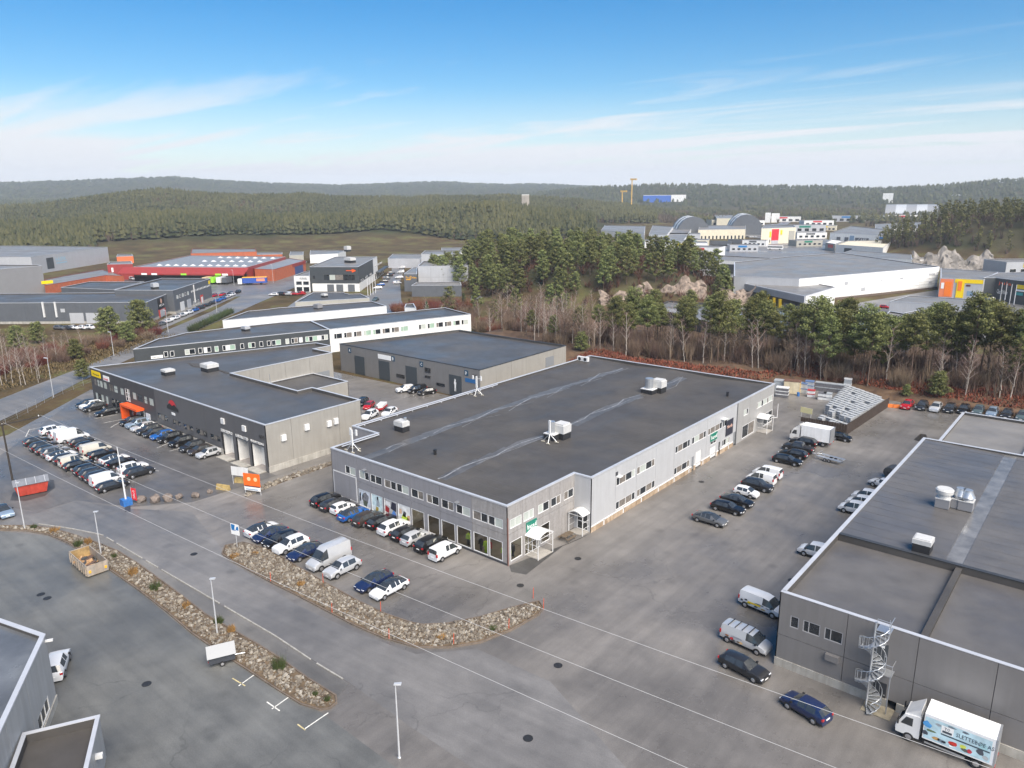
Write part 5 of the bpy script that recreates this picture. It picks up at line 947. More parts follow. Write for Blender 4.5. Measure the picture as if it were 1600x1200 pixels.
b = MB(); b.box(-1.8, 1.8, -.8, .8, .4, .75, mat('trailer_red', (.4, .02, .025), .4)); b.build('body', t); b = MB(); b.prism([(-1.7, -.75), (1.2, -.75), (2.1, 0), (1.2, .75), (-1.7, .75)], .8, 1.3, white); b.build('boat', t)
for s in (1, -1): wheel_at(t, -.2, s, .85, .28)

# ================================================================ street furniture and yard things
lampg = mat('lamp_pole', (.62, .63, .64), .4, .4, .08, 2)
def street_lamp(label, c, h, az=0, arm=.5, grp='street lamps'):
    t = empty('street_lamp', (*c, 0), az); tag(t, label, 'street lamp', grp)
    b = MB(); b.tube([(0, 0, 0), (0, 0, .9), (0, 0, h)], [.1, .085, .05], lampg, 8); b.build('pole', t)
    b = MB(); b.lathe([(.16, 0), (.16, .06), (.11, .1)], steel, 10); b.build('base', t)
    b = MB(); b.add([(-.1, -.12, h), (arm, -.16, h+.08), (arm, .16, h+.08), (-.1, .12, h), (-.1, -.1, h+.12), (arm, -.12, h+.2), (arm, .12, h+.2), (-.1, .1, h+.12)], [(3, 2, 1, 0), (4, 5, 6, 7), (0, 1, 5, 4), (1, 2, 6, 5), (2, 3, 7, 6), (3, 0, 4, 7)], lampg); b.build('lamp_head', t)
street_lamp('street lamp in the stone strip behind the silver-blue saloon', (-59.60,-34.34), 6.9, .6); street_lamp('street lamp in the stone strip beside the rusty skip', (-43.23,-30.76), 5.9, .6); street_lamp('street lamp in the stone strip beside the box trailer', (-14.17,-30.73), 6.5, .6); street_lamp('street lamp alone on the asphalt at the bottom of the picture', (14.09,-30.47), 6.9, .6)
for q, h, l in (((-135.18,-4.37), 9.3, 'tall road lamp by the fence left of the dark workshop'), ((-173.16,24.99), 7, 'road lamp beside the round green spruce'), ((-199.49,54.07), 7.5, 'road lamp at the far end of the car row'), ((-227.15,87.40), 6, 'road lamp opposite the red vehicle'), ((-310.7,143.5), 8, 'lamp in the yard of the red depot'), ((-304.0,162.7), 10, 'tall lamp before the brick depot corner')):
    street_lamp(l, q, h, R(200), 1.0)
# stone beds
stone_cols = [mat('stone_a', (.15, .127, .1), .85, 0, .3, 3), mat('stone_b', (.215, .187, .147), .85, 0, .3, 3), mat('stone_c', (.10, .08, .06), .85, 0, .3, 3), mat('stone_d', (.29, .265, .225), .8, 0, .25, 3)]
def in_poly(x, y, p):
    c = False
    for i in range(len(p)):
        (x1, y1), (x2, y2) = p[i], p[i-1]
        if (y1 > y) != (y2 > y) and x < (x2-x1)*(y-y1)/(y2-y1)+x1: c = not c
    return c
def stones(name, label, poly, n, smin, smax, seed, mound=.25):
    rg = np.random.default_rng(seed); xs = [p[0] for p in poly]; ys = [p[1] for p in poly]; mb = MB(); done = 0
    ic = [(-1, -.6, -.3), (1, -.7, -.2), (.8, .8, -.3), (-.9, .7, -.2), (-.5, -.5, .8), (.6, -.4, .7), (.4, .6, .9), (-.6, .4, .6)]
    fs = [(0, 1, 5, 4), (1, 2, 6, 5), (2, 3, 7, 6), (3, 0, 4, 7), (4, 5, 6, 7)]
    while done < n:
        x, y = rg.uniform(min(xs), max(xs)), rg.uniform(min(ys), max(ys))
        if not in_poly(x, y, poly): continue
        done += 1; s = (smin+(smax-smin)*rg.random()**1.7*1.5)*(1.5 if rg.random() < .04 else 1); a = rg.uniform(0, 6.28); ca, sa = math.cos(a), math.sin(a); k = rg.uniform(.6, 1.3); zz = mound*rg.uniform(.3, 1)
        vs = []
        for v in ic:
            vx, vy, vz = v[0]*s*k+rg.uniform(-.2, .2)*s, v[1]*s/k+rg.uniform(-.2, .2)*s, v[2]*s*.8+rg.uniform(-.2, .2)*s
            vs.append((x+vx*ca-vy*sa, y+vx*sa+vy*ca, zz+vz))
        mb.add(vs, fs, stone_cols[rg.choice(4, p=[.35, .3, .2, .15])])
    o = mb.build(name); struct(o, 'stuff'); o['label'] = label; o['category'] = 'stones'
    return o
soil = mat('bed_soil', (.085, .06, .038), .9, 0, .4, 1.2, .3, 8, hue=(.12, .085, .05))
edge_m = mat('bed_edging', (.14, .11, .085), .85, 0, .3, 1)
isl = [(-32.75,-19.31), (-30.87,-20.82), (-27.55,-21.03), (-19.33,-20.98), (-13.93,-20.75), (-9.02,-20.63), (-4.44,-20.52), (0.07,-20.08), (3.84,-19.06), (6.46,-17.08), (8.39,-14.36), (9.46,-10.50), (9.85,-6.36), (9.36,-4.91), (8.14,-4.16), (6.64,-7.12), (5.16,-10.81), (3.33,-13.91), (1.36,-15.82), (-0.08,-16.35), (-3.61,-16.93), (-7.85,-17.09), (-14.54,-16.92), (-19.79,-16.71), (-26.95,-16.29), (-31.74,-17.30)]
strp = [(-66.40,-40.05), (-61.89,-36.70), (-58.82,-34.50), (-55.00,-32.98), (-50.35,-32.24), (-45.65,-32.02), (-37.30,-31.86), (-30.38,-31.82), (-22.87,-32.00), (-16.52,-32.32), (-11.39,-32.27), (-6.41,-32.03), (-1.64,-31.90), (2.16,-31.72), (4.18,-31.09), (4.70,-30.43), (4.56,-29.54), (3.71,-28.97), (-0.60,-29.09), (-5.08,-28.95), (-9.54,-29.05), (-13.51,-29.27), (-19.01,-29.55), (-23.83,-29.29), (-29.65,-29.11), (-36.83,-28.94), (-42.21,-29.02), (-47.29,-29.78), (-52.22,-30.75), (-56.92,-31.92), (-60.00,-33.33), (-63.59,-36.20), (-68.16,-39.60)]
for nm, po, n, l in (('island_bed', isl, 4800, 'rubble of broken stone covering the curved island bed'), ('strip_bed', strp, 2600, 'rubble of broken stone in the narrow strip along the west lot')):
    po = ccw(po); o = MB(); ip = inset(po, .12); o.prism(ip, .0, .14, soil); struct(o.build(nm))
    e = strip('bed_edge', po+[po[0]], .14, 0, edge_m, .16); struct(e)
    stones('stone_rubble', l, inset(po, .3), n, .07, .18, len(po))
# tufts in the strip
gr_m = [mat('grass_green', (.055, .075, .02), .8, 0, .4, 4), mat('grass_straw', (.30, .17, .055), .85, 0, .4, 4)]
def tuft(label, c, r, h, m_, seed, n=220):
    rg = random.Random(seed); t = empty('grass_tuft', (*c, .15)); tag(t, label, 'plant', 'tufts in the stone strip'); b = MB()
    for k in range(n):
        a, q_ = rg.uniform(0, 6.28), r*math.sqrt(rg.random())*.6; x, y = q_*math.cos(a), q_*math.sin(a); dx, dy = rg.uniform(-.5, .5)*r, rg.uniform(-.5, .5)*r; hh = h*rg.uniform(.5, 1); w = .03
        b.add([(x-w, y, 0), (x+w, y+w, 0), (x+dx, y+dy, hh)], [(0, 1, 2)], m_)
    b.build('blades', t)
    b = MB()
    for k in range(6):
        a = rg.uniform(0, 6.28); b.tube([(0, 0, 0), (.3*r*math.cos(a), .3*r*math.sin(a), h*rg.uniform(.8, 1.3))], .012, mat('twig', (.1, .06, .04), .9), 3)
    b.build('stems', t)
for i, (q, r, h, m_, l) in enumerate((((-55.20,-32.11), .9, .7, 1, 'straw-coloured tuft left of the skip'), ((-47.97,-31.77), .8, .9, 0, 'green tuft just left of the skip'), ((-47.70,-30.59), .7, .8, 1, 'straw-coloured tuft behind the skip'), ((-40.81,-30.17), .5, .5, 0, 'small green tuft beside the skip lamp'), ((-34.42,-30.56), .9, .9, 1, 'large straw-coloured tuft right of the skip'), ((-28.57,-30.55), .9, 1.0, 0, 'green tuft halfway along the strip'), ((-21.91,-30.20), .6, .6, 1, 'straw-coloured tuft before the trailer lamp'), ((-16.00,-29.56), .7, .8, 0, 'green tuft at the trailer lamp'), ((-13.45,-29.53), .6, .7, 1, 'straw-coloured tuft beside the trailer lid'), ((-3.92,-30.00), 1.0, 1.3, 0, 'tallest green tuft beyond the box trailer'), ((2.23,-30.17), .35, .4, 0, 'small green tuft near the strip tip'), ((3.66,-29.94), .4, .4, 0, 'small green tuft at the strip tip'), ((-58.84,-33.46), .6, .5, 0, 'low green tuft near the left lamp'), ((-28.66,-20.39), .8, .5, 1, 'dry tuft under the blue sign'), ((-27.23,-18.35), .6, .4, 1, 'dry tuft behind the white saloon tail'), ((-16.05,-19.11), .7, .4, 1, 'dry tuft in the middle of the island'), ((4.91,-16.45), .7, .4, 1, 'dry tuft at the low bend of the island'), ((7.88,-11.78), .6, .35, 0, 'green tuft at the right of the island'))):
    tuft(l, q, r, h, gr_m[m_], i)
# orange stakes
om = mat('stake_orange', (.7, .09, .03), .5)
for q, l in (((-19.52,-20.94), 'orange stake on the left outer edge of the island'), ((-14.35,-17.15), 'orange stake behind the silver car'), ((-8.09,-20.55), 'orange stake midway on the outer island edge'), ((-4.09,-16.98), 'orange stake in front of the white saloon'), ((0.66,-19.90), 'orange stake on the lower outer island edge'), ((9.52,-5.12), 'orange stake at the right tip of the island'), ((7.21,-4.03), 'orange stake just above the right island tip'), ((6.52,-16.31), 'orange stake at the lowest bend of the island'), ((9.12,-10.62), 'orange stake on the lower right island edge')):
    b = MB(); b.tube([(0, 0, 0), (.04, .02, 1.35)], .03, om, 5); t = b.build('marker_stake', loc=(*q, 0)); tag(t, l, 'stake', 'orange stakes round the island')
# boulders
def boulder_mesh(seed, s):
    rg = random.Random(seed); bm = bmesh.new(); bmesh.ops.create_icosphere(bm, subdivisions=2, radius=1)
    for v in bm.verts: v.co *= s*(1+.22*rg.uniform(-1, 1)); v.co.z *= .85
    me = bpy.data.meshes.new('boulder'); bm.to_mesh(me); bm.free(); me.materials.append(mat('boulder_stone', (.16, .13, .11), .85, 0, .35, 2, .4, 6)); return me
for i, (q, s, l) in enumerate((((-56.56,-19.57), .75, 'boulder beside the red banner'), ((-54.86,-18.21), .8, 'brown boulder second from the red banner'), ((-53.81,-16.75), .75, 'boulder in the middle of the row'), ((-53.22,-15.33), .55, 'small boulder fourth from the red banner'), ((-51.68,-13.46), .6, 'tall boulder nearest the yellow concrete block'), ((-51.66,-11.17), .4, 'low flat stone beside the yellow concrete block'))):
    t = link('boulder', boulder_mesh(i, s), None, (*q, s*.55)); tag(t, l, 'boulder', 'boulders closing off the car park')
ycon = mat('concrete_yellow', (.36, .26, .1), .85, 0, .3, 2)
t = MB(); t.add([(-1.2, -.3, 0), (1.2, -.3, 0), (1.2, .3, 0), (-1.2, .3, 0), (-1.2, -.12, .85), (1.2, -.12, .85), (1.2, .12, .85), (-1.2, .12, .85)], [(3, 2, 1, 0), (4, 5, 6, 7), (0, 1, 5, 4), (1, 2, 6, 5), (2, 3, 7, 6), (3, 0, 4, 7)], ycon); t = t.build('concrete_barrier', loc=(*(-51.22,-9.15), 0), rot=(0, 0, R(20))); tag(t, 'yellow concrete block at the end of the boulder row', 'barrier')
t = MB(); t.add([(-1.5, -.4, 0), (1.5, -.4, 0), (1.5, .4, 0), (-1.5, .4, 0), (-1.5, -.2, .8), (1.5, -.2, .8), (1.5, .2, .8), (-1.5, .2, .8)], [(3, 2, 1, 0), (4, 5, 6, 7), (0, 1, 5, 4), (1, 2, 6, 5), (2, 3, 7, 6), (3, 0, 4, 7)], ycon); t = t.build('concrete_barrier', loc=(*(-51.39,-5.49), 0), rot=(0, 0, R(25))); tag(t, 'yellow concrete block under the blank white board', 'barrier')
def board(label, c, az, w, h, z0, face, extra=None, name='sign_board'):
    t = empty(name, (*c, 0), az); tag(t, label, 'sign')
    for s in (-1, 1): b = MB(); b.tube([(s*(w/2-.1), 0, 0), (s*(w/2-.1), 0, z0+h)], .05, lampg, 6); b.build('post', t)
    b = MB(); b.box(-w/2, w/2, -.09, -.05, z0, z0+h, face); p = b.build('panel', t)
    return t, p
board('blank white board on two posts before the garage doors', (-50.96,-6.20), R(22), 3.2, 1.5, 1.5, white)
t, p = board('orange and white notice board at the drive entrance', (-45.82,-7.17), R(22), 3.0, 2.1, 1.3, mat('sign_orange', (.85, .14, .015), .4))
b = MB(); b.box(-1.45, 1.45, -.1, -.06, .6, 1.25, wht); b.build('panel', t); b = MB(); b.box(-1.4, 1.4, -.105, -.09, 1.2, 1.38, mat('sign_maroon', (.1, .02, .02), .5)); b.build('band', t)
b = MB(); b.box(-1.2, 1.0, -.11, -.1, .72, .88, mat('sign_steelblue', (.2, .3, .42), .4)); b.build('band', t)
for x in (-.5, .7): b = MB(); b.lathe([(.33, 0), (.33, .01)], mat('sign_cream', (.85, .55, .3), .4), 10); b.build('emblem', p, (x, -.1, 2.5), (R(90), 0, 0))
# roadside board in the island
t = empty('parking_sign', (*(-30.80,-18.69), 0), R(12)); tag(t, 'blue and white sign on a pole at the island tip', 'sign'); b = MB(); b.tube([(0, 0, 0), (0, 0, 3.4)], .045, lampg, 6); b.build('pole', t)
b = MB(); b.box(-.75, .75, -.08, -.04, 2.0, 3.5, wht); p = b.build('plate', t); sbl = mat('sign_royal', (.01, .16, .42), .4)
for pts in (((-.65, .75), (-.1, .72), (.05, 1.4), (-.65, 1.42)), ((.15, .72), (.66, .7), (.66, 1.25), (.35, 1.2)), ((-.6, .55), (.3, .6), (.0, .72), (-.6, .72))):
    b = MB(); b.add([(x, -.085, 2.0+z) for x, z in pts], [(0, 1, 2, 3)], sbl); b.build('symbol', p)
# banner and flag mast
t = empty('banner_flag', (*(-56.83,-20.41), 0), R(15)); tag(t, 'red banner beside the flag mast', 'banner'); b = MB(); b.tube([(-.55, 0, 0), (-.55, 0, 2.5)], .035, lampg, 5); b.build('pole', t)
b = MB(); b.box(-.5, .55, -.015, .015, .5, 2.4, mat('banner_red', (.72, .03, .04), .5)); p = b.build('cloth', t); text_mesh('SALG', 'lettering', wht, p, (1.3, .45), (.25, -.02, .75), (0, 0, 1), (0, -1, 0), .004)
t = empty('flag_mast', (*(-57.08,-21.53), 0)); tag(t, 'leaning white flag mast on a blue block beside the red banner', 'flag mast'); b = MB(); b.tube([(0, 0, .5), (-.15, -.1, 9.2)], [.14, .06], white, 8); b.build('mast', t); b = MB(); b.box(-.65, .65, -.65, .65, 0, 1.0, mat('block_blue', (.03, .14, .4), .5, 0, .2, 2)); b.build('block', t)
ssheet('patched_asphalt', [(-54.63,-22.86), (-53.96,-22.32), (-56.37,-21.27), (-57.06,-21.82)], .024, asph_new)
# red waste container with pitched lid
rs = mat('container_red', (.42, .05, .03), .55, 0, .15, 1.5, streak=.3)
t = empty('lidded_container', (*(-73.74,-28.77), 0), math.atan2((-74.02,-27.31)[1]-(-74.65,-29.82)[1], (-74.02,-27.31)[0]-(-74.65,-29.82)[0])); tag(t, 'red lidded waste container standing beside the road at left', 'container')
w, d, h = 4.6, 2.3, 1.9
def frus(z0, z1, k0, k1): return [(sx*w/2*k, sy*d/2*k, z) for z, k in ((z0, k0), (z1, k1)) for sx, sy in ((-1, -1), (1, -1), (1, 1), (-1, 1))]
b = MB(); b.add(frus(.15, h, .82, 1.0), [(3, 2, 1, 0), (0, 1, 5, 4), (1, 2, 6, 5), (2, 3, 7, 6), (3, 0, 4, 7)], rs); b.build('body', t)
for k in range(5): b = MB(); x = -w/2*.8+k*w*.8/4; b.box(x-.05, x+.05, -d/2*.99, -d/2*.93, .3, h, rs); b.build('rib', t)
for sx in (-1, 1): b = MB(); b.add([(sx*w/2, -d/2, h), (sx*w/2, d/2, h), (sx*w/2, 0, h+.65)], [(0, 1, 2) if sx > 0 else (2, 1, 0)], rs); b.build('gable', t)
for s_, m_ in ((-1, mat('lid_slate', (.2, .21, .23), .35, .2, .15, 1)), (1, MAT['lid_slate'])):
    v = [(-w/2-.1, 0, h+.7), (w/2+.1, 0, h+.7), (w/2+.1, s_*(d/2+.12), h-.02), (-w/2-.1, s_*(d/2+.12), h-.02)]; b = MB(); b.add(v, [(3, 2, 1, 0) if s_ > 0 else (0, 1, 2, 3)], m_); b.add([(x, y, z-.05) for x, y, z in v], [(0, 1, 2, 3)], m_); b.build('lid', t)
    for k in range(4): b = MB(); x = -w/2+.4+k*1.25; b.add([(x, 0, h+.73), (x+.06, 0, h+.73), (x+.06, s_*(d/2+.1), h+.02), (x, s_*(d/2+.1), h+.02)], [(0, 1, 2, 3)], lampg); b.build('lid_rib', t)
ssheet('patched_asphalt', [(-73.02,-32.08), (-70.86,-30.67), (-70.77,-28.05), (-73.30,-25.71), (-77.16,-24.55), (-79.83,-25.94), (-76.23,-30.75)], .0105, asph_new)
# skip container
t = empty('skip_container', (*(-40.72,-33.14), .02), math.atan2((-37.57,-34.51)[1]-(-43.72,-34.27)[1], (-37.57,-34.51)[0]-(-43.72,-34.27)[0])); tag(t, 'rusty grey open skip full of scrap timber on the west lot', 'skip')
sk = mat('skip_steel', (.36, .34, .31), .7, .1, .3, 1.2, .2, 5, streak=.6, hue=(.33, .27, .21)); ski = mat('skip_inside', (.30, .2, .085), .8, 0, .4, 1.5); Ls, Ws, Hs = 6.0, 2.35, 1.55
for s in (-1, 1):
    b = MB(); b.box(-Ls/2, Ls/2, s*Ws/2-.05, s*Ws/2+.05, .2, Hs, sk); b.build('side', t)
    for k in range(8): b = MB(); b.box(-Ls/2+.3+k*.76, -Ls/2+.42+k*.76, s*(Ws/2+.1)-.06, s*(Ws/2+.1)+.06, .2, Hs-.1, sk); b.build('rib', t)
    b = MB(); b.box(s*Ls/2-.05, s*Ls/2+.05, -Ws/2, Ws/2, .2, Hs, sk); b.build('end', t); b = MB(); b.box(Ls/2+.05, Ls/2+.12, s*.9-.12, s*.9+.12, .6, .9, mat('reflector', (.8, .4, .02), .4)); b.build('reflector', t)
b = MB(); b.box(-Ls/2, Ls/2, -Ws/2, Ws/2, .15, .3, ski); b.build('floor', t)
b = MB(); b.box(-Ls/2+.06, Ls/2-.06, -Ws/2+.055, -Ws/2+.07, .3, Hs-.05, ski); b.box(-Ls/2+.055, -Ls/2+.07, -Ws/2+.06, Ws/2-.06, .3, Hs-.05, ski); b.build('lining', t)
rg = random.Random(6)
for k in range(26):
    sx, sy, sz = rg.uniform(.2, .8), rg.uniform(.06, .35), rg.uniform(.04, .2); b = MB(); b.box(-sx, sx, -sy, sy, -sz, sz, [mat('scrap_wood', (.33, .2, .1), .8, 0, .4, 3), mat('scrap_brown', (.1, .06, .045), .8, 0, .4, 3), mat('scrap_dark', (.05, .05, .05), .7)][k % 3]); o = b.build('scrap', loc=(0, 0, 0))
    o.location = t.matrix_basis @ Vector((rg.uniform(-2.1, 2.0), rg.uniform(-.7, .7), .45+.35*rg.random())); o.rotation_euler = (rg.uniform(-.4, .4), rg.uniform(-.4, .4), rg.uniform(0, 3)); tag(o, 'loose scrap timber piece lying in the rusty skip', 'scrap', 'scrap pieces in the skip')
# picnic table
t = empty('picnic_table', (*(1.45,10.57), .02), R(90)); tag(t, 'dark wooden picnic table in the recess by the porch', 'table'); wd = mat('table_wood', (.12, .09, .06), .75, 0, .3, 3)
for k in range(5): b = MB(); b.box(-1.0, 1.0, -.4+k*.165, -.26+k*.165, .72, .76, wd); b.build('top_board', t)
for s in (-1, 1):
    for k in range(2): b = MB(); b.box(-1.0, 1.0, s*.75-.14+k*.15, s*.75-.01+k*.15, .44, .48, wd); b.build('seat_board', t)
    for x in (-.75, .75): b = MB(); b.tube([(x, s*.8, 0), (x, s*.25, .72)], .04, wd, 4); b.build('leg', t)
for x in (-.75, .75): b = MB(); b.box(x-.03, x+.03, -.85, .85, .36, .43, wd); b.build('crossbar', t)
# manhole covers and drains
mh = mat('cast_iron', (.03, .03, .031), .5, .3, .3, 5)
for q, l in (((20.89,-22.05), 'manhole cover low in the picture centre'), ((16.87,-12.32), 'manhole cover in the road below the island tip'), ((-33.74,-23.13), 'manhole cover in the road left of the sign'), ((-38.06,-39.52), 'upper of two manhole covers on the west lot'), ((-36.52,-39.37), 'lower of two manhole covers on the west lot'), ((-11.76,-39.28), 'manhole cover alone on the west lot'), ((4.25,-2.73), 'manhole cover in front of the corner entrance'), ((5.70,7.03), 'drain cover before the picnic table'), ((6.18,40.67), 'drain cover along the long light wall'), ((28.60,18.46), 'drain cover by the right hall corner')):
    b = MB(); b.lathe([(.44, 0), (.44, .012), (.36, .012), (.36, .008)], mh, 18); t = b.build('manhole_cover', loc=(*q, .024)); tag(t, l, 'manhole', 'manhole covers')
# wire fence along the road
t = empty('wire_fence'); tag(t, 'thin wire fence between the left car park and the road', 'fence'); fp = resample([(-116.96,-21.70), (-124.22,-13.69), (-134.54,-4.59), (-141.01,3.99), (-144.22,8.08)], 4.0)
for i, p in enumerate(fp): b = MB(); b.tube([(*p, 0), (*p, 2.0)], .04, steel, 5); b.build('post', t)
for z in (.3, .9, 1.5, 1.95): b = MB(); b.tube([(*p, z) for p in fp], .012, steel, 3); b.build('wire', t)
# power line: three cables and timber poles
pm_ = mat('timber_pole', (.035, .028, .022), .85, 0, .3, 2); cab = mat('cable', (.45, .45, .45), .5)
poles = [(-84.9, -24.6), (75., -18.5)]
for i, (c, l) in enumerate(zip(((-82., -29.0), (78., -18.0)), ('dark timber pole at the left picture edge', 'dark timber pole beyond the right foreground'))):
    t = empty('power_pole', (*c, 0), R(3)); tag(t, l, 'pole', 'timber power poles'); b = MB(); b.tube([(0, 0, 0), (-.1, 0, 10.2)], [.17, .12], pm_, 8); b.build('pole', t); b = MB(); b.box(-.15, .05, -5.8, 5.8, 9.55, 9.75, pm_); b.build('crossarm', t)
    for y in (-5.4, 0, 5.4): b = MB(); b.lathe([(.06, 9.75), (.09, 9.85), (.05, 10.0)], white, 8, (-.05, y)); b.build('insulator', t)
for i, (y0_, y1_) in enumerate(((-34., -23.4), (-28.8, -18.), (-23.4, -12.6))):
    ph = [(-82+160*s/40, y0_+(y1_-y0_)*s/40, 10-1.3*4*(s/40)*(1-s/40)) for s in range(41)]
    b = MB(); b.tube(ph, .018, cab, 4); t = b.build('power_cable'); tag(t, ['cable nearest the camera strung over the car parks', 'middle cable strung over the car parks', 'cable farthest from the camera strung over the car parks'][i], 'cable', 'overhead cables')
# bank of earth and stones between the two halls
rub = [(-45.68,-8.68), (-46.26,-4.18), (-46.63,0.82), (-46.75,8.34), (-47.97,9.39), (-48.13,1.84), (-47.71,-3.26), (-47.70,-7.35)]
stones('stone_rubble', 'low row of stones between the drive and the beige gable', ccw(rub), 260, .12, .3, 77, .2)
struct(sheet('verge', rub, .015, soil))
# ================================================================ crate compound at the far right
fence_m = mat('fence_dark', (.04, .027, .02), .8, 0, .3, 2)
t = empty('board_fence'); tag(t, 'dark brown board fence round the stacked wire crates', 'fence')
def boards(a, b_, h):
    a, b_ = Vector(a), Vector(b_); n = int((b_-a).length/.45); d = (b_-a).normalized()
    for k in range(n):
        c = a+(b_-a)*(k+.5)/n; m_ = MB(); m_.obox(c, d, (b_-a).length/n/2-.012, .02+.012*(k % 2), 0, h-.03*(k % 3), fence_m); m_.build('board', t)
ca, cb, cc = (8.41,78.91), (16.88,79.45), (18.06,104.89)
boards(ca, cb, 2.2); boards(cb, cc, 2.2)
# wire crates: one mesh, many things
cw_ = mat('crate_wire', (.52, .54, .55), .45, .3, .15, 3); cin = mat('crate_load', (.3, .31, .32), .6, 0, .5, 2)
def crate_meshes():
    f = MB(); w, d, h = 1.2, .8, .95
    for z in (.1, .5, h): 
        for (a, b_) in (((-w/2, -d/2), (w/2, -d/2)), ((w/2, -d/2), (w/2, d/2)), ((w/2, d/2), (-w/2, d/2)), ((-w/2, d/2), (-w/2, -d/2))): f.tube([(*a, z), (*b_, z)], .025, cw_, 4)
    for x in (-w/2, w/2):
        for y in (-d/2, d/2): f.tube([(x, y, 0), (x, y, h)], .03, cw_, 4)
    l = MB(); l.box(-w/2+.04, w/2-.04, -d/2+.04, d/2-.04, .08, h-.08, cin); lid = MB(); lid.box(-w/2, w/2, -d/2, d/2, h, h+.03, cw_)
    return f.mesh('crate_frame'), l.mesh('crate_load'), lid.mesh('crate_lid')
cf_, cl_, cd_ = crate_meshes()
cq = [Vector(q) for q in ((9.92,84.40), (16.19,81.41), (17.53,104.47), (7.32,112.07))]; rz = math.atan2((cq[1]-cq[0]).y, (cq[1]-cq[0]).x); rg = random.Random(12); cnt = 0
nv = int((cq[2]-cq[1]).length/1.35)
for j in range(nv):
    ra, rb_ = cq[0].lerp(cq[3], (j+.5)/nv), cq[1].lerp(cq[2], (j+.5)/nv); nu = max(3, int((rb_-ra).length/1.38))
    for i in range(nu):
        if rg.random() < .07: continue
        hs_ = 1 if j < 2 else 2; p = ra.lerp(rb_, (i+.5)/nu)
        for k in range(hs_):
            t = empty('wire_crate', (p.x+rg.uniform(-.05, .05), p.y+rg.uniform(-.05, .05), .01+k*.99), rz+rg.uniform(-.02, .02)); tag(t, 'galvanised wire crate in the fenced compound', 'crate', 'wire crates in the fenced compound'); cnt += 1
            link('frame', cf_, t); link('load', cl_, t)
            if k == hs_-1: link('lid', cd_, t)
print('crates', cnt)
def stack(label, c, rz_, n, w, d, h, m1, m2, cat='crate', name='pallet_stack'):
    t = empty(name, (*c, 0), rz_); tag(t, label, cat)
    for k in range(n): b = MB(); b.box(-w/2, w/2, -d/2, d/2, k*h+.05, (k+1)*h-.12, m1); b.build('load', t); b = MB(); b.box(-w/2-.06, w/2+.06, -d/2-.06, d/2+.06, (k+1)*h-.12, (k+1)*h+.05, m2); b.build('shelf', t)
    return t
pal = mat('pallet_white', (.62, .63, .63), .5, 0, .15, 2); pld = mat('pallet_dark', (.12, .12, .13), .7, 0, .3, 2); gal = mat('pallet_steel', (.42, .45, .47), .45, .3, .2, 2); blu = mat('pallet_blue', (.1, .16, .3), .5, 0, .2, 2)
stack('stack of grey and white pallets beside the hall gable', (-2.74,99.28), .2, 3, 2.6, 1.6, .75, pld, pal); stack('grey cage stack under the wood edge behind the hall gable', (-4.84,104.10), .2, 2, 3, 2, 1.3, gal, gal)
stack('blue-grey stack right of the cream container', (-0.29,105.44), .2, 2, 1.8, 1.5, 1.2, gal, blu); stack('tall stack with blue load beside the oil drums', (0.85,106.33), .2, 3, 1.8, 1.4, .95, gal, blu); stack('stack of white and red boxes right of the blue load', (2.33,103.22), .2, 2, 1.5, 1.2, .8, pal, mat('pallet_red', (.4, .04, .04), .5)); stack('grey bin stack left of the crate compound', (4.95,102.51), .2, 2, 1.6, 1.4, .8, pal, pld); stack('second grey bin stack left of the crate compound', (6.12,102.75), .2, 2, 1.6, 1.4, .8, pal, gal)
stack('long row of racks at the rear of the crate compound', (4.27,110.43), .15, 2, 6.5, 1.2, 1.0, pld, gal, 'rack', 'steel_rack')
t = stack('tall white cage at the top corner of the compound', (6.49,115.87), .2, 2, 1.6, 1.4, 1.2, gal, pal)
t = empty('storage_container', (*(-2.13,104.01), 0), .25); tag(t, 'cream and yellow storage container behind the hall gable', 'container'); b = MB(); b.box(-1.9, 1.6, -1.2, 1.2, .1, 2.9, mat('container_cream', (.6, .52, .36), .6, 0, .15, 1, streak=.4)); b.build('body', t); b = MB(); b.box(1.6, 1.66, -1.2, 1.2, .1, 2.9, mat('container_yellow', (.6, .38, .1), .6)); b.build('end_panel', t); b = MB(); b.box(-1.95, 1.7, -1.25, 1.25, 2.9, 3.0, mat('container_rust', (.12, .06, .04), .8, 0, .4, 2)); b.build('roof', t)
b = MB(); b.lathe([(.3, 0), (.32, .3), (.3, .6), (.32, .9)], mat('drum_blue', (.03, .13, .35), .4), 12); t = b.build('oil_drum', loc=(*(-0.11,102.02), 0)); tag(t, 'blue drum beside the cream container', 'drum')
t = empty('notice_board', (*(8.47,81.63), 0), R(-10)); tag(t, 'pale yellow notice board above the board fence', 'sign'); b = MB(); b.box(-1.2, 1.2, -.04, .04, 2.3, 3.4, mat('board_pale_yellow', (.6, .55, .3), .5)); b.build('panel', t)
for x in (-1, 1): b = MB(); b.tube([(x, .06, 0), (x, .06, 3.3)], .04, lampg, 5); b.build('post', t)
for i, q in enumerate(((9.04,78.88), (10.58,79.05))):
    t = empty('waste_bin', (*q, .02), R(-10)); tag(t, ['white waste bin left of the blue one by the board fence', 'blue waste bin by the board fence'][i], 'bin'); b = MB(); b.box(-.6, .6, -.4, .4, .1, 1.15, (white, blu)[i]); b.build('body', t); b = MB(); b.box(-.65, .65, -.45, .45, 1.15, 1.25, (pld, blu)[i]); b.build('lid', t)
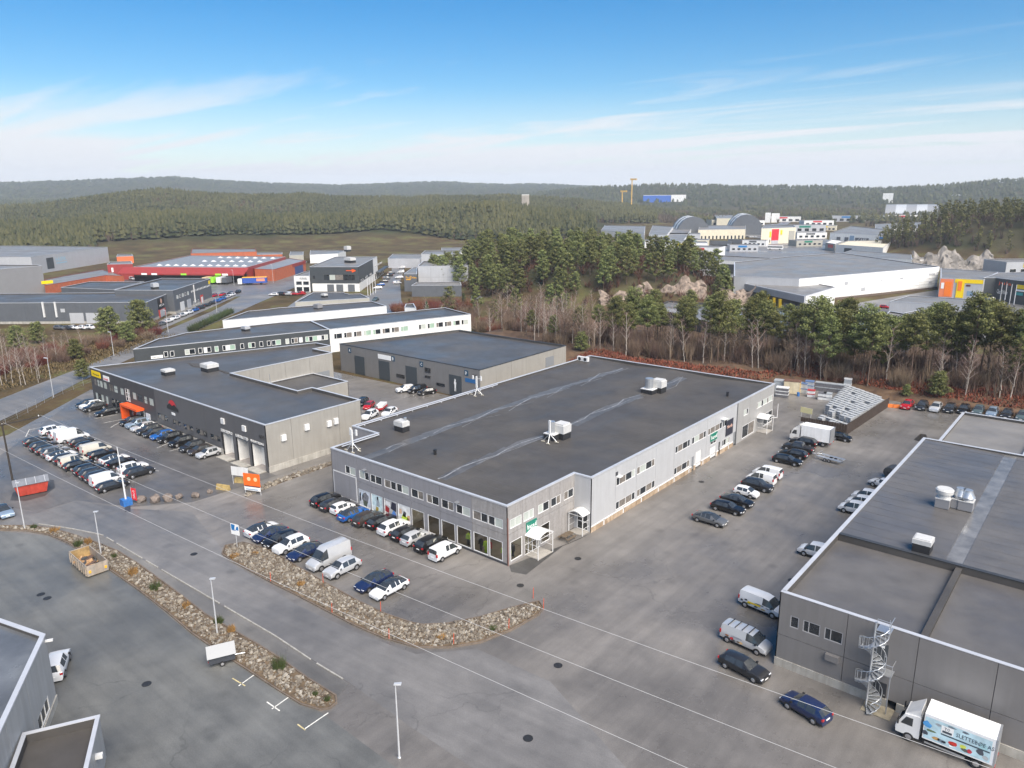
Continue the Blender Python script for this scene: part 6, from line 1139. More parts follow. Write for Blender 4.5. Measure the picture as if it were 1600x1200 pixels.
for i, q in enumerate(((18.72,104.77), (19.90,105.07))):
    t = empty('plough_blade', (*q, 0), R(20)); tag(t, ['orange plough blade next to the fence end', 'orange plough blade next to the red car'][i], 'plough'); b = MB(); b.box(-.9, .9, -.1, .25, .05, .75, mat('plough_orange', (.75, .2, .04), .5)); b.build('blade', t); b = MB(); b.box(-.3, .3, .25, .8, .1, .4, black); b.build('bracket', t)
t = empty('bollard_post', (*(2.48,82.50), 0)); tag(t, 'white steel frame post at the far gable corner', 'post'); b = MB(); b.tube([(0, 0, 0), (0, 0, 3)], .08, white, 6); b.tube([(0, 0, .1), (-1, -1, .1)], .06, white, 6); b.build('post', t)
t = empty('fuel_tank', (*(29.02,61.66), 0), R(80)); tag(t, 'black cylindrical tank against the right hall', 'tank'); b = MB(); b.lathe([(.1, -1.2), (.85, -1.1), (.9, -.9), (.9, .9), (.85, 1.1), (.1, 1.2)], mat('tank_dark', (.06, .062, .065), .35), 16); b.build('shell', t, (0, 0, 1.0), (0, R(90), 0)); b = MB(); b.box(-.8, .8, -.6, .6, 0, .3, pld); b.build('stand', t)
# clothes in the shop windows
hv = mat('cloth_hivis', (.55, .75, .02), .7); hr = mat('cloth_red', (.5, .03, .03), .7); hb = mat('cloth_black', (.02, .02, .025), .7)
def dummy(label, x, y, m1, m2):
    t = empty('clothes_dummy', (x, y, .2)); tag(t, label, 'clothing', 'work clothes in the shop'); b = MB()
    b.lathe([(.17, .85), (.24, 1.0), (.2, 1.2), (.27, 1.5), (.1, 1.6), (.09, 1.68)], m1, 10); b.build('jacket', t, smooth=50)
    for s in (-1, 1): b = MB(); b.tube([(s*.11, 0, 0), (s*.12, 0, .5), (s*.11, 0, .9)], [.08, .09, .11], m2, 7); b.build('trouser_leg', t); b = MB(); b.tube([(s*.25, 0, 1.48), (s*.34, -.02, 1.1), (s*.33, -.08, .8)], [.08, .07, .06], m1, 6); b.build('sleeve', t)
dummy('hi-vis jacket on a dummy in the third shop window from the corner', LW[15][0]-1.4, .9, hv, hb); dummy('black outfit on a dummy in the second shop window from the corner', LW[16][0]+.6, .8, hb, hb); dummy('hi-vis outfit in the second shop window from the corner', LW[16][0]+1.5, .7, hv, hv); dummy('red jacket on a dummy in the second shop window from the corner', LW[17][0]-.4, .8, hr, hb); dummy('hi-vis jacket on a dummy in the corner shop window', LW[19][0]-.5, .7, hv, hb); dummy('hi-vis outfit behind the gable window by the corner', -.8, bl[0]+.6, hv, hv); dummy('dark outfit behind the gable window by the corner', -.9, bl[0]+1.5, hb, hb)

# ================================================================ terrain
CX, CY = CAM.x, CAM.y
def ring(*pts): a = np.array(pts); o = np.argsort(a[:, 0]); return a[o, 0], a[o, 1]
RIDGES = [  # (bearing, slope) crest, distance, spread, tree allowance
    (ring((-1.4384,0.01214), (-1.2834,0.01839), (-1.2234,0.01909), (-1.1588,0.02120), (-1.1108,0.02409), (-1.0541,0.02030), (-0.9948,0.01704), (-0.9252,0.01431), (-0.8448,0.01532), (-0.7790,0.01640), (-0.7127,0.01420), (-0.6544,0.01282), (-0.5964,0.00901), (-0.5308,0.00431), (-0.4507,0.00032), (0.0465,-0.00332)), 4600, 1300, 4, 1.),
    (ring((-0.7795,0.00032), (-0.6795,0.00178), (-0.6378,0.00541), (-0.5964,0.00901), (-0.5636,0.01025), (-0.5149,0.01128), (-0.4513,0.01050), (-0.3896,0.00970), (-0.3302,0.00815), (-0.2802,0.00526), (-0.2594,0.00426), (-0.2325,0.00536), (-0.1935,0.00624), (-0.1564,0.00914), (-0.1326,0.01145), (-0.0866,0.01124), (0.0449,0.00620)), 2700, 520, 8, 1.),
    (ring((-1.4420,-0.00814), (-1.2870,-0.00581), (-1.2509,-0.00222), (-1.2131,0.00295), (-1.1736,0.00833), (-1.1259,0.01241), (-1.0698,0.00835), (-1.0184,0.00644), (-0.9648,0.00756), (-0.8940,0.00301), (-0.8291,-0.00080), (-0.7629,0.00259), (-0.7128,0.00372), (-0.6544,-0.00089), (-0.6128,-0.00452), (-0.5631,-0.00981), (-0.4977,-0.01673), (-0.4496,-0.02178), (-0.3723,-0.02206), (-0.2984,-0.02673), (0.0494,-0.02127)), 1450, 300, 13, 1.),
    (ring((-1.4444,-0.02134), (-1.2892,-0.02072), (-1.2287,-0.01940), (-1.1633,-0.01571), (-1.0938,-0.01471), (-1.0204,-0.01590), (-0.9432,-0.01863), (-0.8626,-0.01492), (-0.7798,-0.00938), (-0.7297,-0.00665), (-0.6712,-0.01209), (-0.6126,-0.01831), (-0.5627,-0.02600), (-0.5130,-0.03922), (-0.4483,-0.04733), (0.0524,-0.03934)), 930, 190, 13, 1.)]
KNOLL = (-160., 243., 88., 54., math.atan2(-40, 178), 12.5)       # wooded knoll
RK = (40., 600., 150., 78., R(12), 24.)                            # wooded rock hill at the right
def hill(x, y, k):
    cx, cy, a, b, t, h = k; dx, dy = x-cx, y-cy; u = (dx*math.cos(t)+dy*math.sin(t))/a; v = (-dx*math.sin(t)+dy*math.cos(t))/b
    d = np.sqrt(u*u+v*v); s = np.clip((1.06-d)/.42, 0, 1); return h*(s*s*(3-2*s))
def wob(x, y, s, seed=0):
    return np.sin(x/s+seed)*np.cos(y/s*1.3+seed*2)+.5*np.sin(x/s*2.1+y/s*1.7+seed)+.25*np.sin(x/s*4.3-y/s*3.9)
def height(x, y):
    x = np.asarray(x, float); y = np.asarray(y, float); dx, dy = x-CX, y-CY; r = np.hypot(dx, dy); b = np.arctan2(dx, dy); z = np.zeros_like(r)
    for (bb, ss), D, w, tr, k in RIDGES:
        Z = np.interp(b, bb, ss)*D+44.69-tr; Z = np.maximum(Z, 0)+wob(x, y, D/14.)*D/900.
        g = np.exp(-((r-D)/w)**2); z = np.maximum(z, Z*g*(g > .02))
    z *= np.clip((r-np.interp(b, [(-1.2016,-0.05632)[0], (-0.7308,-0.06934)[0], (-0.6120,-0.07029)[0]], [690, 770, 600]))/110, 0, 1)
    z = z+hill(x, y, KNOLL)+hill(x, y, RK)*np.clip((r-400)/100, 0, 1)
    return z
gm = bpy.data.materials.new('terrain'); gm.use_nodes = True; _t = gm.node_tree; _b = _t.nodes['Principled BSDF']; _b.inputs['Roughness'].default_value = .95; _b.inputs['Specular IOR Level'].default_value = .1
_g = _t.nodes.new('ShaderNodeNewGeometry')
def tn(scale, det=6):
    n = _t.nodes.new('ShaderNodeTexNoise'); n.inputs['Scale'].default_value = scale; n.inputs['Detail'].default_value = det; n.inputs['Roughness'].default_value = .65; _t.links.new(_g.outputs['Position'], n.inputs['Vector']); return n.outputs[0]
_r = _t.nodes.new('ShaderNodeValToRGB'); cr = _r.color_ramp; cr.elements[0].position = .3; cr.elements[0].color = (.035, .033, .018, 1); cr.elements[1].position = .72; cr.elements[1].color = (.15, .11, .05, 1); e = cr.elements.new(.5); e.color = (.085, .06, .032, 1); e = cr.elements.new(.6); e.color = (.10, .10, .04, 1)
_t.links.new(tn(.05, 9), _r.inputs[0])
_r2 = _t.nodes.new('ShaderNodeValToRGB'); cr = _r2.color_ramp; cr.elements[0].position = .35; cr.elements[0].color = (.026, .036, .016, 1); cr.elements[1].position = .68; cr.elements[1].color = (.075, .062, .038, 1); _t.links.new(tn(.012, 12), _r2.inputs[0])
_sx = _t.nodes.new('ShaderNodeSeparateXYZ'); _t.links.new(_g.outputs['Position'], _sx.inputs[0])
_mr = _t.nodes.new('ShaderNodeMapRange'); _mr.inputs[1].default_value = 3; _mr.inputs[2].default_value = 9; _t.links.new(_sx.outputs[2], _mr.inputs[0])
_mx = _t.nodes.new('ShaderNodeMix'); _mx.data_type = 'RGBA'; _t.links.new(_mr.outputs[0], _mx.inputs[0]); _t.links.new(_r.outputs[0], _mx.inputs[6]); _t.links.new(_r2.outputs[0], _mx.inputs[7]); _t.links.new(_mx.outputs[2], _b.inputs['Base Color'])
_bp = _t.nodes.new('ShaderNodeBump'); _bp.inputs['Strength'].default_value = .7; _bp.inputs['Distance'].default_value = .6; _t.links.new(tn(.5, 6), _bp.inputs['Height']); _t.links.new(_bp.outputs[0], _b.inputs['Normal'])
MAT['terrain'] = gm
def np_mesh(name, v, f, mats, mi=None, tint=None, smooth=False):
    me = bpy.data.meshes.new(name); v = np.ascontiguousarray(v, np.float32); f = np.ascontiguousarray(f, np.int32); k = f.shape[1]
    me.vertices.add(len(v)); me.vertices.foreach_set('co', v.ravel()); me.loops.add(f.size); me.loops.foreach_set('vertex_index', f.ravel())
    me.polygons.add(len(f)); me.polygons.foreach_set('loop_start', np.arange(0, f.size, k, dtype=np.int32))
    for m in mats: me.materials.append(m)
    if mi is not None: me.polygons.foreach_set('material_index', np.ascontiguousarray(mi, np.int32))
    if smooth: me.polygons.foreach_set('use_smooth', np.ones(len(f), bool))
    if tint is not None:
        a = me.attributes.new('tint', 'FLOAT', 'POINT'); a.data.foreach_set('value', np.ascontiguousarray(tint, np.float32))
    me.update(calc_edges=True); return me
rad = np.concatenate([[0], np.geomspace(8, 5900, 175)]); th = np.radians(np.concatenate([np.arange(-100, 20, .5), np.arange(20, 260, 4)])); th = th[(th < np.radians(259.9))]
TH, RR = np.meshgrid(th, rad); X = CX+RR*np.sin(TH); Y = CY+RR*np.cos(TH); Z = height(X, Y)-.04
nT, nR = len(th), len(rad); idx = np.arange(nT*nR).reshape(nR, nT); a = idx[:-1]; b_ = idx[1:]
F = np.stack([a, np.roll(a, -1, 1), np.roll(b_, -1, 1), b_], -1).reshape(-1, 4)
struct(link('ground', np_mesh('ground', np.stack([X, Y, Z], -1).reshape(-1, 3), F[:, ::-1], [gm], smooth=True)))
# bank with bracken behind the hall
bracken_soil = mat('bracken_soil', (.07, .036, .02), .95, 0, .45, .35, .5, 3, hue=(.09, .055, .03))
def bank_z(x, y):
    front = np.interp(x, [-60, -45, -13, -9, 5, 15, 40, 110], [93, 92, 93, 111, 113, 110.5, 112, 114]); d = y-front; z = 2.2*np.clip(d/9, 0, 1)**.8+.35*wob(x, y, 6, 2)*np.clip(d/6, 0, 1)
    return np.where(d < 0, -.3, np.where(y > 150, z*np.clip((175-y)/25, 0, 1), z))
gx, gy = np.arange(-105, 131, 2.), np.arange(86, 182, 2.); GX, GY = np.meshgrid(gx, gy); GZ = bank_z(GX, GY); GZ[-1] = -.3; GZ[:, 0] = -.3; GZ[:, -1] = -.3
ii = np.arange(GX.size).reshape(GX.shape); F = np.stack([ii[:-1, :-1], ii[:-1, 1:], ii[1:, 1:], ii[1:, :-1]], -1).reshape(-1, 4)
struct(link('bank', np_mesh('bank', np.stack([GX, GY, GZ], -1).reshape(-1, 3), F, [bracken_soil], smooth=True)))
# ================================================================ plants
def foliage(name, lo, hi, objvar=.25, rough=.85):
    m = bpy.data.materials.new(name); m.use_nodes = True; t = m.node_tree; b = t.nodes['Principled BSDF']; b.inputs['Roughness'].default_value = rough; b.inputs['Specular IOR Level'].default_value = .2
    a = t.nodes.new('ShaderNodeAttribute'); a.attribute_name = 'tint'; o = t.nodes.new('ShaderNodeObjectInfo'); r = t.nodes.new('ShaderNodeMix'); r.data_type = 'RGBA'; r.inputs[6].default_value = (*lo, 1); r.inputs[7].default_value = (*hi, 1)
    t.links.new(a.outputs['Fac'], r.inputs[0]); h = t.nodes.new('ShaderNodeHueSaturation'); mr = t.nodes.new('ShaderNodeMapRange'); mr.inputs[3].default_value = 1-objvar; mr.inputs[4].default_value = 1+objvar
    t.links.new(o.outputs['Random'], mr.inputs[0]); t.links.new(mr.outputs[0], h.inputs['Value']); mr2 = t.nodes.new('ShaderNodeMapRange'); mr2.inputs[3].default_value = .475; mr2.inputs[4].default_value = .515; t.links.new(o.outputs['Random'], mr2.inputs[0]); t.links.new(mr2.outputs[0], h.inputs['Hue'])
    t.links.new(r.outputs[2], h.inputs['Color']); t.links.new(h.outputs[0], b.inputs['Base Color']); MAT[name] = m; return m
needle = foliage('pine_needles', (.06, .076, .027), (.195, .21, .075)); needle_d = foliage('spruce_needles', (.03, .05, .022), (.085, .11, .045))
barkp = mat('pine_bark', (.16, .085, .05), .9, 0, .4, 2, .3, 10, hue=(.1, .075, .06)); barkb = mat('birch_bark', (.33, .29, .25), .8, 0, .35, 1.5, .2, 8); barkd = mat('dark_bark', (.085, .065, .05), .9, 0, .3, 2)
twigm = foliage('bare_twigs', (.085, .06, .045), (.26, .185, .13), .22); twigr = foliage('red_twigs', (.10, .035, .025), (.22, .085, .055), .2); twigp = foliage('birch_twigs', (.16, .10, .085), (.34, .235, .195), .2)
def cloud(rg, cen, rad_, per, size):
    n = len(cen)*per; c = np.repeat(cen, per, 0); r = np.repeat(rad_, per, 0); d = rg.normal(size=(n, 3)); d /= np.linalg.norm(d, axis=1)[:, None]; q = rg.random(n)**.45; p = c+d*r*q[:, None]
    t1 = rg.normal(size=(n, 3)); t1 /= np.linalg.norm(t1, axis=1)[:, None]; t2 = np.cross(d, t1)+rg.normal(size=(n, 3))*.3; t2 /= np.linalg.norm(t2, axis=1)[:, None]; s = size*rg.uniform(.6, 1.3, n)[:, None]
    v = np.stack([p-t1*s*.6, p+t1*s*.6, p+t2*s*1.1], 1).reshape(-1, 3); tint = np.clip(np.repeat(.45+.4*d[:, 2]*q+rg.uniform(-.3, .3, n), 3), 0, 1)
    return v, np.arange(n*3).reshape(-1, 3), tint
def tubes(segs, n=4):
    """segs: (p0, p1, r0, r1) -> verts, quad faces as triangles"""
    V, F_ = [], []; o = 0
    for p0, p1, r0, r1 in segs:
        p0, p1 = np.array(p0, float), np.array(p1, float); d = p1-p0; L_ = np.linalg.norm(d)
        if L_ < 1e-6: continue
        d /= L_; a_ = np.cross(d, [0, 0, 1] if abs(d[2]) < .9 else [1, 0, 0]); a_ /= np.linalg.norm(a_); b2 = np.cross(d, a_)
        for (p, r) in ((p0, r0), (p1, r1)):
            for k in range(n): t = 2*math.pi*k/n; V.append(p+(a_*math.cos(t)+b2*math.sin(t))*r)
        for k in range(n): k2 = (k+1) % n; F_ += [(o+k, o+k2, o+n+k2), (o+k, o+n+k2, o+n+k)]
        o += 2*n
    return np.array(V), np.array(F_)
def pine_mesh(seed, h, crown0, wide, nb, per, size, dense=1.):
    """scots pine: bare trunk below, flat clumps on ascending limbs above"""
    rg = np.random.default_rng(seed); lean = rg.normal(size=2)*.02*h; top = lambda z: np.array([lean[0]*(z/h)**2, lean[1]*(z/h)**2, z]); zs = np.linspace(0, h*.97, 9); segs = []
    tr = lambda z: .011*h*(1-.85*z/h)+.02
    for z0, z1 in zip(zs[:-1], zs[1:]): segs.append((top(z0), top(z1), tr(z0), tr(z1)))
    cen, rd = [], []
    for k in range(nb):
        f = k/(nb-1); z = h*(crown0+(1-crown0)*.97*f); a_ = k*2.4+rg.uniform(-.4, .4); w = wide*(1-.72*f**1.6)*(.55+.45*min(1, f*5+.35))*rg.uniform(.65, 1.15); base = top(z*.97); tip = base+np.array([math.cos(a_)*w, math.sin(a_)*w, w*.22+.04*h])
        segs.append((base, tip, tr(z)*.45, .02)); 
        for t in (1., .62):
            if t < 1 and w < wide*.4: continue
            cen.append(base+(tip-base)*t+np.array([0, 0, .1])); rd.append(np.array([.36, .36, .2])*wide*rg.uniform(.75, 1.25)*(1 if t == 1 else .8))
    cen.append(top(h*.97)); rd.append(np.array([.34, .34, .3])*wide)
    V1, F1 = tubes(segs, 5); v, f_, ti = cloud(rg, np.array(cen), np.array(rd), per, size)
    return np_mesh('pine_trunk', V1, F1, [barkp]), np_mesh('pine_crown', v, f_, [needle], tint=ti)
def spruce_mesh(seed, h, wide, per, size):
    rg = np.random.default_rng(seed); segs = [((0, 0, 0), (0, 0, h*.95), .012*h+.05, .02)]; cen, rd = [], []; n = 60
    for k in range(n):
        f = k/n; z = h*(.06+.92*f); w = wide*(1-f)**.85*rg.uniform(.6, 1.05); a_ = k*2.4; cen.append((math.cos(a_)*w*.72, math.sin(a_)*w*.72, z-.12*w)); rd.append((.2*wide+.36*w, .2*wide+.36*w, .055*h))
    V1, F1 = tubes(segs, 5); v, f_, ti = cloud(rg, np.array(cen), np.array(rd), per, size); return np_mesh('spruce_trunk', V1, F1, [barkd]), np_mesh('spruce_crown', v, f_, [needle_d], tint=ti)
def bare_mesh(seed, h, spread, nb, nt, bm_, tm, stems=1, tr0=.012):
    """leafless tree: trunk and limbs, plus a haze of fine twigs as slivers"""
    rg = np.random.default_rng(seed); segs = []; tw = []
    for s in range(stems):
        ln = rg.normal(size=2)*(.05 if stems == 1 else .16)*h; tp = lambda z: np.array([ln[0]*(z/h)**1.3, ln[1]*(z/h)**1.3, z]); zs = np.linspace(0, h*.95, 8); tr = lambda z: tr0*h*(1-.9*z/h)/(1+.3*(stems-1))+.012
        for z0, z1 in zip(zs[:-1], zs[1:]): segs.append((tp(z0)+rg.normal(size=3)*.01*h*(z0 > 0), tp(z1), tr(z0), tr(z1)))
        for k in range(nb):
            f = (k+.5)/nb; z = h*(.28+.66*f); a_ = k*2.4+rg.uniform(-.5, .5); L_ = spread*(1-.6*f)*rg.uniform(.6, 1.1); p0 = tp(z); d = np.array([math.cos(a_)*.75, math.sin(a_)*.75, .85]); p1 = p0+d*L_; segs.append((p0, p1, tr(z)*.5, .012))
            for j in range(nt):
                t = rg.uniform(.2, 1); q = p0+(p1-p0)*t; dd = d+rg.normal(size=3)*.55; dd /= np.linalg.norm(dd); l2 = L_*rg.uniform(.22, .5); e = q+dd*l2; tw.append((q, e, .014)); 
                for _ in range(3): q2 = q+(e-q)*rg.uniform(.2, .95); d3 = dd+rg.normal(size=3)*.7; d3 /= np.linalg.norm(d3); tw.append((q2, q2+d3*l2*.55, .010))
    V1, F1 = tubes(segs, 4); P0 = np.array([t[0] for t in tw]); P1 = np.array([t[1] for t in tw]); W_ = np.array([t[2] for t in tw])*1.6; d = P1-P0; sd_ = np.cross(d, rg.normal(size=d.shape)); sd_ /= np.linalg.norm(sd_, axis=1)[:, None]+1e-9
    v = np.stack([P0-sd_*W_[:, None], P0+sd_*W_[:, None], P1], 1).reshape(-1, 3); ti = np.repeat(rg.uniform(.1, 1, len(tw)), 3)
    return np_mesh('bare_trunk', V1, F1, [bm_]), np_mesh('bare_twigs', v, np.arange(len(v)).reshape(-1, 3), [tm], tint=ti)
def shrub_mesh(seed, r, h, n, tm):
    rg = np.random.default_rng(seed); a_ = rg.uniform(0, 6.28, n); q = np.sqrt(rg.random(n))*r*.55; p0 = np.stack([q*np.cos(a_), q*np.sin(a_), rg.uniform(0, .35, n)*h], 1); d = np.stack([np.cos(a_)*q/r*.9, np.sin(a_)*q/r*.9, np.ones(n)], 1)+rg.normal(size=(n, 3))*.28; p1 = p0+d*h*rg.uniform(.35, .75, n)[:, None]; s = np.cross(d, rg.normal(size=d.shape)); s /= np.linalg.norm(s, axis=1)[:, None]; w = .03
    v = np.stack([p0-s*w, p0+s*w, p1], 1).reshape(-1, 3); seg = [((0, 0, 0), (math.cos(k)*r*.4, math.sin(k)*r*.4, h*.6), .05, .02) for k in np.arange(0, 6.2, 1.0)]; V1, F1 = tubes(seg, 4)
    return np_mesh('shrub_stems', V1, F1, [barkd]), np_mesh('shrub_twigs', v, np.arange(n*3).reshape(-1, 3), [tm], tint=np.repeat(rg.uniform(0, 1, n), 3))
def plant(name, meshes, pos, z, s, rz, label, cat, group, parts=('trunk', 'crown'), sz=None):
    t = empty(name, (pos[0], pos[1], z), rz); t.scale = (s, s, sz or s); tag(t, label, cat, group)
    link(parts[0], meshes[0], t); link(parts[1], meshes[1], t); return t
PN = [pine_mesh(10+k, 18, (.5, .38, .58, .45)[k], (3.6, 4.2, 3.2, 3.9)[k], (26, 32, 22, 28)[k], 105, .3) for k in range(4)]
PM = [pine_mesh(30+k, 14, (.22, .3, .15, .28, .35)[k], (3.3, 3.0, 3.6, 2.8, 3.2)[k], 22, 34, .5) for k in range(5)]
SP = [spruce_mesh(50+k, 9, 2.6, 40, .3) for k in range(2)]; BU = [pine_mesh(95+k, 9, .06, 3.4, 40, 60, .34) for k in range(2)]; HG = shrub_mesh(99, 1.3, 1.6, 700, needle_d)
BR_ = [bare_mesh(60+k, 12, 3.2, 16, 9, barkb, twigp) for k in range(4)]
BD = [bare_mesh(70+k, 10, 3.4, 15, 10, barkd, twigm, 2+k % 2, .010) for k in range(4)]
SH = [shrub_mesh(80+k, 2.2, 2.6, 900, (twigm, twigr, twigm)[k]) for k in range(3)]
rg = np.random.default_rng(5)
gz = lambda p: float(max(bank_z(np.array(p[0]), np.array(p[1])), 0)) if (-105 < p[0] < 130 and 86 < p[1] < 182) else float(height(p[0], p[1]))
pines = [((-44.97,112.11), 17), ((-56.11,114.15), 16), ((-61.98,114.14), 14), ((-35.03,113.78), 18.5), ((-38.69,123.13), 17), ((-25.19,113.81), 19.5), ((-31.72,122.24), 18), ((-24.45,119.97), 16), ((-16.36,120.59), 18.5), ((-20.80,124.68), 17.5), ((-12.56,118.17), 15), ((-3.53,118.36), 19), ((-2.32,122.63), 19), ((0.89,116.94), 18), ((-8.03,119.94), 15), ((8.77,118.39), 19), ((10.82,115.51), 18.5), ((5.92,120.83), 15), ((18.38,121.38), 17), ((20.25,125.77), 20), ((23.63,125.45), 20), ((24.27,131.91), 17), ((29.47,125.71), 21.5), ((30.37,132.13), 20), ((34.10,127.91), 22), ((36.00,135.05), 20), ((38.93,127.61), 21), ((40.50,132.88), 20), ((43.37,127.16), 21), ((2.90,120.08), 17), ((13.45,122.01), 16), ((14.28,127.28), 17), ((-84.63,111.27), 11), ((-75.66,110.73), 9), ((-66.41,110.77), 12), ((-54.63,119.73), 14), ((-46.30,121.62), 14), ((-12.10,125.70), 16), ((2.11,127.74), 17), ((26.14,136.46), 19), ((30.87,140.11), 19), ((-8.34,126.75), 17), ((20.18,133.43), 19), ((9.41,126.72), 17)]
for i, (p, h) in enumerate(pines):
    k = i % 4; s = h/18.*rg.uniform(.8, .98); plant('pine_tree', PN[k], p, gz(p)-.1, s, rg.uniform(0, 6.28), 'tall scots pine in the tree belt behind the warehouse hall', 'tree', 'pines in the tree belt behind the hall')
for i in range(34):
    p = (rg.uniform(-62, 82), rg.uniform(122, 146)); plant('pine_tree', PN[i % 4] if i % 3 else PM[i % 5], p, gz(p)-.1, rg.uniform(.68, .92), rg.uniform(0, 6.28), 'pine in the rear rank of the tree belt', 'tree', 'pines in the rear of the belt')
FB = [Vector(q) for q in ((-112.99,114.37), (-93.29,112.45), (-71.05,106.11), (-56.98,104.97), (-43.55,106.28), (-27.16,110.48), (-11.40,113.11), (3.30,114.92), (17.23,114.80), (29.35,117.52), (40.81,118.95), (50.38,120.58))]
def along(t):
    t *= len(FB)-1.001; i = int(t); return FB[i]+(FB[i+1]-FB[i])*(t-i)
for i in range(112):
    t = rg.uniform(.0, 1) if i > 14 else rg.uniform(0, .3); q = along(t); d = rg.uniform(8, 26) if i > 64 else (rg.uniform(1, 13) if i % 2 else rg.uniform(0, 5)); p = (q.x+rg.uniform(-1, 1), q.y+d)
    k = i % 4; birch = i % 3 < 2 if i < 65 else i % 3 < 1; plant('birch_tree' if birch else 'bare_tree', (BR_ if birch else BD)[k], p, gz(p)-.1, rg.uniform(.75, 1.2), rg.uniform(0, 6.28), 'leafless birch with pale trunk in the tree belt behind the hall' if birch else 'leafless brown tree in the tree belt behind the hall', 'tree', 'leafless birches in the tree belt' if birch else 'leafless brown trees in the tree belt', ('trunk', 'twigs'))
for i in range(95):
    t = (i+rg.uniform(0, 1))/95; q = along(t); p = (q.x+rg.uniform(-1, 1), q.y+rg.uniform(2, 22)); plant('bare_shrub', SH[(0, 0, 2, 0)[i % 4]], p, gz(p)-.2, rg.uniform(.8, 1.6), rg.uniform(0, 6.28), 'leafless brown shrub under the belt trees', 'shrub', 'leafless shrubs under the belt trees', ('stems', 'twigs'), sz=rg.uniform(1., 2.1))
# green young trees at the belt edge
for q, s, l in (((25.15,115.56), .62, 'young green pine right of the fence end'), ((-61.98,105.36), .6, 'small green spruce at the hall corner'), ((19.55,113.20), .3, 'low green bush beside the red car')):
    plant('young_pine', BU[0], q, gz(q)-.1, s, 1., l, 'tree', None)
# copse between the unit hall and the knoll
for i in range(46):
    f = rg.random(); q = Vector((-139.52,130.62)).lerp(Vector((-89.76,142.37)), f); p = (q.x+rg.uniform(-8, 8), q.y+rg.uniform(-14, 34)); k = i % 4; c = i % 5
    if c < 3: plant('birch_tree', BR_[k], p, float(height(*p)), rg.uniform(.65, 1.0), rg.uniform(0, 6.28), 'pinkish leafless birch in the copse behind the unit hall', 'tree', 'birches in the copse', ('trunk', 'twigs'))
    elif c == 3: plant('bare_tree', BD[k], p, float(height(*p)), rg.uniform(.7, 1.0), rg.uniform(0, 6.28), 'leafless grey-brown tree in the copse behind the unit hall', 'tree', 'brown trees in the copse', ('trunk', 'twigs'))
    else: plant('pine_tree', PM[k], p, float(height(*p)), rg.uniform(.5, .85), rg.uniform(0, 6.28), 'pine among the leafless copse behind the unit hall', 'tree', 'pines in the copse')
for i in range(70):
    f = rg.random(); q = Vector((-136.34,124.10)).lerp(Vector((-78.89,128.67)), f); p = (q.x+rg.uniform(-9, 9), q.y+rg.uniform(-10, 38)); plant('bare_shrub', SH[i % 3 if i % 4 == 0 else 0], p, float(height(*p))-.1, rg.uniform(.9, 1.9), rg.uniform(0, 6.28), 'leafless shrub in the copse behind the unit hall', 'shrub', 'shrubs in the copse', ('stems', 'twigs'), sz=rg.uniform(.9, 1.8))
for i in range(30):
    f = i/29; q = Vector((-167.72,133.12)).lerp(Vector((-153.00,152.34)), f); p = (q.x+rg.uniform(-4, 4), q.y+rg.uniform(-5, 6)); plant('red_shrub', SH[1], p, 0, rg.uniform(1.0, 1.5), rg.uniform(0, 6.28), 'red-brown shrub in the thicket before the grey box hall', 'shrub', 'red-brown thicket', ('stems', 'twigs'), sz=rg.uniform(1.2, 1.9))
for q, s in (((-154.85,134.48), .6), ((-152.37,152.80), .75), ((-175.71,144.55), .4)): plant('young_spruce', SP[1], q, 0, s, 2., 'green spruce standing in the red-brown thicket', 'tree', 'spruces in the thicket')
# west bank by the road
west = [((-179.57,0.02), 9, 0), ((-179.86,4.82), 9, 0), ((-185.81,10.88), 8, 0), ((-191.99,20.03), 7, 0), ((-195.76,3.28), 9, 0), ((-195.32,8.10), 8, 0), ((-176.97,11.17), 8, 0), ((-192.01,23.69), 7, 0), ((-157.90,-5.82), 9, 0), ((-154.69,-4.98), 9, 0), ((-154.53,-4.04), 10, 0), ((-158.54,0.46), 9, 0), ((-154.18,-1.28), 8, 0), ((-162.33,-5.90), 8, 0), ((-158.59,-7.99), 10, 0), ((-171.84,6.95), 7, 0), ((-167.54,1.62), 8, 0), ((-185.53,15.57), 7, 0), ((-173.36,-0.04), 8, 0), ((-196.01,16.98), 6, 0)]
for i, (q, h, k) in enumerate(west): plant('birch_tree', BR_[i % 4], q, 0, h/12., i*1.3, 'leafless birch on the bank left of the road', 'tree', 'birches on the road bank', ('trunk', 'twigs'))
for q, s, l in (((-203.15,46.74), 1.35, 'round dark green spruce between the road and the slate hall'), ((-200.94,35.35), 1.25, 'taller olive spruce left of the round one'), ((-176.27,15.98), .7, 'low green spruce on the road bank'), ((-191.50,36.99), .8, 'small spruce between the two big ones'), ((-149.43,7.49), .6, 'green bush at the road edge'), ((-204.88,10.24), .9, 'olive spruce at the far left edge'), ((-214.10,18.59), .8, 'olive spruce before the slate hall')):
    plant('bushy_pine', BU[int(s*10) % 2], q, 0, s*.92, 1.5, l, 'tree', None)
for i in range(90):
    f = rg.random(); q = Vector((-171.26,-7.59)).lerp(Vector((-200.60,51.70)), f); p = (q.x+rg.uniform(-14, 4), q.y+rg.uniform(-6, 6)); plant('bare_shrub', SH[i % 3], p, -.1, rg.uniform(.7, 1.4), rg.uniform(0, 6.28), 'leafless shrub on the bank left of the road', 'shrub', 'shrubs on the road bank', ('stems', 'twigs'))
for i in range(14):
    f = i/13; q = Vector((-193.99,59.74)).lerp(Vector((-221.09,89.78)), f); plant('hedge_bush', HG, (q.x, q.y), -.1, 1.5, i, 'clipped dark green hedge bush along the white office', 'hedge', 'hedge along the white office', ('stem', 'foliage'))
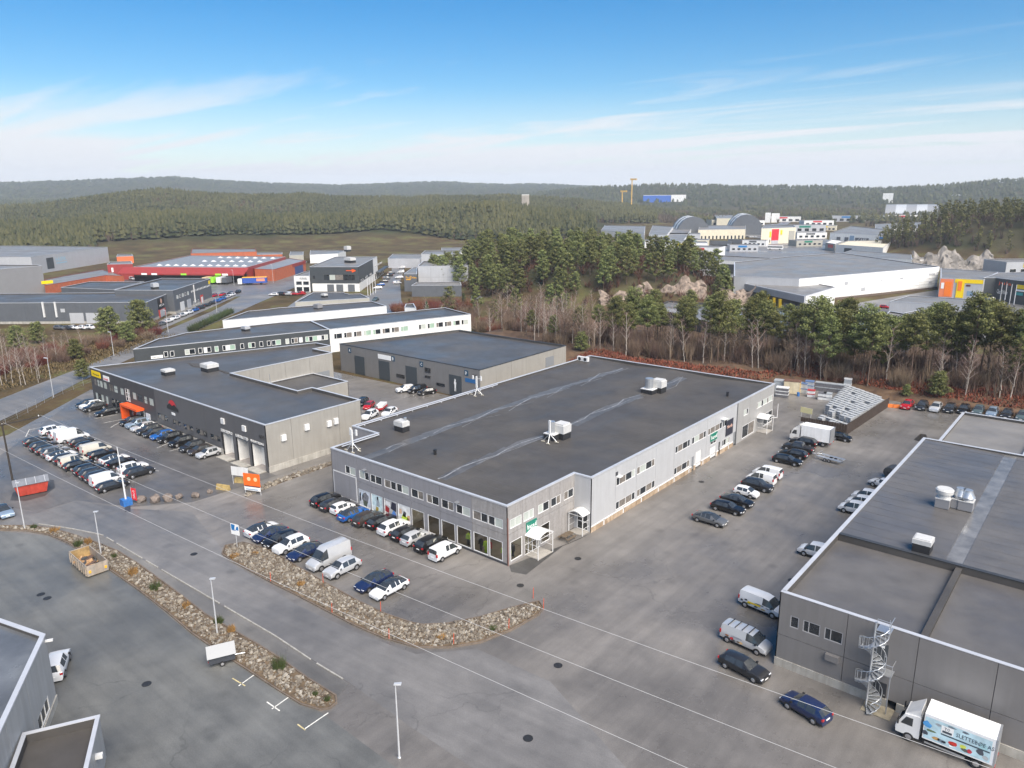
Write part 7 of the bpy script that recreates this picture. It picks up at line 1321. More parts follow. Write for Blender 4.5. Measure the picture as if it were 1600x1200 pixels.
# wooded knoll: each pine a thing
n = 0; kc = KNOLL
while n < 212:
    u, v = rg.uniform(-1, 1), rg.uniform(-1, .5)
    if u < .25: v = v*1.16
    if u*u+v*v > (1.28 if u < .25 and v < 0 else .98): continue
    x = kc[0]+math.cos(kc[4])*u*kc[2]-math.sin(kc[4])*v*kc[3]; y = kc[1]+math.sin(kc[4])*u*kc[2]+math.cos(kc[4])*v*kc[3]
    if any(((Vector((x, y))-Vector(a_)).dot(Vector(b_)-Vector(a_))/(Vector(b_)-Vector(a_)).length_squared*1.02-.51)**2 < .27 and abs((Vector(b_)-Vector(a_)).normalized().cross(Vector((x, y))-Vector(a_))-1) < 8 for a_, b_ in (((-107.46,189.97), (-77.61,220.57)), ((-77.61,220.57), (-61.96,218.98)))): continue
    n += 1; plant('pine_tree', PM[n % 5], (x, y), float(height(x, y))-.2, rg.uniform(.72, 1.08), rg.uniform(0, 6.28), 'pine growing on the wooded knoll', 'tree', 'pines on the wooded knoll')
# bare rock on the front of the knoll and of the right hill
rockm = mat('rock_face', (.12, .098, .08), .9, 0, .55, .35, .9, 1.0, detail=10, hue=(.25, .195, .155)); rockg = mat('rock_grey', (.12, .115, .105), .9, 0, .5, .2, .8, .8, detail=10, hue=(.22, .2, .18))
def rock(name, label, pts, cat='rock', rockm=rockm):
    """faceted cliff: polyline foot, height, set-back"""
    rgr = random.Random(len(name)+len(pts)); b = MB()
    for (p, q, h, back) in pts:
        p, q = Vector(p), Vector(q); n = max(3, int((q-p).length/1.3)); d = (q-p).normalized(); nrm = Vector((-d.y, d.x)); G_ = []
        for i in range(n+1):
            c = p+(q-p)*i/n; rowv = []
            for j in range(10):
                f = j/9; o = c+nrm*(back*f+rgr.uniform(-.8, .8))+d*rgr.uniform(-.5, .5); hh = h*(.82+.18*math.sin(i*.35+len(pts))+.12*math.sin(i*1.1)); rowv.append((o.x, o.y, -.3+hh*f+rgr.uniform(-.35, .35)+height(o.x, o.y)*.0))
            G_.append(rowv)
        for i in range(n):
            for j in range(9): b.add([G_[i][j], G_[i+1][j], G_[i+1][j+1]], [(0, 1, 2)], rockm); b.add([G_[i][j], G_[i+1][j+1], G_[i][j+1]], [(0, 1, 2)], rockm)
    o = b.build(name); tag(o, label, cat); return o
rock('rock_cliff', 'tan blasted rock face below the pines of the knoll', [((-109.54,188.45), (-96.81,202.12), 8, 6), ((-96.81,202.12), (-77.61,220.57), 11, 6), ((-77.61,220.57), (-61.96,218.98), 9, 7)])
rock('rock_boulder_bank', 'rounded reddish rock at the right foot of the knoll', [((-65.58,212.17), (-63.12,222.37), 8, 3)])
rock('rock_cliff', 'grey rock cut below the wooded hill at the right', [((-43.7,415.9), (-23.5,429.7), 13, 8), ((-23.5,429.7), (-6.3,441.5), 11, 8), ((-6.3,441.5), (17.1,448.7), 8, 8)], rockm=rockg)
rock('rock_cut', 'grey striped rock cut left of the knoll beside the white shed', [((-215.70,224.52), (-211.32,234.92), 12, 5), ((-211.32,234.92), (-200.36,235.28), 10, 4)], rockm=rockg)
# ---- far forests: far too many to count
def forest(name, label, pts, hmin, hmax, seed, mats, tint0=.0, wide=.24):
    rg = np.random.default_rng(seed); n = len(pts); patch = wob(pts[:, 0], pts[:, 1], 85., seed)*.5+wob(pts[:, 0], pts[:, 1], 31., seed+2)*.4; h = rg.uniform(hmin, hmax, n)*(1+.16*patch); w = h*wide*rg.uniform(.75, 1.3, n); K_ = 6; V, F_, T_ = [], [], []
    base = np.stack([pts[:, 0], pts[:, 1], pts[:, 2]], 1); off = 0; lay = ((.12, .50, 1.0), (.40, .78, .82), (.66, 1.02, .5))
    for li, (z0, z1, ww) in enumerate(lay):
        ang = rg.uniform(0, 6.28, (n, 1))+np.arange(K_)*2*math.pi/K_; rr = w[:, None]*ww*rg.uniform(.6, 1.3, (n, K_)); zz = h[:, None]*(z0+rg.uniform(-.05, .09, (n, K_))); cx = rg.normal(size=(n, 2))*w[:, None]*.12
        ringv = np.stack([base[:, None, 0]+cx[:, None, 0]+rr*np.cos(ang), base[:, None, 1]+cx[:, None, 1]+rr*np.sin(ang), base[:, None, 2]+zz], -1)
        apex = np.stack([base[:, 0]+cx[:, 0], base[:, 1]+cx[:, 1], base[:, 2]+h*z1], -1)[:, None, :]
        vv = np.concatenate([ringv, apex], 1).reshape(-1, 3); o = off+np.arange(n)[:, None]*(K_+1); k = np.arange(K_)
        f_ = np.stack([o+k, o+(k+1) % K_, np.repeat(o+K_, K_, 1)], -1).reshape(-1, 3); V.append(vv); F_.append(f_); T_.append(np.repeat(np.clip(rg.uniform(0, .7, n)+li*.1+tint0+.22*patch, 0, 1), K_+1)); off += len(vv)
    V = np.concatenate(V); F_ = np.concatenate(F_); T_ = np.clip(np.concatenate(T_), 0, 1); o = link(name, np_mesh(name, V, F_, mats, tint=T_)); struct(o, 'stuff'); o['label'] = label; o['category'] = 'forest'; return o
far_m = foliage('far_pines', (.018, .028, .013), (.078, .082, .034), 0); far_b = foliage('far_birches', (.07, .055, .042), (.16, .115, .085), 0)
def brush(name, label, pts, hmin, hmax, seed, m_, per=14, wid=.16, spread=.35):
    rg = np.random.default_rng(seed); n = len(pts)*per; c = np.repeat(pts, per, 0); h = np.repeat(rg.uniform(hmin, hmax, len(pts)), per)*rg.uniform(.4, 1, n); a_ = rg.uniform(0, 6.28, n); q = rg.uniform(0, spread, n)*h; p0 = c+np.stack([np.cos(a_)*q*.3, np.sin(a_)*q*.3, h*rg.uniform(-.05, .5, n)], 1); p1 = c+np.stack([np.cos(a_)*q, np.sin(a_)*q, h], 1); b = rg.uniform(0, 3.14, n); w = np.stack([np.cos(b), np.sin(b), np.zeros(n)], 1)*wid
    v = np.stack([p0-w, p0+w, p1], 1).reshape(-1, 3); o = link(name, np_mesh(name, v, np.arange(n*3).reshape(-1, 3), [m_], tint=np.repeat(np.clip(np.repeat(rg.uniform(0, 1, len(pts)), per)+rg.normal(size=n)*.2, 0, 1), 3))); struct(o, 'stuff'); o['label'] = label; o['category'] = 'woodland'; return o
def pinewood(name, label, pts, hmin, hmax, seed, m_, per=14, size=.9):
    rg = np.random.default_rng(seed); cen, rd = [], []
    for p in pts:
        h = rg.uniform(hmin, hmax); w = h*.24
        for k in range(7): f = k/6; a_ = rg.uniform(0, 6.28); q = w*(1-.75*f)*rg.uniform(.2, .9); cen.append((p[0]+math.cos(a_)*q, p[1]+math.sin(a_)*q, p[2]+h*(.32+.64*f))); rd.append((w*.6*(1-.4*f), w*.6*(1-.4*f), h*.08))
    v, f_, ti = cloud(rg, np.array(cen), np.array(rd), per, size); o = link(name, np_mesh(name, v, f_, [m_], tint=ti)); struct(o, 'stuff'); o['label'] = label; o['category'] = 'forest'; return o
def scatter(seed, n, b0, b1, r0, r1, keep=None):
    rg = np.random.default_rng(seed); b = rg.uniform(b0, b1, n); r = np.sqrt(rg.uniform(r0*r0, r1*r1, n)); x, y = CX+r*np.sin(b), CY+r*np.cos(b); z = height(x, y)
    m = np.ones(n, bool) if keep is None else keep(x, y, z, b, r); return np.stack([x, y, z], 1)[m]
bL, bM, bR = (-1.3290,-0.05728)[0], (-0.5281,-0.07864)[0], (-0.0643,-0.06875)[0]
nz = lambda x, y, s, k: wob(x, y, s, k)
CLEAR = [ccw([(-586.0,183.2), (-455.2,385.2), (-397.4,440.5), (-448.3,497.3), (-576.0,474.0), (-620.8,376.4), (-654.3,298.5), (-676.0,218.8)]), ccw([(-259.7,409.0), (-149.4,363.0), (3.2,466.3), (-49.1,950.4), (-282.3,1035.6), (-389.9,1186.6), (-366.7,995.1), (-471.4,944.9), (-543.7,835.1)])]
def clear(x, y):
    m = np.ones(len(x), bool)
    for pl in CLEAR:
        c = np.zeros(len(x), bool)
        for i in range(len(pl)):
            (x1, y1), (x2, y2) = pl[i], pl[i-1]
            if y1 == y2: continue
            c ^= ((y1 > y) != (y2 > y)) & (x < (x2-x1)*(y-y1)/(y2-y1)+x1)
        m &= ~c
    return m
p1 = scatter(1, 26000, bL, bM+.02, 690, 1750, lambda x, y, z, b, r: (z > .3) & (r > 740) & clear(x, y) & (nz(x, y, 55, 1) > -1.35))
p1 = np.concatenate([p1, scatter(11, 8500, bL, bM+.02, 690, 960, lambda x, y, z, b, r: (z > .3) & clear(x, y))])
forest('near_forest', 'dense dark green pine forest on the hills behind the industrial park', p1, 9, 15, 2, [far_m])
p2 = scatter(3, 15000, bL, bM+.02, 640, 1500, lambda x, y, z, b, r: (z > .4) & clear(x, y) & (nz(x, y, 70, 4) > .05))
brush('bare_woodland', 'grey-brown leafless woodland among the pines on the hills', p2, 6, 11, 4, far_b, 12, .5, .4)
p3 = scatter(5, 12000, bL, bR, 1750, 3400, lambda x, y, z, b, r: z > 12)
forest('far_forest', 'bluish forest on the middle distance ridges', p3, 9, 15, 6, [far_m], wide=.42)
p4 = scatter(7, 9000, bL, bR, 3400, 5200, lambda x, y, z, b, r: z > 40)
forest('horizon_forest', 'blue-grey forest along the farthest ridge', p4, 10, 16, 8, [far_m], wide=.8)
p5 = scatter(9, 9000, bM-.12, bR, 560, 2000, lambda x, y, z, b, r: ((nz(x, y, 60, 2) > .1) & (r > 980) & clear(x, y)))
forest('valley_woods', 'dark wooded patches among the shops in the valley', p5, 8, 13, 10, [far_m, far_b], wide=.32)
q = scatter(13, 30000, bM, bR, 900, 1900, lambda x, y, z, b, r: (nz(x, y, 45, 7) > -.2) & clear(x, y) & (nz(x, y, 160, 3) > -.6))[:6000]
brush('valley_bare_woods', 'brown leafless wooded patches in the valley', q, 6, 10, 14, far_b, 12, .6, .5)
xr = rg.uniform(-1, 1, (1500, 2)); xr = xr[(xr**2).sum(1) < .95]; X_ = RK[0]+math.cos(RK[4])*xr[:, 0]*RK[2]-math.sin(RK[4])*xr[:, 1]*RK[3]; Y_ = RK[1]+math.sin(RK[4])*xr[:, 0]*RK[2]+math.cos(RK[4])*xr[:, 1]*RK[3]
pinewood('right_hill_wood', 'olive green pine wood on the rocky hill at the right', np.stack([X_, Y_, height(X_, Y_)], 1)[:760], 10, 16, 21, foliage('hill_pines', (.05, .06, .022), (.15, .155, .055), 0))
brush('hill_undergrowth', 'brown leafless undergrowth on the rocky hill at the right', np.stack([X_, Y_, height(X_, Y_)], 1)[:1100], 4, 9, 15, far_b, 16, .3, .5)
# undergrowth on the knoll and bracken on the bank
xr = rg.uniform(-1, 1, (1500, 2)); xr = xr[(xr**2).sum(1) < 1.]; X_ = kc[0]+math.cos(kc[4])*xr[:, 0]*kc[2]-math.sin(kc[4])*xr[:, 1]*kc[3]; Y_ = kc[1]+math.sin(kc[4])*xr[:, 0]*kc[2]+math.cos(kc[4])*xr[:, 1]*kc[3]
brush('knoll_undergrowth', 'brown undergrowth beneath the pines of the knoll', np.stack([X_, Y_, height(X_, Y_)], 1)[:1150], 1.5, 5, 16, foliage('undergrowth', (.05, .03, .02), (.15, .085, .055), 0), 26, .12, .9)
def bracken(name, label, n, seed, reg, bm_=None):
    rg = np.random.default_rng(seed); x, y = reg(rg, n); z = np.where((y > 86) & (y < 182), np.maximum(bank_z(x, y), 0), 0); a_ = rg.uniform(0, 6.28, n); s = rg.uniform(.2, .55, n); p = np.stack([x, y, z], 1); d = np.stack([np.cos(a_)*s, np.sin(a_)*s, s*rg.uniform(.5, 1.5, n)], 1); w = np.stack([-np.sin(a_)*s*.3, np.cos(a_)*s*.3, np.zeros(n)], 1)
    v = np.stack([p-w, p+w, p+d], 1).reshape(-1, 3); o = link(name, np_mesh(name, v, np.arange(n*3).reshape(-1, 3), [bm_ or foliage('bracken', (.09, .032, .014), (.24, .105, .045), 0)], tint=np.repeat(np.clip(rg.normal(.5, .3, n), 0, 1), 3))); struct(o, 'stuff'); o['label'] = label; o['category'] = 'bracken'
def reg1(rg, n):
    t = rg.uniform(0, 1, n)*(len(FB)-1.001); i = t.astype(int); A_ = np.array([(q.x, q.y) for q in FB]); q = A_[i]+(A_[i+1]-A_[i])*(t-i)[:, None]; return q[:, 0]+rg.normal(size=n)*.5, q[:, 1]+rg.uniform(-12, 14, n)
bracken('dead_bracken', 'rust-brown dead bracken on the bank behind the hall', 26000, 3, lambda rg, n: (lambda x: (x, np.interp(x, [-60, -45, -13, -9, 5, 15, 40, 110], [93, 92, 93, 111, 113, 110.5, 112, 114])+rg.uniform(.5, 1, n)**2*16))(rg.uniform(-60, 100, n)))
def reg2(rg, n):
    f = rg.random(n); A0, B0 = np.array((-154.10,-12.40)), np.array((-192.11,47.67)); q = A0+(B0-A0)*f[:, None]; return q[:, 0]+rg.uniform(-24, 3, n), q[:, 1]+rg.uniform(-6, 8, n)
bracken('verge_grass', 'brown dead grass on the bank left of the road', 14000, 4, reg2, foliage('dead_grass', (.06, .042, .022), (.17, .12, .06), 0))

def belt_pts(rg, n):
    t = rg.uniform(0, 1, n)*(len(FB)-1.001); i = t.astype(int); A_ = np.array([(q.x, q.y) for q in FB]); q = A_[i]+(A_[i+1]-A_[i])*(t-i)[:, None]; x = q[:, 0]+rg.normal(size=n)*.8; y = q[:, 1]+rg.uniform(1, 34, n); z = np.where(y < 180, np.maximum(bank_z(x, y), 0), 0); return np.stack([x, y, np.where(x < -60, height(x, y), z)], 1)
brush('belt_undergrowth', 'tangled brown brushwood under the trees behind the hall', belt_pts(rg, 2600), .8, 3.6, 31, twigm, 14, .035, .7)
brush('belt_saplings', 'thin leafless saplings between the belt trees', belt_pts(rg, 420), 3.5, 8, 32, twigm, 14, .045, .24)

# ================================================================ buildings farther away
wht_r = mat('render_white', (.72, .72, .7), .6, 0, .05, .3, streak=.25); slate = mat('cladding_slate_blue', (.10, .108, .12), .5, .05, .08, .4, streak=.15); char = mat('cladding_charcoal', (.05, .056, .06), .5, .05, .1, .4)
lgrey = mat('cladding_silver', (.45, .46, .48), .4, .15, .05, .3, streak=.15); brick = mat('brick_orange', (.42, .11, .045), .85, 0, .15, .6, streak=.2); red_c = mat('cladding_red', (.27, .035, .03), .5, 0, .12, .5); creme = mat('render_cream', (.62, .57, .44), .7, 0, .08, .4, streak=.2); sandy = mat('render_sand', (.33, .32, .28), .8, 0, .08, .4)
def wrow(f, n, z0, z1, u0=.6, u1=None, frac=.7, panes=(1,), gm=None, fm=None, dep=-.03):
    """row of windows set proud on a far wall"""
    u1 = u1 or f.L-.6; s = (u1-u0)/n
    for k in range(n): f.window(u0+k*s+s*(1-frac)/2, u0+(k+1)*s-s*(1-frac)/2, z0, z1, panes, fr=.09, dep=dep, gm=(gm[k % len(gm)] if gm else glass), fm=fm)
# --- office range: dark part and white part
HD = 7.0; dA, dB, dC, dD = (-142.21,17.83), (-125.61,67.20), (-111.31,113.00), (-128.91,118.61); dE = (-155.81,36.44); dF = (-144.03,72.01); dG = (dB[0]-17.5, dB[1]+6.0)
r, fs = plain_building('dark_office_range', 'long low office range in dark panels with pale green windows', [dA, dB, dG, (-148.14,65.93), (-151.98,50.80), (-154.52,38.18), (-151.70,31.54), (-151.80,29.05)], HD, char, rm=felt_blue, drop=.35)
f = [x for x in fs if (x.a-Vector((*dA, 0))).length < .1 or abs(x.L-(Vector(dB)-Vector(dA)).length) < .1][0]
grn = mat('window_mint', (.30, .42, .33), .3, 0, .15, .5)
cols_ = [(glass,), (glass, grn), (blind, glass), (glass, curtain), (frame_m, glass), (grn, blind), (glass, grn), (frame_m, grn, glass), (glass, blind), (grn, glass), (glass, blind, grn)]
U = f.L
for k, a in enumerate((.145, .175, .26, .31, .345, .39, .43, .46, .52, .57, .62, .66, .70, .76, .80, .835, .87, .905, .94, .97)):
    w_ = (1.0, 1.0, 2.6, 1.0, 1.9)[k % 5] if k > 1 else 1.0; f.window(a*U-w_/2, a*U+w_/2, 4.0, 5.5, (1,) if w_ < 1.3 else (1, 1.3), fr=.1, dep=-.04, gm=list(cols_[k % 11]))
s_ = f.slab(.075*U, .13*U, 3.9, 4.7, wht, 0, .08, 'sign'); f.text('Sandnes Kontor', .08*U, .12*U, 4.1, 4.45, MAT['sign_charcoal'], s_, .085)
r, fs = plain_building('white_office_range', 'long white office range with a row of wide dark windows', [dB, dC, dD, dG], HD, wht_r, rm=felt_blue, drop=.35)
f = [x for x in fs if abs(x.L-(Vector(dC)-Vector(dB)).length) < .1][0]
wrow(f, 15, 3.9, 5.5, 1.0, f.L-.8, .82, (.45, 1), [(glass, glass), (glass, curtain), (glass, curtain), (blind, grn), (grn, glass), (curtain, glass), (glass, curtain), (grn, grn), (frame_m, frame_m), (glass, blind), (glass, grn), (curtain, glass), (glass, curtain), (grn, glass), (glass, blind)])
roof_box('roof_fan', 'small grey fan on the rear edge of the dark office roof', (-145.21,51.81), 6.65, 2.2, 1.6, .6, .8, lgrey)
# --- white hall behind
HE = 7.5
r, fs = plain_building('white_rear_hall', 'white low hall with a strip of tiny square windows behind the office range', [(-163.83,54.95), (-146.05,106.84), (-159.88,111.68), (-171.88,84.18), (-173.30,81.26), (-173.46,75.59), (-175.12,70.77)], HE, wht_r, rm=felt_blue, drop=.3)
f = max(fs, key=lambda x: x.L); wrow(f, 26, 3.6, 4.5, f.L*.5, f.L*.985, .62, (1,)); f.window(f.L*.22, f.L*.30, 3.6, 5.2, (1, 1.5), dep=-.03, gm=[mat('curtain_red', (.3, .06, .03), .6), glass])
roof_box('roof_fan', 'grey box fan on the white rear hall', (-161.78,89.47), 7.2, 2.4, 2, .4, 1.3, MAT['duct_box'])
r, fs = plain_building('white_link_block', 'small white block beside the end of the rear hall', [(-143.71,113.16), (-139.20,114.53), (-148.34,121.76), (-149.40,118.94)], 6.5, wht_r, rm=felt_blue); 
r, fs = plain_building('sand_block', 'sand-coloured low block with grey roof before the dark showroom', [(-196.98,103.93), (-182.65,129.23), (-196.24,135.62), (-199.43,132.05), (-206.07,133.84), (-216.50,126.40)], 5.0, sandy, rm=felt_blue, drop=.25)
roof_box('roof_fan', 'pale lidded fan on the sand-coloured block', (-200.84,120.69), 4.75, 2.2, 1.8, .8, .7)
# --- dark showroom with white side
HG = 12.0; gA, gB = (-254.72,152.20), (-234.62,165.71); gC = (-265.2,200.3); gD = (-304.6,246.6); gE = (-330.7,233.0)
vv = (Vector(gC)-Vector(gB)).normalized(); gD2 = Vector(gB)+vv*62; gE2 = Vector(gA)+vv*62
r, fs = plain_building('showroom', 'tall dark grey showroom with white base and an orange arrow sign', [gA, gB, gC, tuple(gD2), tuple(gE2)], HG, [char, char, wht_r, wht_r, wht_r], rm=felt_light, drop=.3)
f = [x for x in fs if abs(x.L-(Vector(gB)-Vector(gA)).length) < .05][0]; U = f.L
f.slab(.03*U, U, 0, 3.9, wht_r, 0, .12, 'base_panel'); f.window(.28*U, .92*U, 5.6, 8.2, (1, 1, 1.4, 1, 1), dep=-.05, gm=[glass, blind, curtain, glass, glass], fm=dframe); f.window(.05*U, .1*U, 6.2, 7.8, (1,), dep=-.05, fm=dframe)
for a in (.34, .53, .77): f.door(a*U, a*U+.14*U, .1, 3.5, mat('door_glazed', (.12, .13, .14), .3), 4, name='roller_door', out=.2)
f.slab(.75*U, .88*U, 10.0, 10.35, orange, 0, .15, 'sign'); b = MB(); b.add([f.pt(.87*U+x, 10.15+z, .16) for x, z in ((0, -.9), (1.9, -.2), (1.9, .2), (0, .9))], [(0, 1, 2, 3)], orange); b.build('emblem', r)
g2 = [x for x in fs if abs((x.a-Vector((*gC, 0))).length) < .1][0]; wrow(g2, 11, 7.0, 7.9, 6, 34, .6, (1,)); g2.slab(8, 44, 3.7, 4.2, char, 0, 2.5, 'canopy'); wrow(g2, 6, .3, 3.4, 3, 40, .7, (1,))
rb_ = Facade(r, gB, gC, 0, 4); rb_.slab(0, rb_.L, 0, 3.9, wht_r, 0, .12, 'base_panel'); wrow(rb_, 3, 4.4, 5.2, 2, rb_.L-3, .5, (1,), dep=-.05)
roof_box('roof_fan', 'white domed fan near the front of the showroom roof', (-259.22,180.29), 11.8, 5, 3.5, 1.2, 1.4); roof_box('roof_fan', 'white round cooler at the rear of the showroom roof', (-325.0,230.1), 11.8, 3, 3, 1.2, 2.2)
r, fs = plain_building('white_showroom_wing', 'low white showroom wing with lettering beside the dark showroom', [(-258.42,145.38), (-251.98,149.83), (-273.8,165.3), (-270.71,159.42)], 8, wht_r, rm=felt_light)
f = fs[0]; f = [x for x in fs if abs(x.L-(Vector((-251.98,149.83))-Vector((-258.42,145.38))).length) < .1][0]
wrow(f, 2, 3.6, 5.4, .6, f.L-.2, .85, (1,)); wrow(f, 2, .2, 2.7, .6, f.L-.2, .85, (1,)); f.text('UDEVERS', f.L*.35, f.L*.85, 6.2, 7.2, MAT['sign_charcoal'])
# --- grey box hall
HB = 11.2; r, fs = plain_building('grey_box_hall', 'tall pale grey box hall with vertical panel joints', [(-219.93,191.28), (-200.52,206.77), (-218.33,228.23), (-238.6,212.5)], HB, lgrey, rm=felt_light, drop=.5, seam=6, hs=(5.6,))
r, fs = plain_building('grey_rear_box', 'second pale grey box hall behind the first', [(-268.1,239.0), (-250.6,253.0), (-270.0,274.5), (-287.3,260.4)], 12.0, lgrey, rm=felt_light, drop=.5, seam=8)
r, fs = plain_building('low_slate_wing', 'low slate wing in front of the pale box hall', [(-199.47,167.81), (-181.48,182.00), (-191.00,191.10), (-207.15,178.16)], 5.2, slate, rm=felt_light, drop=.3, seam=6)
r, fs = plain_building('sign_wing', 'grey wing with orange lettering beside the street', [(-216.81,178.97), (-211.51,182.61), (-238.51,208.06), (-237.81,204.20)], 8.5, slate, rm=felt_light, drop=.2)
f = [x for x in fs if abs(x.L-(Vector((-211.51,182.61))-Vector((-216.81,178.97))).length) < .1][0]; ora = mat('sign_amber', (.85, .42, .02), .4); f.text('FeelDrive', f.L*.15, f.L*.95, 6.2, 7.5, ora); f.slab(f.L*.15, f.L*.5, 5.6, 6.0, ora, 0, .06, 'sign')
r, fs = plain_building('street_end_hall', 'low hall with dark openings closing the far end of the street', [(-317.8,256.2), (-300.1,267.7), (-323.5,297.0), (-344.2,283.7)], 6, lgrey, rm=felt_light, drop=.3); f = fs[0]; wrow(max(fs, key=lambda x: x.L if x.n.y < 0 else 0), 5, .3, 4.2, 1, None, .7, (1,))
r, fs = plain_building('white_sheds', 'white low sheds at the edge of the wood', [(-347.3,334.2), (-327.9,354.2), (-352.2,380.8), (-372.6,359.4)], 5, wht_r, rm=felt_light); 
r, fs = plain_building('white_garden_shed', 'tiny white shed beside the rock cut', [(-200.10,220.86), (-195.77,223.88), (-204.68,232.59), (-208.03,230.27)], 3, wht_r, rm=felt_light)
# --- slate workshop at left
r, fs = plain_building('slate_workshop', 'long dark slate workshop with a tall poster near the road', [(-284.12,11.00), (-223.95,58.81), (-248.15,80.85), (-269.57,59.21), (-319.82,19.52)], 7.9, slate, rm=felt_blue, drop=.4, seam=14, plinth=(.9, plinth_m))
f = max(fs, key=lambda x: x.L if x.n.y < 0 or True else 0); fr_ = [x for x in fs if abs(x.L-(Vector((-248.15,80.85))-Vector((-223.95,58.81))).length) < .1][0]
s_ = fr_.slab(fr_.L*.36, fr_.L*.58, 3.2, 7.4, black, 0, .2, 'sign'); b = MB(); b.lathe([(1.0, 0), (1.0, .02)], mat('print_skin', (.6, .35, .25), .5), 10); b.build('emblem', s_, tuple(fr_.pt(fr_.L*.47, 6.2, .22)), (R(90), 0, math.atan2(fr_.u.y, fr_.u.x))); fr_.text('MECA', fr_.L*.39, fr_.L*.56, 4.2, 5.0, wht, s_, .205)
fr_.slab(fr_.L*.36, fr_.L*.6, .2, 3.2, mat('frame_red', (.5, .04, .02), .5), 0, .15, 'door_frame'); fr_.door(fr_.L*.40, fr_.L*.56, .2, 2.9, lgrey, 4, name='roller_door', out=.2)
ff = [x for x in fs if abs(x.L-(Vector((-223.95,58.81))-Vector((-284.12,11.00))).length) < .1][0]
for a in (.615, .695): ff.door(a*ff.L, a*ff.L+5.2, .1, 4.0, lgrey, 4, name='roller_door', out=.06)
ff.door(a*ff.L-2.1, a*ff.L-1.1, .1, 2.4, white, out=.06); 
for a in (.49, .55): ff.slab(a*ff.L, a*ff.L+.5, 2.5, 8.2, white, 0, .5, 'flue')
ff.slab(.575*ff.L, .575*ff.L+1.6, 4.3, 5.6, lgrey, 0, .1, 'vent_grille')
r, fs = plain_building('slate_tall_wing', 'taller slate wing with loopy white sign marks facing the car row', [(-260.12,62.68), (-238.71,76.13), (-268.94,108.46), (-288.92,95.59)], 9.4, slate, rm=felt_blue, drop=.5, seam=12, plinth=(.9, plinth_m))
f = [x for x in fs if abs(x.L-(Vector((-268.94,108.46))-Vector((-238.71,76.13))).length) < .1][0]; U = f.L
wrow(f, 14, 6.1, 6.9, U*.42, U*.98, .35, (1,), [(frame_m,)]); wrow(f, 5, 5.6, 7.0, U*.05, U*.38, .5, (1,), [(blind,), (glass,)])
for a, m_ in ((.13, white), (.3, lgrey)): f.door(a*U, a*U+.1*U, .2, 3.8, m_, 4, name='roller_door', out=.06)
f.slab(.66*U, .73*U, .2, 3.6, mat('frame_red', (.5, .04, .02), .5), 0, .12, 'door_frame'); f.door(.67*U, .72*U, .2, 2.8, white, out=.16); f.slab(.93*U, .97*U, 7.2, 8.6, yel, 0, .15, 'sign'); f.slab(.5*U, .51*U, 1.5, 9, white, 0, .3, 'flue'); wrow(f, 3, .3, 2.2, U*.44, U*.62, .5, (1,))
roof_box('roof_fan', 'grey fan on the taller slate wing', (-254.62,76.41), 8.9, 2.6, 2.2, .8, 1.6, lgrey)
r, fs = plain_building('slate_low_block', 'low dark block joined behind the slate workshop', [(-316.75,62.66), (-287.38,73.47), (-308.86,96.25), (-331.3,80.5)], 6.5, slate, rm=felt_blue)
r, fs = plain_building('grey_plain_hall', 'plain mid grey hall at the far left picture edge', [(-354.0,35.8), (-359.3,70.2), (-365.4,70.2), (-404.1,48.6)], 13.5, mat('cladding_plain', (.21, .21, .215), .5, .05, .05, .4), rm=felt_light, drop=.4)
f = fs[0]; f.slab(f.L-1.5, f.L+4, 4.5, 6.0, yel, 0, .2, 'sign')
r, fs = plain_building('pale_logo_hall', 'large pale grey hall with a faded blue wave sign at far left', [(-503.5,73.7), (-467.3,100.0), (-479.6,113.0), (-525.8,168.9), (-600.8,139.7), (-648.3,110.8)], 11.0, lgrey, rm=felt_light, drop=.3, seam=18)
f = [x for x in fs if abs(x.L-(Vector((-525.8,168.9))-Vector((-479.6,113.0))).length) < .2][0]; lb = mat('sign_skyblue', (.3, .5, .62), .5); f.text('H\u00d8K', f.L*.12, f.L*.28, 6.0, 8.6, lb); f.slab(f.L*.12, f.L*.28, 4.6, 5.2, lb, 0, .1, 'sign'); f.slab(-2, 6, 2, 9, char, .0, .1, 'dark_panel')
# --- red depot
r, fs = plain_building('red_depot', 'big red depot with wide grey roof, white roof lights and loading canopy', [(-375.9,120.9), (-317.9,155.4), (-365.7,212.1), (-431.1,182.4)], 8.1, red_c, rm=mat('roof_depot', (.2, .21, .225), .5, 0, .1, .1), cap=mat('cap_pale_red', (.5, .3, .3), .5), drop=.3)
f = [x for x in fs if abs(x.L-(Vector((-317.9,155.4))-Vector((-375.9,120.9))).length) < .3][0]; U = f.L
b = MB(); q_ = f.pt; b.quad(q_(-6, 5.0, 6), q_(U+2, 5.0, 6), q_(U+2, 8.0, .2), q_(-6, 8.0, .2), red_c); b.quad(q_(-6, 4.3, 6), q_(U+2, 4.3, 6), q_(U+2, 5.0, 6), q_(-6, 5.0, 6), red_c); b.quad(q_(U+2, 4.3, 6), q_(-6, 4.3, 6), q_(-6, 4.6, 0), q_(U+2, 4.6, 0), black); b.build('canopy', r)
f.slab(0, U, 0, 4.3, mat('dock_dark', (.06, .05, .05), .7), 0, .2, 'dock_wall')
for k, a in enumerate((.13, .22, .48, .78, .84)): f.slab(a*U, a*U+.05*U, 4.35, 5.3, (wht, wht, mat('sign_lime', (.3, .65, .05), .4), MAT['sign_lime'] if 'sign_lime' in MAT else wht, wht)[k], 6.02, 6.1, 'sign')
dom = mat('roof_light', (.6, .61, .62), .4)
ra, rb2 = Vector((-375.9,120.9)), Vector((-317.9,155.4)); rc = Vector((-365.7,212.1)); rd_ = Vector((-431.1,182.4)); k_ = 0
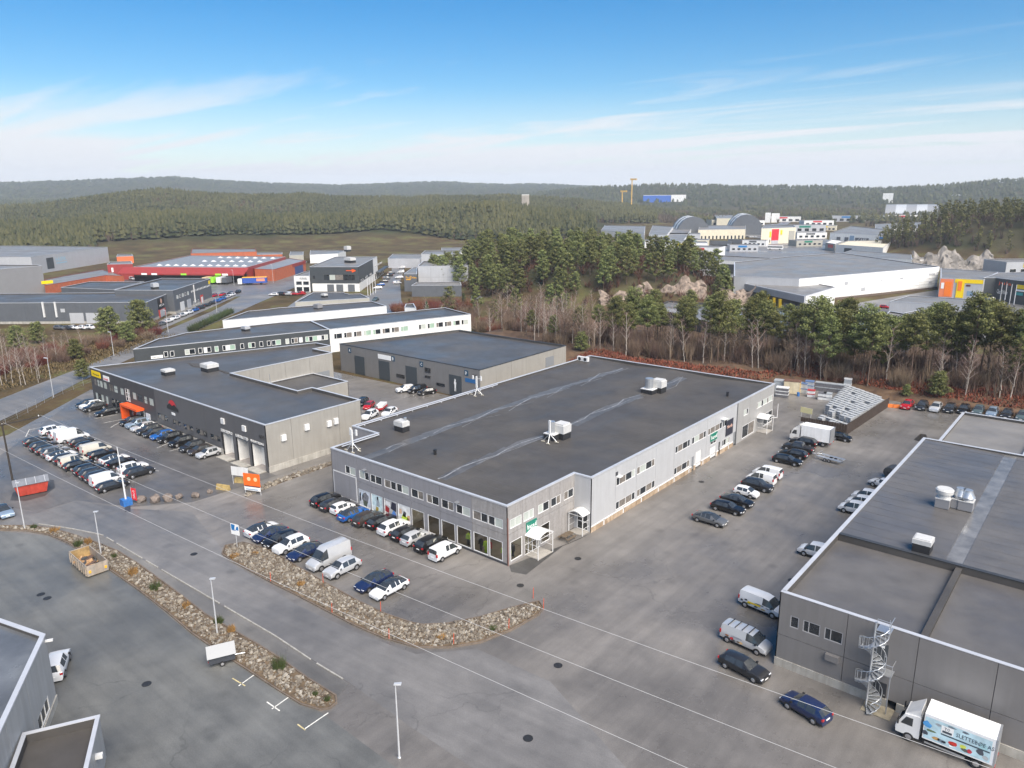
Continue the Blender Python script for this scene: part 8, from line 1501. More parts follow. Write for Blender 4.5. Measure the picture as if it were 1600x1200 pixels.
for v_ in (.14, .5, .84):
    for u_ in np.linspace(.16 if v_ < .2 else .4, .93, 11 if v_ < .2 else 7):
        p = ra.lerp(rb2, u_).lerp(rd_.lerp(rc, u_), v_); b = MB(); b.add([(-1.5, -1., 0), (1.5, -1., 0), (1.5, 1., 0), (-1.5, 1., 0), (0, 0, .9)], [(0, 1, 4), (1, 2, 4), (2, 3, 4), (3, 0, 4)], dom); b.build('roof_light', r, (p.x, p.y, 7.85), (0, 0, math.atan2(f.u.y, f.u.x)))
for k, (m_, a) in enumerate(((mat('container_peach', (.6, .45, .25), .6), .73), (MAT['sign_lime'], .79), (wht_r, .85), (slate, .9))):
    t = empty('swap_body', tuple(f.pt(a*U, 0, 7.5)), math.atan2(f.u.y, f.u.x)); tag(t, ['peach box trailer at the depot canopy', 'lime green box trailer at the depot canopy', 'white box trailer at the depot canopy', 'dark box trailer at the depot canopy'][k], 'trailer', 'trailers at the depot canopy'); b = MB(); b.box(-1.3, 1.3, -4, 2, 1.0, 3.8, m_); b.build('box', t)
    for s in (-1, 1): b = MB(); b.box(s*.9-.15, s*.9+.15, -3.2, -1.2, 0, 1.0, black); b.build('wheels', t)
t = empty('articulated_lorry', (*(-303.9,151.8), 0), math.atan2((-295.6,154.2)[1]-(-304.3,144.5)[1], (-295.6,154.2)[0]-(-304.3,144.5)[0])); tag(t, 'blue and orange curtain lorry parked before the depot', 'lorry'); b = MB(); b.box(-6.2, 6.2, -1.3, 1.3, 1.1, 3.9, mat('tarp_blue', (.03, .08, .32), .5)); b.build('curtain', t); b = MB(); b.box(-6.2, 6.2, -1.32, 1.32, 3.9, 4.2, ora); b.build('roof', t); b = MB(); b.box(1.0, 5.2, -1.34, -1.3, 2.0, 3.4, mat('tarp_salmon', (.7, .25, .15), .5)); b.build('print', t)
for x in (-4.5, -3.3, -2.1, 3): b = MB(); b.box(x-.45, x+.45, -1.2, 1.2, .05, .95, black); b.build('wheel', t)
b = MB(); b.box(-8.6, -6.5, -1.2, 1.2, .7, 3.4, wht_r); b.build('cab', t)
r, fs = plain_building('brick_rear_block', 'orange brick block behind the red depot', [(-449.3,192.2), (-425.6,228.4), (-454.1,244.9), (-497.3,218.1)], 8, brick, rm=felt_light, drop=.5, cap=mat('cap_rust', (.25, .06, .04), .6))
r, fs = plain_building('brick_far_block', 'low orange brick strip right of the rear block', [(-435.6,233.8), (-424.3,248.1), (-441.4,259.4), (-459.1,248.2)], 5, brick, rm=felt_light)
r, fs = plain_building('brick_depot_wing', 'orange brick wing with flat grey roof and a white lorry at its door', [(-310.1,167.7), (-346.0,213.2), (-370.1,217.7), (-342.8,173.5), (-322.7,163.6)], 6.5, brick, rm=MAT['roof_depot'], drop=.25, cap=red_c)
f = [x for x in fs if abs(x.L-(Vector((-346.0,213.2))-Vector((-310.1,167.7))).length) < .2][0]; f.door(f.L*.62, f.L*.9, .1, 4.6, mat('dock_blue', (.05, .08, .2), .5), 4, name='roller_door', out=.1); f.slab(f.L*.55, f.L, 4.6, 6.4, red_c, 0, .15, 'fascia')
r, fs = plain_building('brick_low_range', 'low orange brick range with blue doors at left', [(-351.8,67.7), (-378.8,106.9), (-366.7,111.3), (-416.7,120.5), (-394.9,91.8), (-381.7,77.8)], 4.5, brick, rm=felt_light, drop=.2, cap=red_c)
r, fs = plain_building('red_gable_block', 'small red block with white hatch left of the depot canopy', [(-395.2,114.9), (-386.7,125.4), (-405.9,133.1), (-412.3,123.7)], 9, red_c, rm=felt_light); fs[0].slab(fs[0].L*.15, fs[0].L*.22, 4.5, 7, wht, 0, .1, 'hatch')
r, fs = plain_building('orange_cabin', 'small orange cabin beside the far road', [(-507.5,166.7), (-503.0,176.5), (-523.6,184.6), (-533.2,178.5)], 5, mat('cabin_orange', (.6, .14, .04), .6), rm=felt_light)
r, fs = plain_building('cream_depot', 'cream low depot with small windows behind the showroom', [(-390.0,247.6), (-382.7,266.1), (-404.3,289.7), (-427.8,275.0)], 6, wht_r, rm=felt_light); wrow(max(fs, key=lambda x: x.L), 5, 2.5, 4.2, 3, 30, .4, (1,))
r, fs = plain_building('beige_depot', 'beige low block left of the cream depot', [(-409.1,243.8), (-405.5,253.1), (-433.2,272.3), (-441.8,266.9)], 5, sandy, rm=felt_light)
# --- roads and car parks out there
rd = mat('far_asphalt', (.18, .176, .172), .6, 0, .12, .05, spec=.3, wet=(.03, .5, .25, .85)); rdw = mat('far_asphalt_wet', (.15, .147, .145), .5, 0, .2, .03, spec=.3, wet=(.05, .55, .34, .85))
ssheet('road', [(-152.31,-15.50), (-114.18,-25.72), (-123.14,-18.78), (-132.41,-8.50), (-147.93,6.92), (-165.30,26.53), (-191.56,58.48), (-209.23,79.01), (-237.48,111.28), (-283.6,166.1), (-307.9,187.1), (-360.5,220.2), (-324.5,188.2), (-280.28,144.82), (-266.87,121.33), (-232.35,87.78), (-207.25,59.47), (-193.56,45.14), (-171.35,21.91), (-152.67,-1.78), (-143.36,-12.86)], .03, asph_road)
ssheet('depot_yard', [(-295.20,81.99), (-271.94,109.41), (-266.87,121.33), (-280.28,144.82), (-324.5,188.2), (-360.5,220.2), (-408.2,257.8), (-363.9,202.6), (-348.8,171.4), (-410.9,128.5)], .02, rdw)
ssheet('slate_forecourt', [(-214.82,53.83), (-205.72,54.13), (-270.04,121.87), (-302.1,129.3), (-242.56,78.17)], .034, rd)
ssheet('side_street', [(-163.78,112.66), (-162.75,132.68), (-193.29,155.71), (-251.4,206.9), (-304.4,258.1), (-357.8,303.9), (-355.8,292.3), (-298.6,242.2), (-248.13,191.07), (-204.47,142.59)], .03, rdw)
ssheet('showroom_forecourt', [(-194.29,90.07), (-251.00,147.12), (-218.01,159.21), (-199.70,138.72), (-178.48,101.78)], .02, rd)
ssheet('gravel_yard', [(-168.35,173.74), (-253.7,268.1), (-228.6,254.4), (-194.25,225.56), (-171.70,192.45)], .03, rdw)
ssheet('highway', [(-600.7,189.0), (-580.7,260.3), (-555.2,333.2), (-531.4,435.8), (-489.8,485.1), (-514.3,509.8), (-561.9,462.0), (-593.0,358.1), (-622.1,281.8), (-640.5,204.8)], .06, rd)
ssheet('grass_field', [(-599.8,222.1), (-613.4,277.3), (-557.4,458.1), (-560.4,497.0), (-601.1,459.4), (-669.1,306.2), (-659.3,248.7)], .04, mat('field_grass', (.16, .14, .045), .9, 0, .35, .03))
ssheet('valley_car_park', [(-195.0,417.1), (-112.7,334.5), (-126.0,531.7), (-65.2,534.5), (-89.0,648.9), (-135.0,611.3), (-257.8,839.0), (-368.0,780.1)], .05, rd)
ssheet('hall_service_yard', [(-65.12,229.67), (-34.61,208.30), (6.15,192.71), (37.95,204.02), (21.4,397.6), (-15.0,333.1), (-37.23,245.59), (-72.58,269.04)], .05, rdw)
ssheet('motorway', [(-374.6,991.3), (-364.0,1048.7), (-443.1,1309.5), (-544.6,1550.1), (-697.5,1819.8), (-786.8,2042.5), (-630.8,1836.5), (-439.5,1351.3), (-343.6,1031.7), (-338.9,914.9)], .3, rd)
ssheet('motorway', [(-821.5,2128.9), (-631.8,2162.0), (-538.0,1859.8), (-697.5,1819.8)], .3, rd)
# --- wet-roofed low halls behind the tree belt
r, fs = plain_building('wet_roof_hall', 'low dark hall with puddled flat roof seen through the tree belt', [(-73.91,166.39), (-38.74,146.57), (-10.11,150.74), (-25.02,193.03), (-78.00,185.55)], 6, joint, rm=mat('roof_puddle', (.2, .2, .2), .25, 0, .6, .1, wet=(.12, .45, .12, .8)), cap=cap_dark, drop=.5)  # raised base colour stands in for bright sky mirrored in the puddles
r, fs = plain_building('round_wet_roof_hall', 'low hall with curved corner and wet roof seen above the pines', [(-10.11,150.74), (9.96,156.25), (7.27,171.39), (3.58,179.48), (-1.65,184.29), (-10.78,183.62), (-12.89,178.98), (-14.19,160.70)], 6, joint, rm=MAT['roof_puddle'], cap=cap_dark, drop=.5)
# --- big white hall with leaning wall
HN = 10.4
nA, nB = (-51.48,246.75), (-16.9,333.8); nC, nD = (-79.6,396.4), (-104.7,303.9)
nE = (-77.08,240.99)
N_ = empty('white_leaning_hall'); tag(N_, 'huge hall with a leaning white panelled wall and grey roof', 'building')
roof(N_, [nA, nB, nC, (-95.5,353.2), nD, nE], HN, .3, felt_light, capm, .4)
wp = mat('panel_white', (.8, .8, .79), .5, 0, .03, .2, streak=.1)
fw_ = Facade(N_, nA, nB, 0, 10.3); fw_.panels(wp, seams=[k*fw_.L/14 for k in range(1, 14)], hseams=[1.3*k for k in range(1, 8)], gap=.05)
for (f_, z_, w_, h_) in ((.30, 6.0, 2.2, 1.4), (.42, 2.8, 2.6, 1.4), (.56, 6.0, .8, .6), (.70, 6.2, 2.0, .8), (.92, 6.8, 4.5, .8), (.93, 3.0, 2, 1)): fw_.slab(fw_.L*f_, fw_.L*f_+w_, z_, z_+h_, lgrey, 0, .1, 'vent_grille')
fw_.slab(0, fw_.L, 0, 1.0, mat('plinth_brown', (.12, .09, .07), .8), 0, .15, 'plinth')
for a_, b__ in ((nB, nC), (nC, (-95.5,353.2)), ((-95.5,353.2), nD), (nD, nE), (nE, nA)): Facade(N_, a_, b__, 0, 10.3).panels(lgrey)
r, fs = plain_building('loading_wing', 'low loading wing with grey fascia, yellow dock frames and white end', [(-80.13,248.33), (-38.38,216.76), (-38.08,250.90), (-58.68,267.89)], 7.5, [char, wp, wp, lgrey], rm=felt_light, drop=.25)
f = [x for x in fs if abs(x.L-(Vector((-38.38,216.76))-Vector((-80.13,248.33))).length) < .3][0]; U = f.L; f.slab(0, U, 4.8, 7.4, lgrey, 0, .5, 'fascia')
for a in (.53, .62, .70): f.slab(a*U, a*U+.9, .3, 4.4, mat('dock_yellow', (.75, .5, .03), .5), 0, 1.2, 'dock_frame')
for a in (.55, .64): f.slab(a*U, a*U+3.2, 1.0, 4.0, black, 0, .2, 'dock_door')
for a in (.74, .82, .92): f.slab(a*U, a*U+4, .6, 3.2, mat('dock_panel', (.2, .22, .25), .5), 0, .15, 'dock_panel')
for a in (.03, .08): f.slab(a*U, a*U+1.5, 7.4, 9.4, char, -2, -.5, 'chimney')
r, fs = plain_building('ribbed_roof_units', 'low pale units with long ribbed roofs and a green door', [(-2.30,204.51), (20.75,193.66), (24.66,220.98), (2.85,224.29)], 6, lgrey, rm=felt_light, drop=.2); f = [x for x in fs if abs(x.L-(Vector((20.75,193.66))-Vector((-2.30,204.51))).length) < .3][0]; wrow(f, 14, 3.6, 4.8, 1, f.L*.95, .6, (1,)); f.door(f.L*.55, f.L*.66, .2, 3.0, mat('door_green', (.01, .09, .05), .5), 3, name='roller_door', out=.1)
r, fs = plain_building('ribbed_roof_units', 'middle pale unit stepping behind the ribbed units', [(-12.03,226.74), (19.55,232.27), (16.02,251.15), (-10.35,247.36)], 6.5, lgrey, rm=felt_light, drop=.2)
r, fs = plain_building('loading_sheds', 'two small loading sheds with yellow posts beside the ribbed units', [(-7.44,199.18), (-0.77,197.73), (-3.99,213.53), (-9.38,216.71)], 4.5, lgrey, rm=felt_light); wrow(fs[0], 2, .2, 3.2, .5, None, .7, (1,), fm=MAT['dock_yellow'])
r, fs = plain_building('right_edge_unit', 'white-ended unit at the right picture edge', [(25.50,207.40), (34.89,230.16), (32.11,241.99), (24.47,222.50)], 6, wht_r, rm=felt_light)
# --- orange / yellow / black shop row at right
r, fs = plain_building('orange_shop', 'grey shop front with orange and yellow panels below the rock cut', [(-9.14,296.32), (6.29,298.04), (6.4,336.5), (-17.8,342.1)], 9, lgrey, rm=felt_light, drop=.2); f = [x for x in fs if abs(x.L-(Vector((6.29,298.04))-Vector((-9.14,296.32))).length) < .3][0]; U = f.L
oc = mat('sign_tangerine', (.85, .2, .02), .4); f.slab(.0*U, .32*U, 1, 8.6, mat('sign_coral', (.75, .22, .1), .4), 0, .1, 'panel'); f.slab(.12*U, .28*U, 1.5, 7.5, oc, .1, .2, 'panel'); f.slab(.03*U, .1*U, 4.5, 7, wht, .1, .2, 'sign'); f.slab(.35*U, U, 7.2, 8.8, yel, 0, .15, 'fascia'); f.slab(.4*U, .58*U, 1, 8.0, yel, .1, .3, 'panel'); f.slab(.43*U, .52*U, 4, 8.0, oc, .3, .4, 'panel'); f.slab(.62*U, .72*U, 5.9, 6.6, MAT['sign_maroon'], 0, .1, 'sign'); f.slab(.66*U, .8*U, 2, 4, MAT['sign_steelblue'], 0, .1, 'sign')
r, fs = plain_building('black_shop', 'black shop building with coloured lettering at the right edge', [(5.79,301.00), (9.75,303.75), (33.53,287.28), (24.5,346.2), (7.93,328.04)], 9.5, char, rm=felt_light, drop=.2); f = [x for x in fs if abs(x.L-(Vector((33.53,287.28))-Vector((9.75,303.75))).length) < .3][0]; U = f.L
f.text('jula', .06*U, .27*U, 6.6, 8.4, mat('sign_scarlet', (.7, .1, .03), .4)); f.text('Clas Ohlson', .05*U, .22*U, 3.2, 5.0, wht); f.slab(.36*U, .6*U, 6.2, 7.8, yel, 0, .15, 'sign'); f.slab(.35*U, .6*U, 5.2, 5.9, wht, 0, .15, 'sign'); f.slab(.35*U, .46*U, 3.6, 4.8, mat('sign_teal', (.02, .3, .3), .4), 0, .15, 'sign')
for i, q in enumerate(((12.82,300.04), (14.80,296.84), (16.67,295.93), (18.33,294.88))):
    t = empty('flag_mast', (*q, 0)); tag(t, 'white flag mast before the black shop, %s from the left' % ORD[i], 'flag mast', 'flag masts before the black shop'); b = MB(); b.tube([(0, 0, 0), (0, 0, 8)], [.2, .1], white, 6); b.build('mast', t)
for i, q in enumerate(((-219.25,158.33), (-220.08,160.55), (-220.93,162.79), (-223.67,166.65))):
    t = empty('flag_mast', (*q, 0)); tag(t, 'white flag mast beside the side street, %s from the left' % ORD[i], 'flag mast', 'flag masts beside the side street'); b = MB(); b.tube([(0, 0, 0), (0, 0, 8)], [.16, .1], white, 6); b.build('mast', t)
r, fs = plain_building('white_sign_block', 'white block with blue sign above the big grey roof', [(-86.4,411.5), (-43.1,401.1), (-50.7,434.4), (-90.4,453.4)], 8, wht_r, rm=felt_light, drop=.2); f = [x for x in fs if abs(x.L-(Vector((-43.1,401.1))-Vector((-86.4,411.5))).length) < .5][0]; f.slab(.45*f.L, .7*f.L, 3.5, 6, MAT['sign_royal'], 0, .2, 'sign')
# --- valley shops, farther out
r, fs = plain_building('cafe_store', 'long white store with blue panels and CAFE sign', [(-151.8,606.6), (-97.6,589.8), (-102.3,658.7), (-177.9,757.2)], 11, wht_r, rm=felt_light); f = [x for x in fs if abs(x.L-(Vector((-97.6,589.8))-Vector((-151.8,606.6))).length) < .5][0]; U = f.L
for a, b_, m_ in ((.12, .18, slate), (.25, .31, slate), (.33, .4, MAT['sign_steelblue']), (.42, .63, slate), (.79, .93, MAT['sign_royal']), (.80, .92, slate)): f.slab(a*U, b_*U, .5, 9.5 if m_ != slate else 8, m_, 0, .2 if m_ != slate else .3, 'panel')
f.text('CAFE', .46*U, .6*U, 4.5, 7.5, wht, None, .35); f.slab(.66*U, .72*U, 3, 8, wht_r, 0, .4, 'panel')
r, fs = plain_building('store_annex', 'white annex behind the long blue and white store', [(-150.1,740.4), (-119.2,788.6), (-151.6,950.4), (-183.6,869.5)], 9, wht_r, rm=felt_light)
r, fs = plain_building('pavilion', 'dark glazed pavilion in front of the long blue and white store', [(-153.0,620.4), (-128.6,623.3), (-128.5,646.0), (-165.1,674.6)], 6, char, rm=felt_light); fs[0].slab(fs[0].L*.8, fs[0].L, .2, 5.5, wht_r, 0, .3, 'panel')
r, fs = plain_building('white_garden_hall', 'white hall with cream roof below the blue and white store', [(-120.6,521.1), (-83.5,503.4), (-99.7,598.7), (-127.0,572.7)], 7, wht_r, rm=creme); fs[0].slab(fs[0].L*.2, fs[0].L*.36, .3, 5, char, 0, .2, 'gate')
r, fs = plain_building('kiosk', 'small grey kiosk with red sign beside the white hall', [(-139.0,555.9), (-128.0,543.9), (-134.8,587.9), (-148.1,601.1)], 6, sandy, rm=wht_r); fs[0].slab(fs[0].L*.3, fs[0].L*.8, 2.5, 5, MAT['sign_red'], 0, .2, 'sign')
r, fs = plain_building('cream_mall', 'cream shopping block with red and yellow signs', [(-208.3,597.3), (-191.3,635.7), (-208.1,676.2), (-238.0,679.5)], 14, creme, rm=felt_light); f = [x for x in fs if abs(x.L-(Vector((-191.3,635.7))-Vector((-208.3,597.3))).length) < .5][0]; U = f.L
for a, b_, z0_, z1_, m_ in ((.3, .5, 3, 13, MAT['sign_red']), (.55, .6, 8, 12, yel), (.24, .28, 6, 11, yel), (.8, .96, 3, 11, sandy), (.3, .5, 0, 3, lgrey)): f.slab(a*U, b_*U, z0_, z1_, m_, 0, .3, 'sign')
wrow(f, 6, 1, 4, U*.0, U*.28, .6, (1,))
r, fs = plain_building('cream_arcade', 'long cream arcade with small dark arches', [(-285.1,629.6), (-250.7,663.2), (-287.8,750.8), (-332.0,729.6)], 10, creme, rm=felt_light); f = [x for x in fs if abs(x.L-(Vector((-250.7,663.2))-Vector((-285.1,629.6))).length) < .5][0]; wrow(f, 12, .5, 4, 2, None, .45, (1,))
blk = [((-192.6,452.3), 26, 18, 7, 'wht_r'), ((-416.0,971.5), 40, 22, 8, 'creme'), ((-380.9,988.3), 34, 20, 7, 'wht_r'), ((-206.4,714.4), 30, 20, 6, 'wht_r'), ((-254.6,840.6), 44, 22, 8, 'lgrey'), ((-301.2,1026.6), 40, 24, 7, 'wht_r'), ((-190.0,515.2), 22, 14, 5, 'lgrey'), ((-228.1,491.2), 34, 22, 7, 'wht_r'), ((-287.1,593.0), 40, 26, 8, 'lgrey'), ((-245.7,543.4), 24, 18, 6, 'creme'), ((-393.2,1152.8), 50, 30, 8, 'wht_r'), ((-306.2,1190.9), 50, 26, 9, 'lgrey'), ((-242.6,883.4), 24, 18, 6, 'creme'), ((-205.2,578.0), 20, 12, 5, 'wht_r'), ((-169.6,599.7), 24, 14, 5, 'sandy'), ((-250.1,1246.6), 60, 30, 9, 'wht_r'), ((-42.7,435.2), 30, 16, 6, 'wht_r'), ((6.3,424.7), 30, 20, 8, 'lgrey'), ((-316.2,739.9), 22, 14, 6, 'slate'), ((-267.5,520.4), 26, 18, 6, 'wht_r')]
for i, (q, w_, d_, h_, m_) in enumerate(blk):
    a_ = R(10+(i*37) % 40); u_ = Vector((math.cos(a_), math.sin(a_))); v_ = Vector((-u_.y, u_.x)); c_ = Vector(q); pp = [tuple(c_+u_*sx*w_/2+v_*sy*d_/2) for sx, sy in ((-1, -1), (1, -1), (1, 1), (-1, 1))]
    r, fs = plain_building('valley_store', '%s flat-roofed valley store, %s of the small stores counted outwards' % ({'wht_r': 'white', 'creme': 'cream', 'lgrey': 'pale grey', 'sandy': 'sand-coloured', 'slate': 'slate'}[m_], (ORD+['sixteenth', 'seventeenth', 'eighteenth', 'nineteenth', 'twentieth'])[i]), pp, h_, eval(m_), rm=felt_light, group='small stores in the valley')
    wrow(fs[0], 5, 1, h_*.55, 1, None, .6, (1,)); fs[0].slab(fs[0].L*.3, fs[0].L*.6, h_*.65, h_*.92, [MAT['sign_red'], MAT['sign_royal'], yel, slate, green][i % 5], 0, .2, 'sign')
def arch_hall(label, a, b_, w, h, m1, m2, name='arched_hall'):
    """barrel roof: a -> b is the ridge direction in plan"""
    t = empty(name); tag(t, label, 'building'); a, b_ = Vector(a), Vector(b_); d = (b_-a).normalized(); n = Vector((-d.y, d.x)); S_ = 10; nb = 5
    P_ = lambda f, k: (a.x+(b_.x-a.x)*f+n.x*w*math.cos(math.pi*k/S_), a.y+(b_.y-a.y)*f+n.y*w*math.cos(math.pi*k/S_), h*math.sin(math.pi*k/S_))
    for j in range(nb):
        m_ = MB(); 
        for k in range(S_): m_.quad(P_(j/nb, k), P_((j+1)/nb, k), P_((j+1)/nb, k+1), P_(j/nb, k+1), m1 if j % 2 else m2)
        m_.build('roof_bay', t, smooth=40)
    for f_ in (0, 1): m_ = MB(); m_.add([P_(f_, k) for k in range(S_+1)], [tuple(range(S_+1))], m2 if f_ else m1); m_.build('gable', t)
    return t
arch_hall('long silver barrel-roofed sports hall in the far valley', (CX+1560*math.sin((-0.2405,-0.01490)[0]), CY+1560*math.cos((-0.2405,-0.01490)[0])), (CX+1560*math.sin((-0.1872,-0.01507)[0]), CY+1560*math.cos((-0.1872,-0.01507)[0])), 36, 22, mat('barrel_pale', (.42, .44, .46), .45), mat('barrel_grey', (.24, .25, .265), .5))
arch_hall('dark and white barrel hall beside the cream arcade', (-345.2,723.9), (-315.2,679.8), 18, 21, wht_r, slate); arch_hall('white barrel hall with red arch gable right of the arcade', (-316.6,807.5), (-282.8,742.6), 18, 22, wht_r, slate)
r, fs = plain_building('white_furniture_store', 'white store blocks glimpsed behind the knoll pines', [(-374.8,592.0), (-309.6,567.4), (-390.8,709.1), (-443.1,704.5)], 9, wht_r, rm=felt_light); r, fs = plain_building('white_furniture_store', 'white store block with grey slanted roof behind the knoll pines', [(-284.5,531.8), (-265.6,529.8), (-342.4,685.9), (-379.5,706.8)], 10, wht_r, rm=felt_light); r, fs = plain_building('grey_slant_store', 'grey roofed store with white end right of the knoll pines', [(-255.6,498.3), (-230.3,492.4), (-317.8,679.6), (-346.0,682.6)], 8, wht_r, rm=felt_light)
r, fs = plain_building('pale_gable_store', 'pale store with green panel in front of the valley wood', [(-394.7,907.2), (-369.1,917.3), (-434.6,1061.1), (-464.7,1051.0)], 12, creme, rm=felt_light); fs[0].slab(fs[0].L*.6, fs[0].L*.95, 2, 10, MAT['sign_lime'], 0, .5, 'panel')
r, fs = plain_building('white_roadside_store', 'white store with yellow entrance beside the motorway', [(-669.2,2165.1), (-577.7,2159.4), (-732.4,2701.1), (-850.4,2727.8)], 14, wht_r, rm=felt_light); fs[0].slab(fs[0].L*.42, fs[0].L*.55, 0, 13, yel, 0, .6, 'panel')
r, fs = plain_building('red_roof_mall', 'white sign band with red box on the edge of the big roof', [(-134.4,327.0), (-94.9,328.6), (-105.6,356.2), (-143.9,359.2)], 9, wht_r, rm=felt_light); f = [x for x in fs if abs(x.L-(Vector((-94.9,328.6))-Vector((-134.4,327.0))).length) < .5][0]; f.slab(f.L*.88, f.L*1.0, 1, 8, MAT['sign_red'], 0, .6, 'sign'); f.slab(f.L*.38, f.L*.5, 2, 7, char, 0, .5, 'sign')
def far_hall(label, D, q0, q1, m_, name='far_hall'):
    """q0 = (bearing, slope) of the top left, q1 of the lower right corner seen from the drone, at distance D"""
    a, b_ = [(CX+D*math.sin(q[0]), CY+D*math.cos(q[0])) for q in (q0, q1)]; d = (Vector(b_)-Vector(a)).normalized(); n = Vector((-d.y, d.x))*D*.02; zt = 44.69+q0[1]*D; zb = min(44.69+q1[1]*D, float(height(*a)), float(height(*b_)))-2
    t = empty(name); tag(t, label, 'building'); pl = [a, b_, (b_[0]+n.x, b_[1]+n.y), (a[0]+n.x, a[1]+n.y)]; m2 = MB(); m2.prism(pl, zb, zt-1, m_); m2.build('wall', t); m2 = MB(); m2.prism(pl, zt-1, zt, wht_r); m2.build('roof', t)
far_hall('big blue warehouse below the far ridge', 2150, (-0.5266,-0.00131), (-0.4917,-0.00720), mat('hall_blue', (.02, .10, .42), .5)); far_hall('white strip hall right of the blue warehouse', 2160, (-0.4911,-0.00125), (-0.4727,-0.00341), wht_r); far_hall('pale factory on the slope at far right', 2300, (-0.1790,-0.00380), (-0.1592,-0.00780), lgrey); far_hall('yellow works building on the slope at far right', 2300, (-0.1473,-0.00511), (-0.1402,-0.00896), mat('hall_yellow', (.6, .42, .15), .6)); far_hall('blue-grey hall on the slope at far right', 2310, (-0.1402,-0.00414), (-0.1230,-0.00769), mat('hall_bluegrey', (.16, .23, .3), .5)); far_hall('white strip hall under the right ridge', 2160, (-0.2452,-0.00174), (-0.2343,-0.00329), wht_r); far_hall('stone tower house on the wooded hilltop', 1250, (-0.6836,0.00101), (-0.6737,-0.00882), mat('tower_stone', (.3, .27, .23), .9, 0, .2, .1), 'tower_house')
for k_, (x0_, x1_) in enumerate((((-0.3752,-0.02438), (-0.3687,-0.02983)), ((-0.3676,-0.02517), (-0.3582,-0.02983)), ((-0.4762,-0.02965), (-0.4633,-0.03289)))): far_hall(['white gabled house inside the motorway bend', 'low pale house right of the gabled house in the bend', 'white shed left of the barrel hall'][k_], (1240, 1250, 1050)[k_], x0_, x1_, wht_r, 'valley_house')
# cranes far off
for b1_, zt, l in (((-0.5412,-0.00197), 78, 'yellow tower crane below the ridge'), ((-0.5532,-0.01150), 50, 'orange crane jib above the forest')):
    D = 1900; p = (CX+D*math.sin(b1_[0]), CY+D*math.cos(b1_[0])); t = empty('tower_crane', (*p, 20)); tag(t, l, 'crane'); cy_ = mat('crane_yellow', (.7, .42, .08), .5); b = MB(); b.box(-1, 1, -1, 1, 0, zt-20, cy_); b.build('mast', t); b = MB(); b.box(-5, 13, -1, 1, zt-20, zt-16, cy_); b.build('jib', t)
# ================================================================ far cars
rgc = random.Random(9); cc_ = ['white', 'silver', 'black', 'charcoal', 'grey', 'white', 'blue', 'silver', 'red']; kk = ['hatch', 'suv', 'estate', 'fastback']
def far_row(a, b_, n, head, group, where, van=0):
    for i in range(n):
        f_ = i/(max(1, n-1)); p = (a[0]+(b_[0]-a[0])*f_, a[1]+(b_[1]-a[1])*f_); k_ = rgc.choice(kk) if rgc.random() > van else 'van'; c_ = rgc.choice(cc_)
        car(k_, c_, p, head+rgc.choice((0, 180)), '%s %s, %s from the left %s' % ({'charcoal': 'dark grey'}.get(c_, c_), KN[k_], ORD[i], where), group, detail=False, z=.04, name='parked_van' if k_ == 'van' else None)
far_row((-214.97,58.76), (-270.40,118.79), 13, -60, 'cars along the slate hall', 'along the slate hall'); far_row((-275.02,112.68), (-278.98,127.12), 4, -50, 'cars at the depot gate', 'at the depot gate', .3); far_row((-236.29,32.89), (-229.42,39.64), 5, 20, 'cars at the slate workshop doors', 'at the slate workshop doors')
far_row((-255.90,132.03), (-247.37,140.99), 5, 30, 'cars before the white showroom wing', 'before the white showroom wing', .4); far_row((-234.72,177.16), (-286.7,231.8), 6, 50, 'cars along the showroom side', 'along the showroom side', .3); far_row((-243.38,197.93), (-305.8,257.2), 4, 50, 'cars across the side street', 'across the side street', .3); far_row((-320.8,262.8), (-334.6,281.8), 3, 20, 'cars at the street end', 'at the street end')
car('suv', 'teal', (-202.61,148.97), -60, 'dark car at the flag masts on the side street', None, detail=False); car('suv', 'white', (-110.17,122.48), 10, 'white car on the track behind the unit hall', None, detail=False); car('estate', 'red', (-105.63,119.89), 10, 'red car on the track behind the unit hall', None, detail=False); car('suv', 'charcoal', (-46.41,222.18), 0, 'dark car at the loading docks', None, detail=False); car('small', 'red', (-19.83,254.00), 0, 'red car behind the ribbed units', None, detail=False); car('hatch', 'white', (-468.6,97.7), 0, 'white car left of the brick range', None, detail=False); car('suv', 'black', (-382.3,82.5), 20, 'black car at the brick range', None, detail=False); car('van', 'white', (-387.0,124.0), 0, 'white van before the depot canopy', None, detail=False, name='parked_van')
for j, (a, b_, n) in enumerate((((-296.0,663.0), (-255.2,700.0), 14), ((-241.2,620.2), (-221.2,632.1), 8), ((-234.1,672.5), (-213.1,684.7), 8), ((-223.5,731.8), (-206.5,770.1), 8), ((8.72,301.81), (19.65,314.56), 8), ((8.33,321.65), (17.0,338.7), 7), ((-119.3,692.6), (-149.9,663.3), 6))):
    far_row(a, b_, n, 20, 'cars in the valley car parks, line %s' % 'abcdefg'[j], 'of the %s valley car park line' % ORD[j])
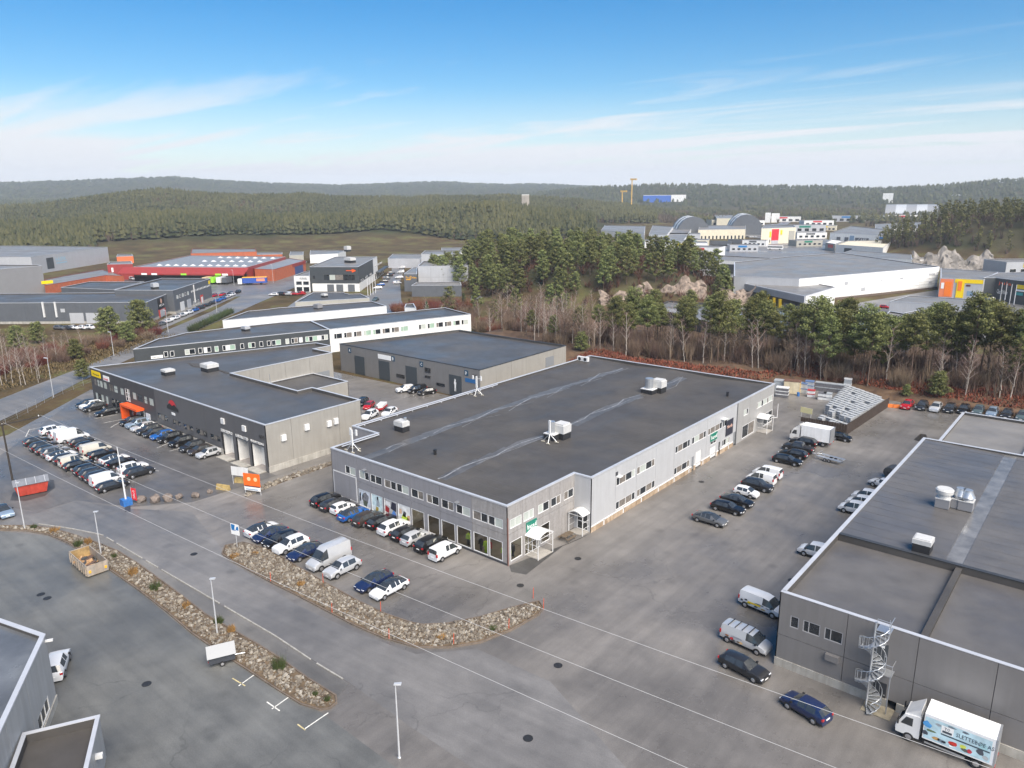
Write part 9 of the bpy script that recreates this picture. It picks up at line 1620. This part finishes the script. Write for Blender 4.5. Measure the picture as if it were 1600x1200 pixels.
for q, l in (((-173.9,542.1), 'white coach parked on the big car park'),):
    t = empty('coach', (*q, 0), R(10)); tag(t, l, 'coach'); b = MB(); b.box(-6, 6, -1.3, 1.3, .4, 3.3, wht_r); b.build('body', t); b = MB(); b.box(-5.6, 5.9, -1.33, -1.3, 1.7, 2.7, carglass); b.build('window_band', t)
    for x in (-3.8, 3.8): b = MB(); b.box(x-.5, x+.5, -1.35, 1.35, 0, .9, black); b.build('wheel', t)
for i, q in enumerate(((-230.3,562.7), (-230.7,593.3))): t = empty('trailer_box', (*q, 0), R(10)); tag(t, ['grey trailer box on the big car park', 'smaller grey trailer box on the big car park'][i], 'trailer'); b = MB(); b.box(-(9-3*i), 9-3*i, -1.5, 1.5, .8, 4.2, slate); b.build('box', t); b = MB(); b.box(-6+2*i, 6-2*i, -1, 1, 0, .8, black); b.build('wheels', t)
# ================================================================ air
hz_m = bpy.data.materials.new('haze_air'); hz_m.use_nodes = True; t_ = hz_m.node_tree; t_.nodes.remove(t_.nodes['Principled BSDF']); pv = t_.nodes.new('ShaderNodeVolumePrincipled'); pv.inputs['Color'].default_value = (.80, .89, 1.0, 1); pv.inputs['Density'].default_value = .00012; pv.inputs['Anisotropy'].default_value = .0
t_.links.new(pv.outputs[0], t_.nodes['Material Output'].inputs['Volume'])
b = MB(); b.box(CX-6000, CX+6000, CY-6000, CY+6000, -2, 235, hz_m); hzo = b.build('haze'); struct(hzo, 'stuff'); hzo['label'] = 'thin bluish haze filling the air'; hzo['category'] = 'haze'

# ---------------------------------------------------------------- put every empty at the base of its thing
bpy.context.view_layer.update()
for o in list(col.objects):
    if o.type == 'EMPTY' and o.parent is None and o.location.length < 1e-6 and o.children:
        lo = Vector((1e9,)*3); hi = Vector((-1e9,)*3)
        for c in o.children:
            if c.type != 'MESH': continue
            for v in c.bound_box:
                w = Vector(v)+c.location; lo = Vector(map(min, lo, w)); hi = Vector(map(max, hi, w))
        b = Vector(((lo.x+hi.x)/2, (lo.y+hi.y)/2, max(0, lo.z))); o.location = b
        for c in o.children: c.location = c.location-b
